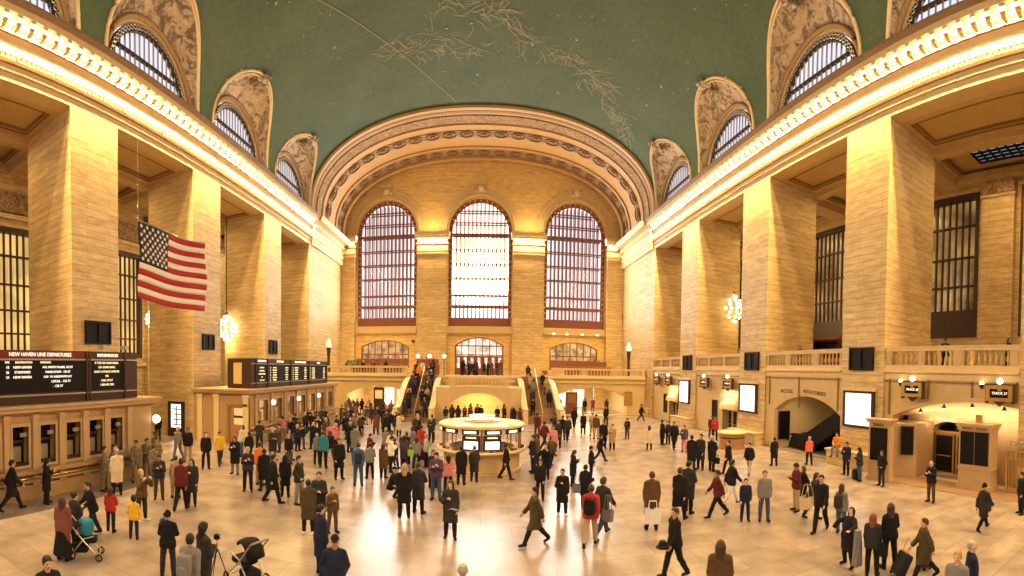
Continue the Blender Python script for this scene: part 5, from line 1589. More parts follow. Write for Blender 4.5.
    G.cap(bx((-.075, .012, .87)), bx((.075, .012, .87)), .138, k=.06, sc=(1, 1, 1.1)); G.cap(bx((0, .01, .86)), bx((0, 0, 1.1)), .140, .145, .05, (1.16, .92, 1))
    if name not in ('sit', 'crouch'):
        for s in (1, -1):
            hip, kn, a, t = J['leg', s]; G.cap(hip, hip*.75+kn*.25, .122, .12, .05)
    G.cut(bx((0, 0, .80)), -nrm)
    Kn = Field(lo, hi, h2); Kn.cap(bx((0, 0, 1.47)), bx((0, 0, 1.62)), .054, .058, .01); G.carve(Kn)
    out['jacket'] = G.surface('jacket', FAB['black'])
    G = Field(lo, hi, h2); torso(G, .030, .06); arms(G, .028, False); collar(G, .004)
    hem = .50
    if name not in ('sit', 'crouch'):
        for s in (1, -1):
            hip, kn, a, t = J['leg', s]; G.cap(hip, kn, .115, .105, .10)
        G.cap(bx((0, .01, 1.02)), (J['leg', 1][1]+J['leg', -1][1])/2 + np.array([0, .01, -.02]), .148, .165, .08, (1.15, 1.0, 1))
        G.cut((0, 0, hem), (0, 0, -1))
    else:
        for s in (1, -1):
            hip, kn, a, t = J['leg', s]; G.cap(hip, hip*.35+kn*.65, .115, .10, .08)
    Kn = Field(lo, hi, h2); Kn.cap(bx((0, 0, 1.475)), bx((0, 0, 1.62)), .054, .058, .01); G.carve(Kn)
    out['coat'] = G.surface('coat', FAB['black'])
    G = Field(lo, hi, h2); legs(G, .018); G.cap(bx((-.055, .01, .95)), bx((.055, .01, .95)), .128, k=.06, sc=(1, .95, 1)); G.cap(bx((0, 0, .95)), bx((0, 0, 1.02)), .14, .14, .04, (1.08, .86, 1))
    G.cut(bx((0, 0, 1.03)), nrm)
    if name not in ('sit', 'crouch'): G.cut((0, 0, .075), (0, 0, -1))
    out['trousers'] = G.surface('trousers', FAB['black'])
    G = Field(lo, hi, h2)
    if name not in ('sit', 'crouch'):
        mid = (J['leg', 1][2]+J['leg', -1][2])/2
        G.cap(bx((0, .01, .98)), mid*.85 + np.array([0, 0, .16]), .15, .26, .06, (1.08, .95, 1)); G.cut((0, 0, .16), (0, 0, -1)); G.cut(bx((0, 0, 1.06)), nrm)
        out['skirt'] = G.surface('skirt', FAB['black'])
    for s in (1, -1):
        G = Field(lo, hi, .0125)
        hip, kn, a, t = J['leg', s]
        G.cap(a + np.array([0, .032, -.042]), t, .047, .041, .02); G.cap(a + np.array([0, .02, -.03]), a + np.array([0, .012, .03]), .046, .05, .02)
        if name not in ('sit', 'crouch'): G.cut((0, 0, .002), (0, 0, -1))
        out['shoe', s] = G.surface('shoe', FAB['black'])
    BODY[name] = out

# hair and hats in the head's own frame (origin at the neck joint)
HAIR = {}
def hair(kind):
    F = Field((-.22, -.24, 1.22), (.22, .26, 1.92), .011)
    sk = lambda g: F.cap((0, .014, 1.640), (0, .006, 1.662), .088+g, .086+g, .02, (.9, 1.07, 1.03))
    if kind == 'short':
        sk(.012); F.cap((0, .06, 1.60), (0, .05, 1.66), .07, .08, .02); F.cut((0, -.05, 1.655), (0, -.75, -.65)); F.cut((0, 0, 1.565), (0, 0, -1))
    elif kind == 'receding':
        sk(.007); F.cut((0, .0, 1.66), (0, -.9, -.2)); F.cut((0, 0, 1.57), (0, 0, -1)); F.cut((0, 0, 1.70), (0, -.3, 1))
    elif kind == 'long':
        sk(.017); F.cap((0, .055, 1.62), (0, .075, 1.40), .085, .07, .04, (1.15, .7, 1))
        for s in (1, -1): F.cap((s*.075, .015, 1.63), (s*.085, .015, 1.44), .032, .026, .03)
        G = Field((-.22, -.24, 1.22), (.22, .26, 1.92), .011); G.cap((0, -.09, 1.50), (0, -.085, 1.64), .068, .062, .01); F.carve(G)
    elif kind == 'bun':
        sk(.012); F.cap((0, .105, 1.70), (0, .11, 1.705), .045, k=.02); F.cut((0, -.05, 1.655), (0, -.8, -.6)); F.cut((0, 0, 1.57), (0, 0, -1))
    elif kind == 'hat':
        sk(.022); F.cap((0, .02, 1.73), (0, .02, 1.75), .05, k=.05); F.cut((0, -.02, 1.655), (0, -.25, -1))
    elif kind == 'cap':
        sk(.017); F.cut((0, -.02, 1.665), (0, -.12, -1)); F.cap((0, -.09, 1.672), (0, -.15, 1.662), .05, .045, .01, (1.15, 1, .16))
    elif kind == 'hood':
        sk(.034); F.cap((0, .03, 1.60), (0, .05, 1.48), .11, .12, .04)
        G = Field((-.22, -.24, 1.22), (.22, .26, 1.92), .011); G.cap((0, -.16, 1.60), (0, -.06, 1.62), .075, .072, .01); F.carve(G)
    F.lo = F.lo - HREST; F.ax = None
    me = F.surface('hair', HAIRC['black'], 2)
    HAIR[kind] = me
for k in ('short', 'receding', 'long', 'bun', 'hat', 'cap', 'hood'): hair(k)
for k in POSES: build_pose(k)

CAMX, CAMY = 0.0, 0.0
PEOPLE = []
def person(x, y, rel, pose, h, top, tc, bot, bc, hr, hc, skin, label, group=None, z=0., shoes='black'):
    """rel: 0 faces the camera's side of the hall, 90 faces the right-hand wall, 180 faces away; h: standing height."""
    B = BODY[pose]; S = h/1.745
    az = math.degrees(math.atan2(x-CAMX, y-CAMY))
    o = put('person', B['body'], None, (x, y, z), math.radians(rel-az), SKIN[skin]); o.scale = (S, S, S)
    tag(o, label, 'person', group)
    if top: put('coat' if top == 'coat' else 'jacket', B[top], o, mat=FAB[tc])
    put('skirt' if bot == 'skirt' else 'trousers', B[bot if bot in B else 'trousers'], o, mat=FAB[bc])
    for s in (1, -1): put('shoe', B['shoe', s], o, mat=FAB[shoes])
    if hr:
        Rh, hcn, hs = B['J']['H']
        nm = {'hat': 'hat', 'cap': 'cap', 'hood': 'hood'}.get(hr, 'hair')
        q = put(nm, HAIR[hr], o, mat=(FAB[hc] if nm != 'hair' else HAIRC[hc]))
        q.matrix_local = Matrix.Translation(Vector(hcn)) @ Rh.to_4x4() @ Matrix.Diagonal((hs, hs, hs, 1))
    PEOPLE.append((o, pose, S))
    return o
def at_person(o, p):
    """a point given in a person's own frame (metres for a 1.745 m figure)."""
    M_ = Matrix.Translation(o.location) @ Matrix.Rotation(o.rotation_euler[2], 4, 'Z') @ Matrix.Scale(o.scale[0], 4)
    return M_ @ Vector(p)
# x, y, facing, pose, height, top, colour, lower garment, colour, hair or hat, colour, skin, label
ROWS = [
(-13.8, 7.85, 100, 'walk', 1.85, 'coat', 'black', 'trousers', 'black', 'short', 'black', 1, 'person in black coat walking at the left edge beside the ticket counter'),
(-13.8, 9.36, 80, 'phone', 1.69, 'coat', 'black', 'trousers', 'black', 'long', 'black', 0, 'woman in black coat looking at a phone against the ticket counter ledge'),
(-13.8, 12.82, 60, 'pockets', 1.84, 'jacket', 'camo', 'trousers', 'camo', 'short', 'brown', 0, 'tallest soldier in camouflage nearest the ticket counter'),
(-13.74, 12.19, 80, 'strap', 1.83, 'jacket', 'camo', 'trousers', 'camo', 'short', 'black', 1, 'bare-headed soldier in camouflage talking to the person in the cream coat'),
(-12.93, 12.13, 200, 'stand', 1.84, 'coat', 'cream', 'trousers', 'black', 'short', 'grey', 0, 'person in long cream coat with back turned among the soldiers'),
(-13.8, 14.14, 20, 'stand', 1.85, 'jacket', 'camo', 'trousers', 'camo', 'cap', 'olive', 1, 'soldier in camouflage and cap behind the cream coat'),
(-13.8, 14.82, -30, 'crossed', 1.86, 'jacket', 'camo', 'trousers', 'camo', 'cap', 'olive', 2, 'soldier with folded arms in the middle of the camouflage group'),
(-13.8, 15.46, 10, 'pockets', 1.82, 'jacket', 'camo', 'trousers', 'camo', 'hat', 'olive', 1, 'soldier in olive knitted hat at the rear of the group'),
(-13.2, 14.6, 170, 'strap', 1.66, 'jacket', 'camo', 'trousers', 'camo', 'short', 'brown', 0, 'soldier in camouflage with one arm raised, seen from behind'),
(-14.92, 16.61, 30, 'stand', 1.86, 'jacket', 'camo', 'trousers', 'camo', 'cap', 'olive', 2, 'soldier at the far end of the camouflage group beyond the counter corner'),
(-10.11, 10.6, 40, 'photo', 1.69, 'jacket', 'brown', 'trousers', 'charcoal', 'bun', 'blond', 0, 'woman in brown jacket and white shoes raising a camera'),
(-11.32, 12.84, 0, 'phone', 1.74, 'jacket', 'charcoal', 'trousers', 'olive', 'short', 'black', 2, 'man in dark jacket and olive trousers facing the camera, left of centre'),
(-10.94, 13.38, 190, 'stand', 1.64, 'coat', 'tan', 'trousers', 'tan', 'short', 'brown', 0, 'person in tan coat half hidden behind the couple'),
(-9.84, 12.33, 160, 'stroll', 1.86, 'jacket', 'maroon', 'trousers', 'black', 'short', 'black', 2, 'man of a walking couple in dark maroon jacket'),
(-9.89, 13.03, -10, 'strap', 1.7, 'coat', 'charcoal', 'trousers', 'black', 'long', 'brown', 0, 'woman of a walking couple in dark coat with long brown hair'),
(-9.2, 9.3, 170, 'child', 1.25, 'jacket', 'yellow', 'trousers', 'navy', 'short', 'black', 2, 'small boy in yellow jacket standing alone near the stroller'),
(-9.43, 6.89, 150, 'stand', 1.67, 'coat', 'plaid', 'skirt', 'black', 'long', 'brown', 1, 'woman in maroon plaid coat over a long black skirt beside the stroller'),
(-9.8, 7.58, 130, 'strap', 1.58, 'jacket', 'charcoal', 'trousers', 'black', 'bun', 'black', 1, 'woman in charcoal jacket just behind the maroon plaid coat'),
(-10.21, 8.57, -70, 'push', 1.68, 'jacket', 'black', 'trousers', 'navy', 'short', 'black', 1, 'person in black bending towards the stroller from the far side'),
(-10.12, 9.22, 160, 'strap', 1.38, 'jacket', 'red', 'trousers', 'navy', 'long', 'brown', 0, 'girl in bright pink-red jacket next to the stroller'),
(-6.9, 8.13, 170, 'crossed', 1.58, 'jacket', 'black', 'trousers', 'charcoal', 'hat', 'black', 1, 'person in black knitted hat and black jacket holding a baby on the shoulder'),
(-5.4, 7.04, 150, 'stroll', 1.72, 'jacket', 'grey', 'trousers', 'denim', 'short', 'black', 1, 'man in grey hooded jacket with a rucksack at the bottom left'),
(-5.53, 7.69, 120, 'strap', 1.72, 'coat', 'charcoal', 'trousers', 'black', 'long', 'black', 0, 'woman with long black hair beside the grey hooded man'),
(-6.45, 4.37, 20, 'stand', 1.72, 'jacket', 'black', 'trousers', 'black', 'short', 'black', 1, 'dark-haired person cut off at the bottom edge, far left'),
(-14.66, 18.98, 0, 'stand', 1.86, 'jacket', 'black', 'trousers', 'khaki', 'short', 'black', 2, 'man in black jacket and khaki trousers behind the standing couple'),
(-15.42, 19.07, -40, 'stroll', 1.86, 'jacket', 'grey', 'trousers', 'grey', 'short', 'grey', 0, 'man in pale grey jacket beside the man with khaki trousers'),
(-12.9, 18.17, 10, 'stand', 1.85, 'jacket', 'black', 'trousers', 'black', 'short', 'brown', 0, 'person in black beside the yellow jacket'),
(-12.83, 19.33, 20, 'stroll', 1.77, 'jacket', 'yellow', 'trousers', 'charcoal', 'short', 'black', 1, 'person in bright yellow jacket in front of the lit counter'),
(-11.12, 18.05, -20, 'phone', 1.81, 'coat', 'black', 'trousers', 'grey', 'long', 'brown', 0, 'woman in black coat and pale leggings right of the yellow jacket'),
(-9.11, 15.79, -5, 'phone', 1.81, 'jacket', 'charcoal', 'trousers', 'black', 'short', 'grey', 0, 'grey-haired man holding both hands up in front of his dark jacket'),
(-9.13, 16.87, 150, 'stand', 1.86, 'jacket', 'orange', 'trousers', 'tan', 'short', 'brown', 1, 'person in orange jacket behind the grey-haired man'),
(-8.54, 16.11, -160, 'stand', 1.73, 'coat', 'black', 'trousers', 'navy', 'short', 'black', 2, 'person in long black coat covering the orange jacket'),
(-7.47, 14.82, 100, 'stroll', 1.84, 'coat', 'black', 'trousers', 'black', 'short', 'black', 1, 'person in black coat stepping right, left of two black coats'),
(-7.4, 15.72, 170, 'stand', 1.61, 'coat', 'black', 'trousers', 'black', 'hood', 'black', 1, 'hooded person in black coat seen from behind'),
(-6.54, 15.12, 60, 'pockets', 1.79, 'jacket', 'charcoal', 'trousers', 'grey', 'short', 'black', 0, 'person in dark jacket and pale grey trousers with hand on hip'),
(-7.83, 21.13, 170, 'stand', 1.86, 'jacket', 'teal', 'trousers', 'black', 'short', 'brown', 0, 'person in teal jacket seen from behind in front of the crowd'),
(-6.36, 19.26, 20, 'stand', 1.86, 'coat', 'black', 'trousers', 'black', 'short', 'brown', 1, 'person in long black coat right of the teal jacket'),
(-5.2, 18.36, 180, 'stand', 1.85, 'jacket', 'blue', 'trousers', 'denim', 'short', 'brown', 0, 'man in blue jacket carrying a dark rucksack, seen from behind'),
(-5.02, 19.67, 190, 'strap', 1.65, 'jacket', 'grey', 'trousers', 'black', 'short', 'black', 1, 'person in grey hooded top right of the blue jacket'),
(-4.48, 20.05, 150, 'stand', 1.58, 'coat', 'brown', 'trousers', 'black', 'long', 'brown', 0, 'woman in brown coat beside the grey hooded top'),
(-4.37, 21.27, 100, 'phone', 1.76, 'jacket', 'white', 'trousers', 'black', 'short', 'black', 1, 'person in white top near the purple coat'),
(-4.33, 21.93, 150, 'stroll', 1.58, 'jacket', 'charcoal', 'trousers', 'navy', 'short', 'black', 0, 'person in charcoal jacket between the white top and the purple coat'),
(-3.93, 22.44, 170, 'stand', 1.63, 'coat', 'purple', 'trousers', 'charcoal', 'long', 'black', 1, 'woman in purple coat at the crowd edge near the stairs'),
(-3.29, 22.38, 170, 'stroll', 1.63, 'jacket', 'grey', 'trousers', 'navy', 'long', 'brown', 0, 'person in grey top with a bright green bag'),
(-3.41, 25.06, 160, 'stand', 1.86, 'jacket', 'red', 'trousers', 'maroon', 'short', 'black', 1, 'person in bright red jacket at the foot of the left stairs'),
(-2.84, 22.84, 100, 'strap', 1.7, 'jacket', 'pale', 'trousers', 'black', 'short', 'grey', 0, 'person in pale jacket leaning on the booth counter'),
(-5.09, 12.46, 180, 'stand', 1.65, 'coat', 'olive', 'trousers', 'black', 'short', 'black', 2, 'person in olive-black coat with white shoes, seen from behind'),
(-5.02, 13.18, -10, 'crossed', 1.74, 'coat', 'charcoal', 'trousers', 'brown', 'short', 'brown', 0, 'person in dark coat facing camera, behind the olive-black coat'),
(-4.45, 12.85, 30, 'strap', 1.4, 'jacket', 'brown', 'trousers', 'brown', 'bun', 'brown', 1, 'shorter person in rust brown jacket hugging the dark coat'),
(-3.77, 10.05, 110, 'stand', 1.72, 'coat', 'navy', 'trousers', 'navy', 'short', 'black', 0, 'man in dark blue coat just behind the black cap wearer'),
(-2.81, 8.27, 0, 'pockets', 1.72, 'jacket', 'navy', 'trousers', 'black', 'cap', 'black', 2, 'man in navy quilted jacket and black cap, cut off at the bottom'),
(-2.58, 14.81, 185, 'stand', 1.81, 'coat', 'black', 'trousers', 'black', 'long', 'blond', 0, 'blond person in long black coat of the embracing pair'),
(-2.17, 15.33, 150, 'crossed', 1.78, 'coat', 'charcoal', 'trousers', 'black', 'short', 'brown', 0, 'dark-haired person of the embracing pair in black'),
(-3.53, 17.24, 70, 'crouch', 1.7, 'jacket', 'black', 'trousers', 'black', 'cap', 'black', 1, 'person in black and a cap crouching low on the floor, centre left'),
(-20.59, 23.26, -10, 'strap', 1.86, 'jacket', 'black', 'trousers', 'charcoal', 'short', 'black', 2, 'person in black standing beyond the end of the near ticket counter'),
(-0.9, 13.21, 0, 'strap', 1.71, 'coat', 'charcoal', 'trousers', 'black', 'long', 'brown', 0, 'woman in charcoal coat walking towards camera with white paper'),
(-1.72, 17.03, -10, 'phone', 1.85, 'jacket', 'purple', 'trousers', 'denim', 'short', 'black', 0, 'person in purple jacket of the pair left of the booth'),
(-2.03, 18.75, 20, 'stand', 1.61, 'coat', 'charcoal', 'trousers', 'black', 'short', 'black', 1, 'tall person in charcoal coat behind the purple jacket'),
(-1.33, 17.92, 200, 'strap', 1.58, 'jacket', 'pink', 'trousers', 'navy', 'long', 'black', 1, 'person in pale pink jacket with long black hair beside the purple jacket'),
(-0.88, 19.4, 170, 'stand', 1.7, 'coat', 'black', 'trousers', 'black', 'short', 'black', 1, 'person in black coat standing at the booth, left of the red hat'),
(-0.32, 19.97, 175, 'strap', 1.58, 'coat', 'charcoal', 'trousers', 'black', 'hat', 'red', 0, 'person in dark coat and red hat at the booth counter'),
(1.13, 20.49, 100, 'stroll', 1.68, 'jacket', 'black', 'trousers', 'black', 'short', 'black', 1, 'person in black walking right past the booth screens'),
(2.53, 21.79, -60, 'strap', 1.86, 'jacket', 'charcoal', 'trousers', 'navy', 'short', 'black', 1, 'taller person of the dark pair at the right end of the booth'),
(2.78, 22.45, -120, 'stand', 1.82, 'jacket', 'brown', 'trousers', 'charcoal', 'short', 'brown', 0, 'person in brown jacket of the pair at the right end of the booth'),
(-0.29, 7.51, 180, 'stand', 1.72, 'jacket', 'black', 'trousers', 'black', 'receding', 'grey', 0, 'bald grey-haired man, only the head showing at the bottom edge'),
(1.57, 12.7, -75, 'walk', 1.71, 'coat', 'olive', 'trousers', 'black', 'short', 'black', 1, 'man in olive brown coat striding to the left across the centre'),
(2.29, 17.17, -20, 'stand', 1.58, 'jacket', 'black', 'trousers', 'black', 'short', 'black', 1, 'man in black jacket over white shirt right behind the olive coat'),
(2.82, 15.29, 5, 'strap', 1.61, 'coat', 'black', 'trousers', 'black', 'short', 'black', 1, 'woman in black parka and white shoes facing the camera'),
(4.0, 19.14, 80, 'phone', 1.58, 'coat', 'black', 'trousers', 'black', 'long', 'brown', 0, 'person in long black coat reading a phone, centre right'),
(3.8, 15.96, 160, 'strap', 1.59, 'coat', 'black', 'trousers', 'black', 'short', 'black', 1, 'man in black coat with a grey bag behind the red jacket'),
(5.04, 20.08, 100, 'stand', 1.58, 'jacket', 'black', 'trousers', 'black', 'short', 'black', 2, 'person in black seen just above the man with the grey bag'),
(3.13, 12.42, 170, 'stroll', 1.79, 'jacket', 'red', 'trousers', 'khaki', 'short', 'brown', 0, 'person in bright red jacket with black rucksack and khaki trousers'),
(3.65, 13.03, 140, 'walk', 1.86, 'jacket', 'charcoal', 'trousers', 'denim', 'short', 'brown', 0, 'companion in charcoal jacket and jeans right of the red jacket'),
(6.54, 24.05, 100, 'walk', 1.58, 'jacket', 'black', 'trousers', 'black', 'short', 'black', 1, 'person in black striding right beyond the phone reader'),
(5.32, 13.21, 185, 'stand', 1.86, 'coat', 'brown', 'trousers', 'black', 'short', 'brown', 0, 'man in dark brown coat carrying a large white bag'),
(6.53, 13.7, 160, 'stroll', 1.84, 'coat', 'black', 'trousers', 'black', 'short', 'brown', 0, 'man in long black coat left of the plaid coated pair'),
(7.21, 14.37, 150, 'strap', 1.86, 'coat', 'charcoal', 'trousers', 'black', 'short', 'black', 1, 'person in charcoal coat just right of the long black coat'),
(4.64, 9.94, -60, 'stroll', 1.73, 'jacket', 'black', 'trousers', 'black', 'short', 'brown', 1, 'man in black suit looking up to the left and holding a hat'),
(4.53, 7.56, 180, 'stand', 1.72, 'coat', 'brown', 'trousers', 'brown', 'long', 'brown', 0, 'long-haired woman in dark brown coat cut off at the bottom centre right'),
(7.94, 13.55, -70, 'walk', 1.69, 'jacket', 'maroon', 'trousers', 'black', 'short', 'black', 2, 'woman in crimson jacket and black trousers striding left'),
(9.15, 14.57, 120, 'walk', 1.78, 'jacket', 'black', 'trousers', 'white', 'short', 'black', 1, 'man in black jacket and white trousers striding away'),
(8.58, 12.74, 10, 'stand', 1.45, 'jacket', 'navy', 'trousers', 'navy', 'short', 'black', 0, 'boy in navy jacket beside the man in grey'),
(9.14, 12.4, 10, 'stand', 1.73, 'jacket', 'grey', 'trousers', 'denim', 'short', 'brown', 0, 'man in grey jacket and jeans beside the boy'),
(12.3, 28.81, 120, 'stand', 1.75, 'coat', 'black', 'trousers', 'black', 'short', 'black', 1, 'left person of the dark couple near the far right doorways'),
(12.88, 29.11, -40, 'stand', 1.64, 'jacket', 'charcoal', 'trousers', 'black', 'short', 'black', 0, 'right person of the dark couple near the far right doorways'),
(12.42, 27.05, 20, 'stroll', 1.86, 'coat', 'black', 'trousers', 'black', 'short', 'black', 1, 'person in black coat right of the dark couple'),
(10.67, 27.14, 175, 'stand', 1.58, 'coat', 'cream', 'trousers', 'black', 'long', 'black', 0, 'woman in cream coat alone on the bright floor, seen from behind'),
(12.56, 25.81, -20, 'strap', 1.73, 'jacket', 'purple', 'trousers', 'pink', 'short', 'brown', 0, 'person with pinkish trousers near the third right pier'),
(10.43, 20.53, 160, 'stand', 1.86, 'coat', 'black', 'trousers', 'charcoal', 'short', 'black', 1, 'left one of two black coats standing close, centre right'),
(11.06, 20.73, -30, 'stand', 1.86, 'coat', 'charcoal', 'trousers', 'black', 'short', 'black', 0, 'right one of two black coats standing close, centre right'),
(11.44, 20.19, 150, 'strap', 1.82, 'coat', 'black', 'trousers', 'black', 'short', 'grey', 0, 'person in black coat with a handbag, right of the close pair'),
(11.86, 19.24, -60, 'stroll', 1.72, 'jacket', 'black', 'trousers', 'black', 'short', 'brown', 0, 'man in black jacket walking past the round desk'),
(12.82, 18.76, -20, 'walk', 1.63, 'jacket', 'black', 'trousers', 'khaki', 'short', 'black', 0, 'man in black jacket and khaki trousers in front of the round desk'),
(17.33, 30.8, 10, 'stand', 1.74, 'jacket', 'maroon', 'trousers', 'black', 'short', 'black', 1, 'left person in dark red near the narrow black panel'),
(17.05, 29.72, 10, 'strap', 1.77, 'jacket', 'red', 'trousers', 'black', 'short', 'black', 2, 'right person in red near the narrow black panel'),
(15.17, 19.76, -150, 'strap', 1.58, 'coat', 'black', 'trousers', 'black', 'short', 'black', 1, 'person in black coat before the escalator archway'),
(8.31, 27.65, -10, 'strap', 1.68, 'coat', 'tan', 'trousers', 'black', 'short', 'black', 0, 'man in tan brown overcoat standing on the bright floor'),
(7.83, 28.12, 10, 'stand', 1.86, 'coat', 'black', 'trousers', 'black', 'short', 'black', 1, 'person in black left of the tan overcoat'),
(10.8, 32.05, -20, 'strap', 1.58, 'jacket', 'charcoal', 'trousers', 'charcoal', 'short', 'black', 1, 'lone person in dark clothes near the brown notice'),
(16.27, 43.86, 110, 'walk', 1.78, 'jacket', 'black', 'trousers', 'black', 'short', 'black', 1, 'person in black leaning forward by the far right corner'),
(2.96, 20.52, -10, 'photo', 1.63, 'coat', 'black', 'trousers', 'black', 'short', 'brown', 0, 'person in black coat raising both hands to the face, right of the booth'),
(3.63, 23.09, 20, 'stroll', 1.63, 'jacket', 'brown', 'trousers', 'navy', 'long', 'brown', 1, 'person in brown jacket behind the raised hands'),
(4.98, 28.82, -30, 'stand', 1.84, 'coat', 'charcoal', 'trousers', 'black', 'short', 'black', 1, 'person in charcoal coat at the foot of the right stairs'),
(5.89, 32.25, 160, 'stand', 1.76, 'jacket', 'black', 'trousers', 'black', 'short', 'black', 0, 'left of two people in black beside the right stairs'),
(6.14, 31.64, 20, 'stroll', 1.81, 'jacket', 'charcoal', 'trousers', 'black', 'short', 'brown', 1, 'right of two people in black beside the right stairs'),
(8.15, 39.01, 170, 'walk', 1.86, 'jacket', 'black', 'trousers', 'black', 'short', 'black', 1, 'person walking into the right passage'),
(8.1, 35.17, 20, 'stand', 1.7, 'coat', 'black', 'trousers', 'black', 'short', 'black', 2, 'person in black coat outside the right passage'),
(8.55, 33.99, -20, 'strap', 1.81, 'jacket', 'tan', 'trousers', 'tan', 'short', 'brown', 0, 'person in tan jacket outside the right passage'),
(8.47, 32.43, 160, 'stand', 1.86, 'jacket', 'brown', 'trousers', 'khaki', 'short', 'brown', 0, 'person in brown jacket close to the tan jacket'),
(11.44, 40.19, -30, 'stand', 1.86, 'jacket', 'black', 'trousers', 'black', 'short', 'black', 1, 'person standing on the right of the passage mouth'),
(3.35, 39.52, 200, 'walk', 1.72, 'jacket', 'maroon', 'trousers', 'black', 'short', 'black', 1, 'person in dark red at the foot of the right stair parapet'),
(4.13, 33.24, 160, 'stand', 1.86, 'jacket', 'maroon', 'trousers', 'maroon', 'short', 'black', 1, 'person in dark red beside the right stairs'),
(4.01, 28.5, 140, 'walk', 1.81, 'jacket', 'maroon', 'trousers', 'black', 'short', 'black', 1, 'person in dark red walking left of the right stairs'),
(4.21, 26.1, 10, 'stand', 1.78, 'jacket', 'pink', 'trousers', 'charcoal', 'long', 'brown', 0, 'person in dusky pink near the right stairs'),
(10.81, 12.67, -60, 'phone', 1.79, 'jacket', 'maroon', 'trousers', 'khaki', 'short', 'black', 2, 'man in maroon jacket on the phone, khaki trousers, striding'),
(11.45, 13.01, -60, 'walk', 1.58, 'coat', 'black', 'trousers', 'black', 'long', 'brown', 0, 'woman in black just behind the maroon jacket'),
(10.66, 11.62, 60, 'push', 1.68, 'jacket', 'charcoal', 'trousers', 'charcoal', 'long', 'brown', 0, 'woman leaning with a big pale shoulder bag'),
(10.01, 10.49, -20, 'stroll', 1.86, 'jacket', 'black', 'trousers', 'black', 'short', 'black', 1, 'tall person in black with patterned top beside the big pale bag'),
(10.4, 9.95, 150, 'stand', 1.58, 'jacket', 'grey', 'trousers', 'denim', 'long', 'brown', 0, 'woman in blue-grey jacket and jeans with a dark rucksack'),
(8.73, 8.09, -40, 'sway', 1.55, 'coat', 'black', 'trousers', 'black', 'long', 'black', 0, 'girl in black coat swaying back with arms out'),
(8.72, 7.22, 170, 'stand', 1.58, 'jacket', 'charcoal', 'trousers', 'black', 'long', 'red', 0, 'woman with reddish hair holding a grey coat, seen from behind'),
(9.38, 7.17, -150, 'strap', 1.72, 'jacket', 'black', 'trousers', 'black', 'long', 'brown', 1, 'taller person in black half hidden behind the reddish-haired woman'),
(9.41, 6.09, -70, 'walk', 1.58, 'coat', 'olive', 'trousers', 'black', 'short', 'brown', 0, 'person in dark olive coat striding left, pulling a suitcase'),
(7.58, 4.15, -20, 'stand', 1.72, 'jacket', 'grey', 'trousers', 'black', 'bun', 'blond', 0, 'blond woman in grey jacket cut off at the bottom right'),
(8.23, 4.17, 100, 'stand', 1.72, 'jacket', 'navy', 'trousers', 'navy', 'receding', 'grey', 0, 'balding man in navy jacket cut off at the bottom right'),
(15.56, 9.84, -30, 'phone', 1.68, 'jacket', 'black', 'trousers', 'brown', 'receding', 'grey', 0, 'bald man in black shirt and brown trousers before the vestibule door'),
(13.64, 6.52, 140, 'walk', 1.58, 'coat', 'charcoal', 'trousers', 'black', 'hat', 'black', 1, 'person in dark coat and hat walking with a shoulder bag near the double screens'),
(15.98, 6.06, -60, 'stand', 1.58, 'jacket', 'black', 'trousers', 'black', 'short', 'black', 1, 'person in black at the right edge beside the gate'),
(16.82, 15.82, -20, 'strap', 1.7, 'jacket', 'navy', 'trousers', 'black', 'short', 'black', 1, 'man in navy jacket leaning at the first right pier bench'),
(16.35, 14.49, -60, 'phone', 1.63, 'jacket', 'charcoal', 'trousers', 'denim', 'long', 'black', 1, 'woman with a bag waiting beside the notice stand'),
(16.35, 13.11, -40, 'pockets', 1.65, 'jacket', 'black', 'trousers', 'charcoal', 'short', 'black', 2, 'person in black standing against the side of the notice stand'),
(17.05, 18.94, -150, 'strap', 1.61, 'jacket', 'coral', 'trousers', 'black', 'short', 'grey', 0, 'person in orange-red shirt in front of the escalator'),
(18.36, 18.0, -22, 'sit', 1.7, 'jacket', 'orange', 'trousers', 'grey', 'short', 'black', 0, 'person in orange top sitting on the end of the pier bench by the escalator'),
]
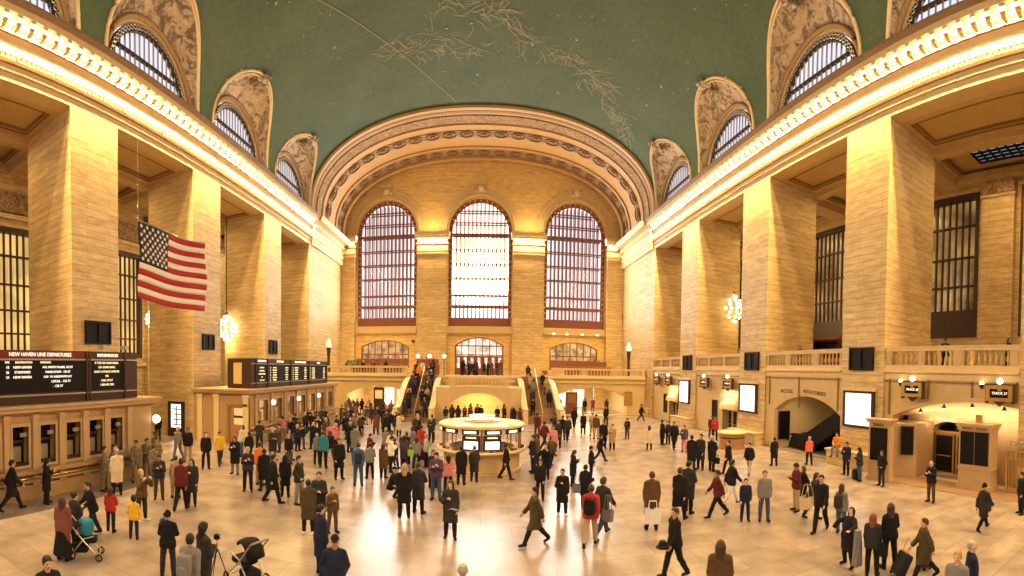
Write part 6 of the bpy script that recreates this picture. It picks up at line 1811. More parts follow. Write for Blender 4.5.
# x, y, z, facing, pose, height, top, colour, lower garment, colour, hair or hat, colour, skin, where
CROWD = [
(-10.92, 27.89, 0.0, -150, 'phone', 1.61, 'jacket', 'pale', 'trousers', 'brown', 'long', 'brown', 2, 'in the middle crowd by the lit counter'),
(-11.69, 38.68, 0.0, 180, 'photo', 1.57, 'jacket', 'navy', 'trousers', 'grey', 'short', 'black', 1, 'in the far crowd by the lit counter'),
(-11.72, 30.45, 0.0, -70, 'crossed', 1.56, 'coat', 'black', 'trousers', 'black', 'short', 'blond', 1, 'in the middle crowd by the lit counter'),
(-9.06, 32.34, 0.0, 60, 'stroll', 1.64, 'jacket', 'olive', 'trousers', 'black', 'hat', 'navy', 1, 'in the middle crowd by the lit counter'),
(-7.32, 33.05, 0.0, 200, 'stand', 1.62, 'jacket', 'charcoal', 'trousers', 'black', 'short', 'black', 1, 'in the far crowd by the lit counter'),
(-10.85, 24.88, 0.0, 60, 'photo', 1.63, 'jacket', 'navy', 'trousers', 'black', 'long', 'blond', 0, 'in the near crowd by the lit counter'),
(-9.81, 21.26, 0.0, 20, 'stand', 1.58, 'jacket', 'black', 'trousers', 'brown', 'short', 'blond', 0, 'in the near crowd by the lit counter'),
(-10.38, 39.04, 0.0, 150, 'photo', 1.66, 'jacket', 'brown', 'trousers', 'grey', 'hat', 'maroon', 1, 'in the far crowd by the lit counter'),
(-3.94, 23.12, 0.0, -150, 'photo', 1.72, 'jacket', 'black', 'trousers', 'black', 'short', 'brown', 0, 'in the near crowd by the lit counter'),
(-7.64, 35.01, 0.0, 20, 'phone', 1.72, 'jacket', 'charcoal', 'trousers', 'navy', 'short', 'black', 0, 'in the far crowd by the lit counter'),
(-10.18, 32.94, 0.0, -150, 'pockets', 1.79, 'jacket', 'navy', 'trousers', 'charcoal', 'long', 'brown', 2, 'in the middle crowd by the lit counter'),
(-12.0, 20.93, 0.0, 200, 'stroll', 1.61, 'coat', 'black', 'trousers', 'grey', 'short', 'black', 1, 'in the near crowd by the lit counter'),
(-9.75, 31.71, 0.0, -70, 'phone', 1.76, 'jacket', 'black', 'trousers', 'grey', 'short', 'brown', 0, 'in the middle crowd by the lit counter'),
(-7.96, 22.54, 0.0, 200, 'walk', 1.73, 'jacket', 'black', 'trousers', 'denim', 'long', 'brown', 0, 'in the near crowd by the lit counter'),
(-5.74, 39.72, 0.0, 170, 'phone', 1.58, 'jacket', 'black', 'trousers', 'charcoal', 'short', 'brown', 0, 'in the far crowd by the lit counter'),
(-11.95, 27.16, 0.0, 170, 'strap', 1.74, 'jacket', 'black', 'trousers', 'charcoal', 'short', 'black', 1, 'in the middle crowd by the lit counter'),
(-4.02, 27.25, 0.0, 170, 'stand', 1.76, 'coat', 'black', 'trousers', 'denim', 'bun', 'black', 0, 'in the middle crowd by the lit counter'),
(-8.58, 25.32, 0.0, 120, 'stand', 1.74, 'jacket', 'pink', 'trousers', 'black', 'hood', 'pink', 3, 'in the middle crowd by the lit counter'),
(-9.14, 33.08, 0.0, 20, 'photo', 1.59, 'coat', 'black', 'trousers', 'denim', 'short', 'black', 1, 'in the far crowd by the lit counter'),
(-8.01, 33.18, 0.0, 170, 'crossed', 1.79, 'coat', 'plaid', 'trousers', 'black', 'long', 'brown', 1, 'in the far crowd by the lit counter'),
(-9.36, 30.33, 0.0, -150, 'photo', 1.81, 'coat', 'black', 'trousers', 'denim', 'short', 'brown', 0, 'in the middle crowd by the lit counter'),
(-8.96, 29.57, 0.0, 170, 'phone', 1.65, 'coat', 'charcoal', 'trousers', 'denim', 'receding', 'grey', 0, 'in the middle crowd by the lit counter'),
(-9.27, 26.24, 0.0, 20, 'stand', 1.64, 'coat', 'pink', 'trousers', 'black', 'long', 'black', 2, 'in the middle crowd by the lit counter'),
(-9.18, 31.25, 0.0, 120, 'stand', 1.74, 'coat', 'grey', 'trousers', 'navy', 'bun', 'blond', 3, 'in the middle crowd by the lit counter'),
(-9.85, 39.57, 0.0, 180, 'stroll', 1.73, 'jacket', 'charcoal', 'trousers', 'charcoal', 'long', 'blond', 1, 'in the far crowd by the lit counter'),
(-6.76, 34.82, 0.0, 200, 'stand', 1.62, 'coat', 'charcoal', 'trousers', 'grey', 'short', 'black', 0, 'in the far crowd by the lit counter'),
(-3.48, 30.59, 0.0, 0, 'strap', 1.7, 'jacket', 'charcoal', 'trousers', 'black', 'receding', 'grey', 1, 'in the middle crowd by the lit counter'),
(-13.71, 30.08, 0.0, 60, 'stand', 1.68, 'jacket', 'charcoal', 'trousers', 'black', 'receding', 'grey', 0, 'in the middle crowd by the lit counter'),
(-4.62, 31.91, 0.0, 200, 'crossed', 1.82, 'coat', 'brown', 'trousers', 'brown', 'long', 'grey', 1, 'in the middle crowd by the lit counter'),
(-11.74, 24.09, 0.0, -70, 'photo', 1.66, 'coat', 'brown', 'trousers', 'navy', 'cap', 'navy', 0, 'in the near crowd by the lit counter'),
(-12.29, 37.88, 0.0, -150, 'lookup', 1.57, 'jacket', 'olive', 'trousers', 'black', 'long', 'black', 1, 'in the far crowd by the lit counter'),
(-4.36, 30.27, 0.0, -30, 'stand', 1.81, 'jacket', 'black', 'trousers', 'brown', 'short', 'blond', 1, 'in the middle crowd by the lit counter'),
(-10.08, 22.04, 0.0, 60, 'lookup', 1.73, 'coat', 'brown', 'trousers', 'denim', 'short', 'black', 0, 'in the near crowd by the lit counter'),
(-10.11, 27.73, 0.0, 60, 'stroll', 1.8, 'coat', 'brown', 'trousers', 'black', 'short', 'blond', 1, 'in the middle crowd by the lit counter'),
(-7.1, 24.38, 0.0, 180, 'phone', 1.79, 'coat', 'grey', 'trousers', 'charcoal', 'bun', 'black', 0, 'in the near crowd by the lit counter'),
(-8.48, 39.38, 0.0, -30, 'stand', 1.63, 'jacket', 'black', 'trousers', 'black', 'receding', 'grey', 1, 'in the far crowd by the lit counter'),
(-6.15, 32.79, 0.0, 150, 'photo', 1.75, 'coat', 'cream', 'trousers', 'black', 'short', 'black', 0, 'in the middle crowd by the lit counter'),
(-13.16, 24.23, 0.0, 180, 'photo', 1.78, 'jacket', 'charcoal', 'trousers', 'black', 'hat', 'navy', 1, 'in the near crowd by the lit counter'),
(-9.85, 29.34, 0.0, 60, 'pockets', 1.79, 'jacket', 'black', 'trousers', 'denim', 'short', 'black', 2, 'in the middle crowd by the lit counter'),
(-11.06, 28.85, 0.0, 0, 'photo', 1.75, 'jacket', 'navy', 'trousers', 'navy', 'long', 'black', 0, 'in the middle crowd by the lit counter'),
(-13.36, 32.03, 0.0, -150, 'pockets', 1.59, 'jacket', 'charcoal', 'trousers', 'black', 'receding', 'grey', 0, 'in the middle crowd by the lit counter'),
(-3.99, 25.58, 0.0, 60, 'stroll', 1.72, 'jacket', 'grey', 'trousers', 'denim', 'long', 'brown', 3, 'in the middle crowd by the lit counter'),
(-8.15, 36.44, 0.0, 150, 'pockets', 1.8, 'coat', 'black', 'trousers', 'denim', 'hat', 'maroon', 3, 'in the far crowd by the lit counter'),
(-7.38, 35.93, 0.0, 200, 'walk', 1.57, 'jacket', 'black', 'trousers', 'denim', 'receding', 'grey', 2, 'in the far crowd by the lit counter'),
(-13.52, 36.93, 0.0, 20, 'walk', 1.59, 'jacket', 'black', 'trousers', 'navy', 'long', 'black', 0, 'in the far crowd by the lit counter'),
(-12.59, 27.58, 0.0, 20, 'photo', 1.68, 'coat', 'navy', 'trousers', 'black', 'long', 'grey', 1, 'in the middle crowd by the lit counter'),
(-5.72, 41.46, 0.0, -150, 'walk', 1.58, 'jacket', 'brown', 'trousers', 'brown', 'cap', 'grey', 1, 'in the far crowd by the lit counter'),
(-13.11, 35.04, 0.0, 0, 'stand', 1.77, 'coat', 'charcoal', 'trousers', 'black', 'hat', 'navy', 2, 'in the far crowd by the lit counter'),
(-4.94, 32.87, 0.0, 0, 'stroll', 1.59, 'jacket', 'brown', 'trousers', 'brown', 'hood', 'brown', 0, 'in the middle crowd by the lit counter'),
(-10.28, 25.91, 0.0, -150, 'photo', 1.67, 'coat', 'navy', 'trousers', 'charcoal', 'short', 'blond', 0, 'in the middle crowd by the lit counter'),
(-8.96, 37.61, 0.0, 180, 'walk', 1.79, 'coat', 'black', 'trousers', 'denim', 'receding', 'grey', 0, 'in the far crowd by the lit counter'),
(-7.84, 25.79, 0.0, 60, 'phone', 1.82, 'coat', 'black', 'trousers', 'navy', 'short', 'grey', 2, 'in the middle crowd by the lit counter'),
(-12.48, 41.99, 0.0, 20, 'photo', 1.6, 'jacket', 'olive', 'trousers', 'navy', 'short', 'grey', 2, 'in the far crowd by the lit counter'),
(-3.56, 31.79, 0.0, 170, 'pockets', 1.79, 'jacket', 'charcoal', 'trousers', 'black', 'short', 'black', 3, 'in the middle crowd by the lit counter'),
(-13.08, 21.93, 0.0, -70, 'lookup', 1.78, 'jacket', 'pale', 'trousers', 'denim', 'long', 'brown', 0, 'in the near crowd by the lit counter'),
(-13.67, 30.83, 0.0, 150, 'stroll', 1.6, 'jacket', 'charcoal', 'trousers', 'charcoal', 'hat', 'navy', 0, 'in the middle crowd by the lit counter'),
(-11.07, 34.64, 0.0, -70, 'stand', 1.8, 'jacket', 'olive', 'trousers', 'black', 'short', 'black', 0, 'in the far crowd by the lit counter'),
(-11.77, 40.39, 0.0, 60, 'crossed', 1.77, 'coat', 'plaid', 'trousers', 'denim', 'long', 'black', 3, 'in the far crowd by the lit counter'),
(-12.65, 32.61, 0.0, 170, 'crossed', 1.71, 'jacket', 'denim', 'trousers', 'black', 'bun', 'black', 2, 'in the middle crowd by the lit counter'),
(-13.34, 44.45, 0.0, 0, 'lookup', 1.79, 'coat', 'purple', 'trousers', 'brown', 'short', 'grey', 1, 'in the far crowd by the lit counter'),
(-13.84, 33.97, 0.0, 20, 'strap', 1.73, 'jacket', 'black', 'trousers', 'charcoal', 'short', 'blond', 0, 'in the far crowd by the lit counter'),
(-11.04, 30.69, 0.0, -70, 'photo', 1.71, 'jacket', 'charcoal', 'trousers', 'brown', 'short', 'grey', 3, 'in the middle crowd by the lit counter'),
(-11.01, 21.79, 0.0, 20, 'crossed', 1.79, 'coat', 'charcoal', 'trousers', 'grey', 'long', 'grey', 0, 'in the near crowd by the lit counter'),
(-4.69, 22.93, 0.0, 0, 'crossed', 1.8, 'jacket', 'cream', 'trousers', 'brown', 'bun', 'black', 3, 'in the near crowd by the lit counter'),
(-9.02, 41.24, 0.0, -150, 'strap', 1.7, 'coat', 'denim', 'trousers', 'black', 'short', 'blond', 0, 'in the far crowd by the lit counter'),
(-12.57, 38.67, 0.0, 120, 'strap', 1.73, 'jacket', 'black', 'trousers', 'black', 'cap', 'black', 1, 'in the far crowd by the lit counter'),
(-11.26, 43.34, 0.0, 180, 'strap', 1.57, 'coat', 'plaid', 'trousers', 'navy', 'long', 'grey', 1, 'in the far crowd by the lit counter'),
(-6.86, 32.12, 0.0, 170, 'pockets', 1.82, 'coat', 'black', 'trousers', 'denim', 'long', 'brown', 0, 'in the middle crowd by the lit counter'),
(-13.77, 28.82, 0.0, 200, 'pockets', 1.59, 'jacket', 'pink', 'trousers', 'grey', 'short', 'black', 2, 'in the middle crowd by the lit counter'),
(-8.43, 21.83, 0.0, 150, 'crossed', 1.62, 'jacket', 'grey', 'trousers', 'black', 'short', 'grey', 1, 'in the near crowd by the lit counter'),
(-5.33, 24.43, 0.0, 150, 'stroll', 1.76, 'jacket', 'grey', 'trousers', 'denim', 'short', 'blond', 3, 'in the near crowd by the lit counter'),
(-10.93, 25.65, 0.0, 20, 'strap', 1.64, 'jacket', 'charcoal', 'trousers', 'denim', 'short', 'brown', 1, 'in the middle crowd by the lit counter'),
(-12.52, 31.72, 0.0, -30, 'photo', 1.73, 'jacket', 'black', 'trousers', 'charcoal', 'long', 'black', 0, 'in the middle crowd by the lit counter'),
(-9.8, 25.43, 0.0, 20, 'lookup', 1.67, 'jacket', 'black', 'trousers', 'black', 'short', 'black', 0, 'in the middle crowd by the lit counter'),
(-5.77, 22.56, 0.0, 120, 'phone', 1.65, 'coat', 'maroon', 'trousers', 'brown', 'short', 'black', 0, 'in the near crowd by the lit counter'),
(-11.55, 45.09, 0.0, -30, 'strap', 1.77, 'jacket', 'charcoal', 'trousers', 'denim', 'cap', 'grey', 1, 'before the arch left of the stairs'),
(-13.55, 47.24, 0.0, 60, 'stroll', 1.83, 'jacket', 'brown', 'trousers', 'navy', 'long', 'blond', 1, 'before the arch left of the stairs'),
(-9.14, 47.32, 0.0, 170, 'walk', 1.67, 'jacket', 'black', 'trousers', 'denim', 'short', 'black', 0, 'before the arch left of the stairs'),
(-14.43, 48.62, 0.0, 170, 'pockets', 1.62, 'jacket', 'charcoal', 'trousers', 'black', 'receding', 'grey', 1, 'before the arch left of the stairs'),
(-9.33, 44.89, 0.0, 20, 'stand', 1.64, 'jacket', 'plaid', 'trousers', 'denim', 'long', 'black', 0, 'before the arch left of the stairs'),
(-12.5, 48.15, 0.0, 200, 'lookup', 1.73, 'jacket', 'tan', 'trousers', 'black', 'short', 'grey', 0, 'before the arch left of the stairs'),
(-13.76, 46.48, 0.0, -150, 'lookup', 1.61, 'coat', 'black', 'trousers', 'charcoal', 'long', 'black', 0, 'before the arch left of the stairs'),
(-13.49, 48.94, 0.0, 200, 'pockets', 1.67, 'coat', 'black', 'trousers', 'brown', 'hood', 'black', 1, 'before the arch left of the stairs'),
(-14.36, 45.83, 0.0, 150, 'strap', 1.69, 'coat', 'grey', 'trousers', 'brown', 'long', 'grey', 3, 'before the arch left of the stairs'),
(-9.88, 44.62, 0.0, 180, 'lookup', 1.67, 'coat', 'black', 'trousers', 'black', 'short', 'brown', 0, 'before the arch left of the stairs'),
(-9.38, 45.57, 0.0, 120, 'strap', 1.8, 'jacket', 'grey', 'trousers', 'black', 'hat', 'grey', 0, 'before the arch left of the stairs'),
(-14.68, 47.68, 0.0, 200, 'lookup', 1.81, 'jacket', 'brown', 'trousers', 'black', 'long', 'black', 2, 'before the arch left of the stairs'),
(-9.63, 46.23, 0.0, 150, 'walk', 1.59, 'jacket', 'denim', 'trousers', 'black', 'short', 'blond', 0, 'before the arch left of the stairs'),
(-5.9, 47.5, 3.07, 0, 'crossed', 1.63, 'coat', 'olive', 'trousers', 'denim', 'long', 'black', 0, 'on the left flight of stairs'),
(-7.17, 45.68, 2.05, 180, 'crossed', 1.75, 'coat', 'navy', 'trousers', 'navy', 'long', 'black', 0, 'on the left flight of stairs'),
(-5.61, 43.92, 1.04, 180, 'phone', 1.8, 'jacket', 'black', 'trousers', 'navy', 'short', 'grey', 0, 'on the left flight of stairs'),
(-5.69, 46.03, 2.22, 0, 'phone', 1.61, 'coat', 'black', 'trousers', 'navy', 'receding', 'grey', 0, 'on the left flight of stairs'),
(-6.04, 45.38, 1.88, 180, 'phone', 1.82, 'jacket', 'charcoal', 'trousers', 'brown', 'hat', 'navy', 1, 'on the left flight of stairs'),
(-7.17, 43.34, 0.7, 180, 'stand', 1.75, 'coat', 'black', 'trousers', 'denim', 'hat', 'navy', 3, 'on the left flight of stairs'),
(-5.53, 44.86, 1.54, 0, 'phone', 1.74, 'jacket', 'tan', 'trousers', 'brown', 'short', 'black', 0, 'on the left flight of stairs'),
(-5.65, 46.91, 2.73, 0, 'phone', 1.64, 'jacket', 'brown', 'trousers', 'denim', 'short', 'brown', 1, 'on the left flight of stairs'),
(-7.34, 48.01, 3.4, 180, 'crossed', 1.76, 'jacket', 'purple', 'trousers', 'black', 'short', 'black', 0, 'on the left flight of stairs'),
(-7.4, 47.2, 2.9, 0, 'crossed', 1.74, 'coat', 'olive', 'trousers', 'black', 'receding', 'grey', 1, 'on the left flight of stairs'),
(-7.29, 44.21, 1.2, 180, 'crossed', 1.77, 'coat', 'black', 'trousers', 'navy', 'long', 'brown', 0, 'on the left flight of stairs'),
(-7.45, 45.09, 1.71, 180, 'stand', 1.65, 'jacket', 'pink', 'trousers', 'black', 'long', 'brown', 1, 'on the left flight of stairs'),
(-5.91, 48.08, 3.4, 0, 'crossed', 1.57, 'jacket', 'grey', 'trousers', 'denim', 'short', 'black', 3, 'on the left flight of stairs'),
(-5.85, 48.66, 3.74, 0, 'crossed', 1.75, 'jacket', 'charcoal', 'trousers', 'brown', 'short', 'black', 0, 'on the left flight of stairs'),
(-5.54, 49.25, 4.08, 0, 'phone', 1.83, 'jacket', 'black', 'trousers', 'charcoal', 'hood', 'black', 2, 'on the left flight of stairs'),
(-5.62, 43.34, 0.7, 180, 'stand', 1.57, 'jacket', 'charcoal', 'trousers', 'grey', 'receding', 'grey', 1, 'on the left flight of stairs'),
(-7.08, 46.26, 2.39, 180, 'crossed', 1.83, 'jacket', 'purple', 'trousers', 'charcoal', 'long', 'brown', 3, 'on the left flight of stairs'),
(-5.48, 42.75, 0.36, 180, 'crossed', 1.77, 'jacket', 'navy', 'trousers', 'black', 'cap', 'navy', 0, 'on the left flight of stairs'),
(-7.24, 49.18, 4.08, 180, 'stand', 1.8, 'jacket', 'charcoal', 'trousers', 'denim', 'hat', 'charcoal', 1, 'on the left flight of stairs'),
(-7.45, 42.75, 0.36, 180, 'phone', 1.8, 'coat', 'charcoal', 'trousers', 'brown', 'short', 'black', 1, 'on the left flight of stairs'),
(-5.49, 47.79, 3.24, 0, 'phone', 1.79, 'jacket', 'navy', 'trousers', 'charcoal', 'receding', 'grey', 0, 'on the left flight of stairs'),
(-6.94, 48.6, 3.74, 180, 'stand', 1.82, 'coat', 'orange', 'trousers', 'grey', 'long', 'grey', 2, 'on the left flight of stairs'),
(-6.01, 44.57, 1.37, 0, 'crossed', 1.74, 'coat', 'black', 'trousers', 'charcoal', 'short', 'brown', 0, 'on the left flight of stairs'),
(-5.48, 45.38, 1.88, 180, 'stand', 1.74, 'jacket', 'black', 'trousers', 'denim', 'long', 'black', 0, 'on the left flight of stairs'),
(-6.99, 47.5, 3.07, 0, 'stand', 1.81, 'coat', 'black', 'trousers', 'charcoal', 'short', 'black', 0, 'on the left flight of stairs'),
(-7.0, 46.85, 2.73, 180, 'phone', 1.6, 'coat', 'black', 'trousers', 'denim', 'receding', 'grey', 3, 'on the left flight of stairs'),
(6.69, 44.51, 1.37, 180, 'stand', 1.75, 'coat', 'black', 'trousers', 'denim', 'long', 'brown', 0, 'on the right flight of stairs'),
(4.98, 48.96, 3.91, 0, 'crossed', 1.76, 'jacket', 'charcoal', 'trousers', 'grey', 'long', 'black', 2, 'on the right flight of stairs'),
(5.33, 46.55, 2.56, 180, 'stand', 1.65, 'coat', 'grey', 'trousers', 'brown', 'long', 'black', 0, 'on the right flight of stairs'),
(4.95, 43.4, 0.7, 0, 'crossed', 1.61, 'coat', 'black', 'trousers', 'black', 'cap', 'black', 1, 'on the right flight of stairs'),
(5.09, 47.43, 3.07, 180, 'stand', 1.73, 'coat', 'tan', 'trousers', 'brown', 'long', 'black', 3, 'on the right flight of stairs'),
(6.78, 45.74, 2.05, 0, 'phone', 1.63, 'jacket', 'tan', 'trousers', 'denim', 'hood', 'tan', 3, 'on the right flight of stairs'),
(5.02, 44.51, 1.37, 180, 'stand', 1.82, 'coat', 'charcoal', 'trousers', 'denim', 'short', 'black', 1, 'on the right flight of stairs'),
(6.68, 46.62, 2.56, 0, 'crossed', 1.8, 'jacket', 'tan', 'trousers', 'denim', 'short', 'black', 0, 'on the right flight of stairs'),
(6.4, 47.5, 3.07, 0, 'stand', 1.75, 'coat', 'black', 'trousers', 'grey', 'long', 'grey', 0, 'on the right flight of stairs'),
(-0.52, 42.58, 0.0, 20, 'phone', 1.65, 'coat', 'black', 'trousers', 'black', 'short', 'blond', 0, 'before the yellow arch behind the booth'),
(-1.68, 43.1, 0.0, 0, 'phone', 1.59, 'jacket', 'brown', 'trousers', 'navy', 'long', 'grey', 1, 'before the yellow arch behind the booth'),
(2.95, 41.33, 0.0, 170, 'lookup', 1.63, 'coat', 'black', 'trousers', 'navy', 'long', 'black', 1, 'before the yellow arch behind the booth'),
(-1.2, 42.07, 0.0, 120, 'phone', 1.7, 'jacket', 'maroon', 'trousers', 'grey', 'short', 'black', 0, 'before the yellow arch behind the booth'),
(-0.47, 43.12, 0.0, 200, 'pockets', 1.77, 'jacket', 'black', 'trousers', 'denim', 'long', 'brown', 1, 'before the yellow arch behind the booth'),
(-0.12, 41.58, 0.0, 180, 'phone', 1.77, 'coat', 'black', 'trousers', 'denim', 'short', 'black', 0, 'before the yellow arch behind the booth'),
(1.46, 42.5, 0.0, 20, 'pockets', 1.61, 'jacket', 'black', 'trousers', 'denim', 'short', 'brown', 0, 'before the yellow arch behind the booth'),
(2.13, 43.19, 0.0, 60, 'pockets', 1.78, 'coat', 'maroon', 'trousers', 'navy', 'hood', 'maroon', 2, 'before the yellow arch behind the booth'),
(2.1, 42.02, 0.0, 60, 'stand', 1.71, 'coat', 'black', 'trousers', 'grey', 'long', 'black', 0, 'before the yellow arch behind the booth'),
(-1.07, 42.69, 0.0, 60, 'pockets', 1.83, 'coat', 'maroon', 'trousers', 'denim', 'short', 'black', 2, 'before the yellow arch behind the booth'),
(-2.81, 41.81, 0.0, 150, 'pockets', 1.79, 'coat', 'charcoal', 'trousers', 'navy', 'long', 'brown', 0, 'before the yellow arch behind the booth'),
(-3.38, 41.38, 0.0, 200, 'pockets', 1.62, 'jacket', 'navy', 'trousers', 'grey', 'short', 'black', 0, 'before the yellow arch behind the booth'),
(-2.21, 41.25, 0.0, 170, 'pockets', 1.73, 'coat', 'navy', 'trousers', 'brown', 'hood', 'navy', 2, 'before the yellow arch behind the booth'),
(2.84, 42.77, 0.0, 60, 'phone', 1.62, 'coat', 'maroon', 'trousers', 'brown', 'short', 'blond', 1, 'before the yellow arch behind the booth'),
(-2.15, 51.39, 4.42, 120, 'walk', 1.75, 'jacket', 'brown', 'trousers', 'black', 'long', 'brown', 3, 'at the far balcony doorway'),
(-0.94, 52.46, 4.42, 60, 'lookup', 1.64, 'jacket', 'navy', 'trousers', 'navy', 'long', 'brown', 2, 'at the far balcony doorway'),
(1.99, 50.84, 4.42, 20, 'walk', 1.82, 'jacket', 'brown', 'trousers', 'denim', 'cap', 'charcoal', 2, 'at the far balcony doorway'),
(-1.25, 51.8, 4.42, 150, 'stroll', 1.6, 'coat', 'navy', 'trousers', 'black', 'bun', 'brown', 0, 'at the far balcony doorway'),
(1.04, 52.04, 4.42, -150, 'strap', 1.7, 'jacket', 'brown', 'trousers', 'brown', 'short', 'grey', 0, 'at the far balcony doorway'),
(-2.41, 52.14, 4.42, 150, 'photo', 1.6, 'coat', 'maroon', 'trousers', 'black', 'long', 'black', 1, 'at the far balcony doorway'),
(-0.67, 51.98, 4.42, 120, 'lookup', 1.76, 'coat', 'maroon', 'trousers', 'black', 'short', 'black', 0, 'at the far balcony doorway'),
(-1.63, 52.29, 4.42, -70, 'pockets', 1.66, 'jacket', 'navy', 'trousers', 'black', 'long', 'blond', 1, 'at the far balcony doorway'),
(1.75, 52.85, 4.42, 20, 'stand', 1.73, 'jacket', 'charcoal', 'trousers', 'black', 'short', 'black', 2, 'at the far balcony doorway'),
(-2.27, 50.75, 4.42, 200, 'strap', 1.79, 'coat', 'black', 'trousers', 'navy', 'long', 'black', 1, 'at the far balcony doorway'),
(0.19, 52.97, 4.42, -150, 'strap', 1.6, 'coat', 'charcoal', 'trousers', 'denim', 'short', 'brown', 3, 'at the far balcony doorway'),
(0.59, 51.09, 4.42, 120, 'phone', 1.69, 'coat', 'navy', 'trousers', 'black', 'hat', 'maroon', 0, 'at the far balcony doorway'),
(-7.01, 51.87, 4.4, 0, 'stand', 1.65, 'coat', 'pale', 'trousers', 'denim', 'long', 'brown', 3, 'at the far balcony rail'),
(-5.74, 51.68, 4.4, 150, 'stand', 1.81, 'jacket', 'charcoal', 'trousers', 'charcoal', 'hood', 'charcoal', 1, 'at the far balcony rail'),
(-12.44, 51.77, 4.4, 170, 'strap', 1.62, 'coat', 'red', 'trousers', 'black', 'short', 'black', 0, 'at the far balcony rail'),
(-12.65, 50.9, 4.4, 0, 'strap', 1.64, 'jacket', 'charcoal', 'trousers', 'charcoal', 'short', 'black', 0, 'at the far balcony rail'),
(-14.1, 51.78, 4.4, -150, 'phone', 1.68, 'jacket', 'black', 'trousers', 'navy', 'long', 'grey', 1, 'at the far balcony rail'),
(-11.32, 51.74, 4.4, 180, 'stand', 1.66, 'coat', 'black', 'trousers', 'brown', 'long', 'black', 2, 'at the far balcony rail'),
(11.04, 56.7, 0.0, 60, 'walk', 1.83, 'jacket', 'black', 'trousers', 'navy', 'long', 'brown', 0, 'in the right passage under the balcony'),
(9.18, 54.49, 0.0, 180, 'strap', 1.57, 'coat', 'charcoal', 'trousers', 'denim', 'long', 'brown', 1, 'in the right passage under the balcony'),
(12.18, 52.21, 0.0, 170, 'stroll', 1.83, 'jacket', 'black', 'trousers', 'grey', 'hat', 'black', 1, 'in the right passage under the balcony'),
(13.81, 54.8, 0.0, 170, 'phone', 1.74, 'coat', 'maroon', 'trousers', 'navy', 'short', 'black', 1, 'in the right passage under the balcony'),
(13.03, 55.99, 0.0, 0, 'phone', 1.75, 'coat', 'maroon', 'trousers', 'navy', 'long', 'black', 1, 'in the right passage under the balcony'),
(8.92, 55.71, 0.0, 180, 'stand', 1.82, 'jacket', 'charcoal', 'trousers', 'charcoal', 'receding', 'grey', 0, 'in the right passage under the balcony'),
(9.74, 55.9, 0.0, 0, 'pockets', 1.77, 'jacket', 'black', 'trousers', 'black', 'short', 'black', 2, 'in the right passage under the balcony'),
(15.2, 53.34, 0.0, 200, 'stand', 1.73, 'coat', 'charcoal', 'trousers', 'black', 'short', 'black', 3, 'in the right passage under the balcony'),
(12.4, 53.67, 0.0, 200, 'pockets', 1.67, 'jacket', 'tan', 'trousers', 'black', 'long', 'blond', 0, 'in the right passage under the balcony'),
(5.5, 33.58, 0.0, -70, 'photo', 1.75, 'jacket', 'charcoal', 'trousers', 'grey', 'hat', 'charcoal', 2, 'on the floor before the right stairs'),
]
WHO = {}
for r in ROWS:
    x, y, rel, pose, h, top, tc, bot, bc, hr, hc, sk, lab = r
    z = 0.
    if pose == 'sit': z = .52
    WHO[lab] = person(x, y, rel, pose, h, top, tc, bot, bc, hr, hc, sk, lab, None, z, 'white' if 'white shoes' in lab else 'black')
ORD = ['first', 'second', 'third', 'fourth', 'fifth', 'sixth', 'seventh', 'eighth', 'ninth', 'tenth', 'eleventh', 'twelfth', 'thirteenth', 'fourteenth', 'fifteenth', 'sixteenth', 'seventeenth', 'eighteenth', 'nineteenth', 'twentieth']
cls = {}
for r in CROWD: cls.setdefault((r[7], r[6], r[13]), []).append(r)
for (c, g, reg), rs in cls.items():
    rs.sort(key=lambda r: math.atan2(r[0], r[1]))
    for i, r in enumerate(rs):
        x, y, z, rel, pose, h, top, tc, bot, bc, hr, hc, sk, _ = r
        lab = ('one person in %s %s %s' % (c, g, reg)) if len(rs) == 1 else ('%s from left in %s %ss %s' % (ORD[i], c, g, reg))
        person(x, y, rel, pose, h, top, tc, bot, bc, hr, hc, sk, lab, 'people ' + reg, z)
# a few people above the concourse floor
person(20.3, 12.2, -10, 'phone', 1.72, 'jacket', 'navy', 'trousers', 'black', 'short', 'black', 2, 'person in navy jacket leaning at the balcony rail above the vestibule', z=5.5)
person(20.4, 8.6, 60, 'strap', 1.68, 'jacket', 'black', 'trousers', 'black', 'long', 'brown', 0, 'person in black looking over the balcony rail near the right edge', z=5.5)
person(20.6, 24.2, -20, 'stand', 1.7, 'jacket', 'purple', 'trousers', 'black', 'short', 'black', 1, 'person in purple behind the balustrade above the escalator archway', z=5.5)
b_ = WHO['person in black knitted hat and black jacket holding a baby on the shoulder']
q = at_person(b_, (.13, -.20, .92)); person(q.x, q.y, 10, 'sit', .85, 'jacket', 'blue', 'trousers', 'pale', 'short', 'brown', 0, 'baby in blue held up on the shoulder of the person in the knitted hat', z=q.z-.0)

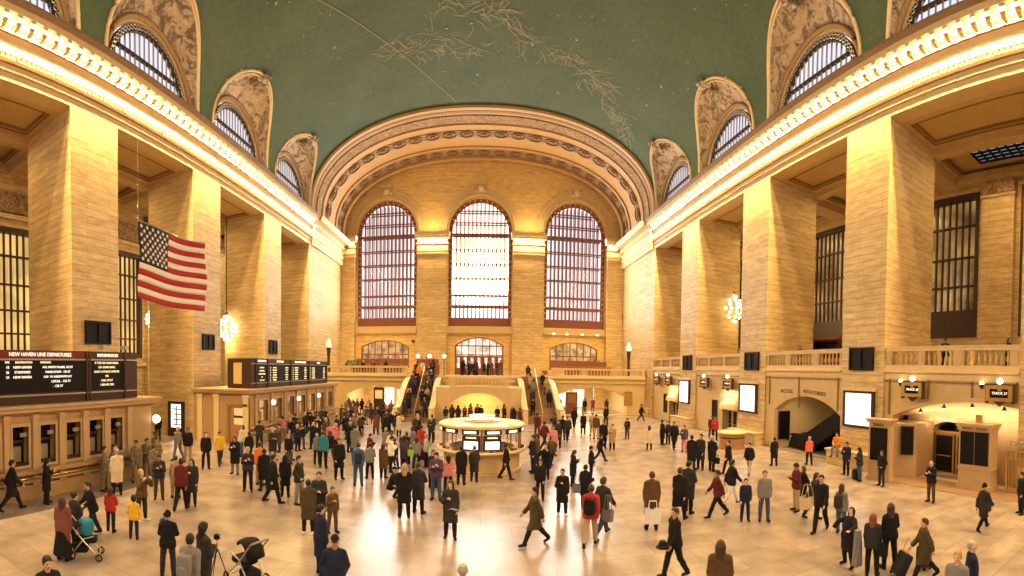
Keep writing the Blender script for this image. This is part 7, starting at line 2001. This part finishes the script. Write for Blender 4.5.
# ------------------------------------------------------------------ bags and other things people carry
def rbox(m, cx, cy, cz, sx, sy, sz, r=.35, n=6):
    """pillow-shaped block."""
    vs = []; fs = []; N = n*4; M = n*2
    for i in range(M+1):
        ph = -PI/2 + PI*i/M
        for k in range(N):
            th = 2*PI*k/N
            def se(c, e): return math.copysign(abs(c)**e, c)
            vs.append((cx + sx/2*se(math.cos(ph), r)*se(math.cos(th), r), cy + sy/2*se(math.cos(ph), r)*se(math.sin(th), r), cz + sz/2*se(math.sin(ph), r)))
    for i in range(M):
        for k in range(N): fs.append((i*N+k, i*N+(k+1) % N, (i+1)*N+(k+1) % N, (i+1)*N+k))
    m.add(vs, fs); return m
def carried(name, o, off, label, cat, rz=0.):
    e = empty(name, at_person(o, off), o.rotation_euler[2] + rz); e.scale = o.scale; tag(e, label, cat); return e
def backpack(o, label, mat, off=(0, .235, 1.17)):
    e = carried('backpack', o, off, label, 'backpack')
    rbox(MB(), 0, 0, 0, .30, .17, .44).build('bag_body', mat, e, True)
    rbox(MB(), 0, .09, -.09, .22, .08, .2).build('front_pocket', mat, e, True)
    for s in (-1, 1):
        m = MB(); m.tube([(s*.11, -.08, .18), (s*.13, -.2, .22), (s*.13, -.36, .1), (s*.14, -.33, -.06), (s*.13, -.1, -.16)], .022, 6); m.build('strap', mat, e, True)
    m = MB(); m.tube([(-.03, 0, .22), (-.03, 0, .26), (.03, 0, .26), (.03, 0, .22)], .01, 5); m.build('top_loop', mat, e)
backpack(WHO['person in bright red jacket with black rucksack and khaki trousers'], 'black rucksack on the back of the bright red jacket', FAB['black'])
backpack(WHO['man in blue jacket carrying a dark rucksack, seen from behind'], 'dark rucksack on the back of the blue jacket', FAB['charcoal'])
backpack(WHO['man in grey hooded jacket with a rucksack at the bottom left'], 'grey rucksack worn by the man in the grey hooded jacket', FAB['grey'])
backpack(WHO['woman in blue-grey jacket and jeans with a dark rucksack'], 'dark rucksack on the blue-grey jacket', FAB['charcoal'])
backpack(WHO['man in navy jacket leaning at the first right pier bench'], 'navy rucksack of the man leaning at the pier bench', FAB['navy'])
def tote(o, off, label, mat, w=.34, h=.36, d=.12, name='shopping_bag', drop=.22):
    e = carried(name, o, off, label, 'bag')
    m = MB(); l0 = [(-w/2*.9, -d/2), (w/2*.9, -d/2), (w/2*.9, d/2), (-w/2*.9, d/2)]; l1 = [(-w/2, -d/2), (w/2, -d/2), (w/2, d/2), (-w/2, d/2)]
    vs = [(x, y, -h/2) for x, y in l0] + [(x, y, h/2) for x, y in l1]
    m.add(vs, [(0, 3, 2, 1), (0, 1, 5, 4), (1, 2, 6, 5), (2, 3, 7, 6), (3, 0, 4, 7)]); m.build('bag_body', mat, e)
    for s in (-1, 1):
        m = MB(); m.tube([(-w*.25, s*d/2, h/2), (-w*.2, s*d/4, h/2+drop), (w*.2, s*d/4, h/2+drop), (w*.25, s*d/2, h/2)], .012, 5); m.build('handle', mat, e)
tote(WHO['man in dark brown coat carrying a large white bag'], (-.02, .24, .50), 'large white shopping bag carried by the man in the dark brown coat', FAB['white'], .5, .44, .16)
tote(WHO['woman leaning with a big pale shoulder bag'], (-.36, .0, .72), 'big pale canvas bag hanging from the leaning woman', FAB['cream'], .62, .42, .3, 'shoulder_bag', .4)
tote(WHO['person in grey top with a bright green bag'], (.28, .1, .85), 'bright green bag carried in the crowd edge near the stairs', FAB['green'], .34, .34, .14, 'shoulder_bag')
tote(WHO['man in black coat with a grey bag behind the red jacket'], (.32, .08, .78), 'grey shoulder bag of the man behind the red jacket', FAB['grey'], .36, .34, .16, 'shoulder_bag', .4)
tote(WHO['companion in charcoal jacket and jeans right of the red jacket'], (-.30, .12, .72), 'pale grey bag at the hip of the companion in jeans', FAB['grey'], .32, .32, .14, 'shoulder_bag', .4)
tote(WHO['person in black coat with a handbag, right of the close pair'], (-.27, .02, .55), 'black handbag of the person right of the close pair', FAB['black'], .34, .28, .12, 'handbag', .16)
tote(WHO['person in dark coat and hat walking with a shoulder bag near the double screens'], (-.26, .12, .98), 'dark shoulder bag of the walker near the double screens', FAB['charcoal'], .34, .36, .14, 'shoulder_bag', .3)
tote(WHO['woman with a bag waiting beside the notice stand'], (-.30, -.05, .26), 'black bag with a pale top on the floor beside the notice stand', FAB['black'], .4, .46, .24, 'shoulder_bag', .1)
tote(WHO['woman of a walking couple in dark coat with long brown hair'], (-.27, -.04, .74), 'brown handbag of the walking couple, left side', FAB['brown'], .3, .28, .12, 'handbag', .3)
tote(WHO['woman with reddish hair holding a grey coat, seen from behind'], (-.30, .06, .80), 'black shoulder bag of the reddish-haired woman', FAB['black'], .32, .36, .12, 'shoulder_bag', .3)
# paper, hat, coat over the arm
e = carried('paper_sheet', WHO['woman in charcoal coat walking towards camera with white paper'], (.10, -.36, 1.0), 'white paper held by the woman walking in the middle', 'paper')
m = MB(); vs = [(x*.04-.16, -.02+.03*math.sin(x*.7), z*.06-.12) for x in range(9) for z in range(5)]
m.add(vs, [(a*5+b, a*5+b+1, a*5+b+6, a*5+b+5) for a in range(8) for b in range(4)]); o = m.build('sheet', FAB['white'], e, True); o.rotation_euler = (1.15, 0, .25); o.scale = (1.15, 1, 1.3); sm = o.modifiers.new('s', 'SOLIDIFY'); sm.thickness = .004
e = carried('hat', WHO['man in black suit looking up to the left and holding a hat'], (.12, -.40, .88), 'black hat held in front of the man in the black suit', 'hat')
m = MB(); m.lathe([(.01, .12), (.08, .12), (.105, .06), (.11, 0), (.17, -.02), (.175, -.03), (.1, -.02), (.09, .08), (.01, .1)], (0, 0, 0), 20); m.build('crown', FAB['black'], e, True)
m = MB(); m.lathe([(.112, .0), (.114, .03), (.108, .035)], (0, 0, 0), 20); m.build('hat_band', FAB['charcoal'], e, True)
e = carried('folded_coat', WHO['woman with reddish hair holding a grey coat, seen from behind'], (.42, -.02, .80), 'pale grey coat hanging from the arm of the reddish-haired woman', 'coat')
m = MB(); vs = []
for i in range(13):
    t = i/12
    for k in range(16):
        a = 2*PI*k/16; w = .10 + .12*t
        vs.append((.09*math.cos(a)*(1+.6*t) + .02*math.sin(a*4), w*math.sin(a)*1.2 + .03*math.sin(a*5+i*.4), .45 - .95*t))
m.add(vs, [(i*16+k, i*16+(k+1) % 16, (i+1)*16+(k+1) % 16, (i+1)*16+k) for i in range(12) for k in range(16)] + [tuple(range(16)), tuple(range(12*16, 13*16))]); m.build('coat_cloth', FAB['grey'], e, True)
# suitcases
def suitcase(label, x, y, rz, mat, h=.62, tilt=0.):
    e = empty('suitcase', (x, y, 0), rz); e.rotation_euler = (tilt, 0, rz); tag(e, label, 'suitcase')
    rbox(MB(), 0, 0, .06+h/2, .42, .26, h, .22).build('case_body', mat, e, True)
    m = MB()
    for k in (-.13, -.05, .05, .13): m.box(k-.008, k+.008, -.135, .135, .12, h)
    m.build('rib', mat, e)
    for sx in (-1, 1):
        for sy in (-1, 1):
            w = MB(); w.tube([(sx*.16-.015, sy*.09, .035), (sx*.16+.015, sy*.09, .035)], .034, 10); w.build('wheel', BLACK, e, True)
    m = MB(); m.tube([(-.1, .08, h), (-.1, .08, h+.42), (.1, .08, h+.42), (.1, .08, h)], .012, 6); m.build('pull_handle', STEEL, e)
suitcase('deep red suitcase standing at the left of the booth', -3.3, 24.3, .3, FAB['maroon'])
suitcase('dark suitcase dragged by the walker in the olive coat', 9.1, 6.75, 1.1, FAB['charcoal'], .58, .5)
suitcase('brown striped suitcase rolling beside the dark dragged one', 10.0, 6.5, 1.2, FAB['brown'], .5)
# pushchairs
def pushchair(label, x, y, rz, seat, hood, s=1.0):
    e = empty('pushchair', (x, y, 0), rz); e.scale = (s, s, s); tag(e, label, 'pushchair')
    m = MB()
    for sx in (-.24, .24):
        m.tube([(sx, -.38, .12), (sx, .05, .55), (sx*1.05, .42, 1.02)], .018, 7); m.tube([(sx, .36, .12), (sx, .02, .58), (sx, -.25, .66)], .016, 7)
    m.tube([(-.25, .42, 1.02), (.25, .42, 1.02)], .022, 8); m.tube([(-.24, .36, .12), (.24, .36, .12)], .014, 6); m.tube([(-.24, -.38, .12), (.24, -.38, .12)], .014, 6)
    m.build('chassis', STEEL, e, True)
    for sx in (-.26, .26):
        for y_, r in ((-.38, .10), (.36, .13)):
            w = MB(); w.tube([(sx, y_ + (r-.02)*math.cos(a), r + (r-.02)*math.sin(a)) for a in [2*PI*k/14 for k in range(14)]], .022, 6, True)
            for k in range(5): w.tube([(sx, y_, r), (sx, y_+(r-.02)*math.cos(k*1.257), r+(r-.02)*math.sin(k*1.257))], .006, 4)
            w.build('wheel', BLACK, e, True)
    m = MB(); rbox(m, 0, -.06, .5, .42, .5, .12); m.build('seat', seat, e, True)
    m = MB(); vs = []
    for i in range(9):
        a = PI*.08 + PI*.62*i/8
        for k in range(9):
            b = -PI/2 + PI*k/8
            vs.append((.235*math.sin(b), .08 + .40*math.cos(a)*math.cos(b*.7), .58 + .42*math.sin(a)*math.cos(b*.35)))
    m.add(vs, [(i*9+k, i*9+k+1, (i+1)*9+k+1, (i+1)*9+k) for i in range(8) for k in range(8)]); o = m.build('canopy', hood, e, True)
    sm = o.modifiers.new('s', 'SOLIDIFY'); sm.thickness = .02
    m = MB(); rbox(m, 0, .12, .26, .36, .4, .18); m.build('basket', seat, e, True)
    return e
PX = (-9.19, 7.47, 2.3)
pushchair('dark pushchair with blue and teal things heaped on it beside the maroon plaid coat', *PX, FAB['black'], FAB['black'])
pushchair('black pram beside the camera tripod at the bottom left', -5.2, 8.95, -1.9, FAB['black'], FAB['black'], 1.08)
m = MB(); rbox(m, 0, 0, 0, .4, .34, .44, .6); o = m.build('padded_jacket', FAB['teal'], None, True, (PX[0]+.08, PX[1]-.05, .86)); tag(o, 'teal padded jacket heaped on the pushchair', 'jacket')
m = MB(); rbox(m, 0, 0, 0, .34, .3, .26, .6); o = m.build('folded_blanket', FAB['coral'], None, True, (PX[0]-.22, PX[1]-.1, .72)); tag(o, 'coral blanket on the pushchair beside the teal jacket', 'blanket')
# camera on a tripod
e = empty('camera_tripod', (-5.81, 8.62, 0), .4); tag(e, 'small camera on a black tripod beside the grey hooded man', 'tripod')
for k in range(3):
    a = 2*PI*k/3; m = MB(); m.tube([(.02*math.cos(a), .02*math.sin(a), .78), (.30*math.cos(a), .30*math.sin(a), .02)], [.014, .009], 7); m.build('leg', BLACK, e, True)
m = MB(); m.tube([(0, 0, .70), (0, 0, 1.02)], .013, 7); m.build('centre_column', BLACK, e, True)
m = MB(); m.box(-.07, .07, -.04, .04, 1.02, 1.12); m.box(-.03, .03, -.03, .03, 1.12, 1.145); m.build('camera_body', BLACK, e)
m = MB(); m.tube([(0, .04, 1.07), (0, .11, 1.07)], .034, 12); m.build('lens', DARK, e, True)
CORN, FLOOD, UPL, DAYF, DAYR, LUNE, GAL, SKY, EXPO, FASC, TYMP = 34000., 1000., 2200., 3800., 850., 240., 340., 1.4, -.16, 4200., 230.
# ------------------------------------------------------------------ light
def area(name, loc, size, energy, col, direction, shape='RECTANGLE'):
    l = bpy.data.lights.new(name, 'AREA'); l.shape = shape
    l.size, l.size_y = size; l.energy = energy; l.color = col
    o = bpy.data.objects.new(name, l); o.location = loc
    o.rotation_euler = Vector(direction).to_track_quat('-Z', 'Y').to_euler()
    return link(o)
WARM = (1.0, .675, .27); WARM2 = (1.0, .71, .36); DAY = (1.0, .93, .86); COOL = (.82, .91, 1.0)
def strip(name, x, y0, y1, z, wid, energy, col, d):
    l = bpy.data.lights.new(name, 'AREA'); l.shape = 'RECTANGLE'; l.size = wid; l.size_y = y1-y0; l.energy = energy; l.color = col
    o = bpy.data.objects.new(name, l); o.location = (x, (y0+y1)/2, z)
    dz = -Vector(d).normalized(); ly = Vector((0, 1, 0)); lx = ly.cross(dz).normalized(); ly = dz.cross(lx)
    o.matrix_world = Matrix(((lx.x, ly.x, dz.x, x), (lx.y, ly.y, dz.y, (y0+y1)/2), (lx.z, ly.z, dz.z, z), (0, 0, 0, 1)))
    return link(o)
for XW, sg in ((XL, -1), (XR, 1)):
    strip('cornice_light', XW - sg*.42, -10, 58, 21.50, .08, CORN, WARM, (sg*.05, 0, -1))
    fl2 = strip('fascia_fill', XW - sg*1.0, -10, 47, 21.80, .12, FASC, WARM, (sg*1.0, 0, -2.2)); fl2.data.spread = math.radians(40)  # added strip with no fitting of its own, aimed to brighten the fascia bands
    strip('cornice_flood', XW - sg*1.35, -6, 57, 22.3, .3, FLOOD, WARM2, (-sg*.9, 0, -.75))
    strip('cornice_uplight', XW - sg*1.0, -10, 45, 22.7, .3, UPL, WARM2, (-sg*.55, 0, 1))
# daylight at the windows
for c, h in WIN:
    area('window_daylight', (c, YF+.2, 18.5), (2*h-.6, 14), DAYF, DAY, (0, -1, 0))
    area('window_daylight_rear', (c, YB+.4, 18.5), (2*h-.6, 14), DAYR, DAY, (0, 1, 0))
for yc in LUN[1:]:
    for XW, sg in ((XL, -1), (XR, 1)):
        area('lunette_daylight', (XW+sg*.3, yc, 24.6), (5.2, 2.6), LUNE, COOL, (-sg, 0, -.35))
# galleries: lamps under the ceilings
for XW, sg in ((XL, -1), (XR, 1)):
    for i in range(5):
        y = .4 + i*10.87
        area('gallery_lamp', (XW+sg*5.6, y, ZL-.5), (2.0, 4.0), GAL, WARM, (0, 0, -1))
for x in (-11.6, 11.9, -.4):
    area('passage_lamp', (x, 54.5, 3.6), (5, 5), 1300, (1.0, .74, .42), (0, 0, -1))
area('terrace_lamp', (-.35, 46.6, 2.9), (4, 2.6), 800, (1.0, .66, .24), (0, .2, -1))
area('vestibule_lamp', (XR+.6, 9.6, 2.9), (7.8, .4), 150, (1.0, .80, .52), (.75, 0, .30))
area('vestibule_door_lamp', (XR+.7, 9.6, 3.1), (7.5, .5), 45, (1.0, .72, .36), (.1, 0, -1))
area('passage_downlight', (XR+1.6, 22.2, 3.6), (1.5, 3), 110, (1.0, .70, .34), (0, 0, -1))
for y in (31, 42): area('doorway_lamp', (XR-.35, y, 3.6), (2.0, .4), 60, (1.0, .76, .44), (.6, 0, -1))
for x, y, z in ((-23.3, 36.3, 8.9), (-25.0, 28.1, 9.2), (23.0, 37.1, 11.4), (25.0, 29.1, 11.9)):
    l = bpy.data.lights.new('chandelier_light', 'POINT'); l.energy = 260; l.color = WARM; l.shadow_soft_size = .9
    o = bpy.data.objects.new('chandelier_light', l); o.location = (x, y, z-1.6); link(o)
for a, b in pil:
    area('capital_lamp', ((a+b)/2, YF-.62, 21.95), (b-a, .2), 190*(b-a), WARM, (0, .18, -1))
for a, b in pil[1:3]:
    area('tympanum_fill', ((a+b)/2, YF-.9, 23.35), (3, .3), TYMP, WARM, (0, .12, 1))  # unseen fill added above the middle capitals to brighten the tympanum
area('booth_lamp', (BX, BY-1.6, 2.38), (2.4, .5), 40, (1, .86, .62), (0, 0, -1))
for c in (-13.3, 12.3): area('balcony_lamp', (c, 56.5, 9.5), (6, .8), 160, WARM, (0, .3, -1))

w = bpy.data.worlds.new('world'); SC.world = w; w.use_nodes = True
nt = w.node_tree; N, L = nt.nodes, nt.links
bg = N['Background']
tc = N.new('ShaderNodeTexCoord')
dt = N.new('ShaderNodeVectorMath'); dt.operation = 'DOT_PRODUCT'
dt.inputs[1].default_value = Vector((-.55, 59.5, 13.2)).normalized()
nm = N.new('ShaderNodeVectorMath'); nm.operation = 'NORMALIZE'
L.new(tc.outputs['Generated'], nm.inputs[0]); L.new(nm.outputs[0], dt.inputs[0])
cr = N.new('ShaderNodeValToRGB'); e = cr.color_ramp.elements
e[0].position = .55; e[0].color = (.80, .88, 1.0, 1)
e[1].position = 1.0; e[1].color = (22.0, 15.0, 8.0, 1)
a = e.new(.93); a.color = (1.0, .90, .94, 1)
b = e.new(.986); b.color = (1.15, .98, .95, 1)
c_ = e.new(.997); c_.color = (3.2, 2.4, 1.7, 1)
L.new(dt.outputs['Value'], cr.inputs[0]); L.new(cr.outputs[0], bg.inputs['Color'])
bg.inputs['Strength'].default_value = SKY

# ------------------------------------------------------------------ camera: the photograph is a stitched cylindrical panorama
F, CYP, YAW, PIT, ROL, HC = 448.42, 380.8, .0658, .0222, .0148, 5.0
cd = bpy.data.cameras.new('camera'); cd.type = 'PANO'; cd.panorama_type = 'CENTRAL_CYLINDRICAL'
cd.central_cylindrical_range_u_min = -512/F; cd.central_cylindrical_range_u_max = 512/F
cd.central_cylindrical_range_v_min = -(576-CYP)/F; cd.central_cylindrical_range_v_max = CYP/F
cd.central_cylindrical_radius = 1.0
cd.clip_start = .05; cd.clip_end = 500
cam = bpy.data.objects.new('camera', cd); link(cam)
Rz = Matrix.Rotation(YAW, 3, 'Z'); Rx = Matrix.Rotation(PIT, 3, 'X'); Ry = Matrix.Rotation(ROL, 3, 'Y')
Mw = (Ry @ Rx @ Rz).transposed()
Bm = Mw @ Matrix(((1, 0, 0), (0, 0, -1), (0, 1, 0)))
cam.matrix_world = Matrix.Translation((0, 0, HC)) @ Bm.to_4x4()
SC.camera = cam
vs_ = SC.view_settings
vs_.view_transform = 'Standard'; vs_.look = 'None'; vs_.gamma = 1; vs_.use_curve_mapping = False
vs_.exposure = EXPO
SC.cycles.use_denoising = True
SC.cycles.max_bounces = 8; SC.cycles.diffuse_bounces = 4; SC.cycles.glossy_bounces = 3; SC.cycles.transparent_max_bounces = 8
SC.cycles.sample_clamp_indirect = 6.0
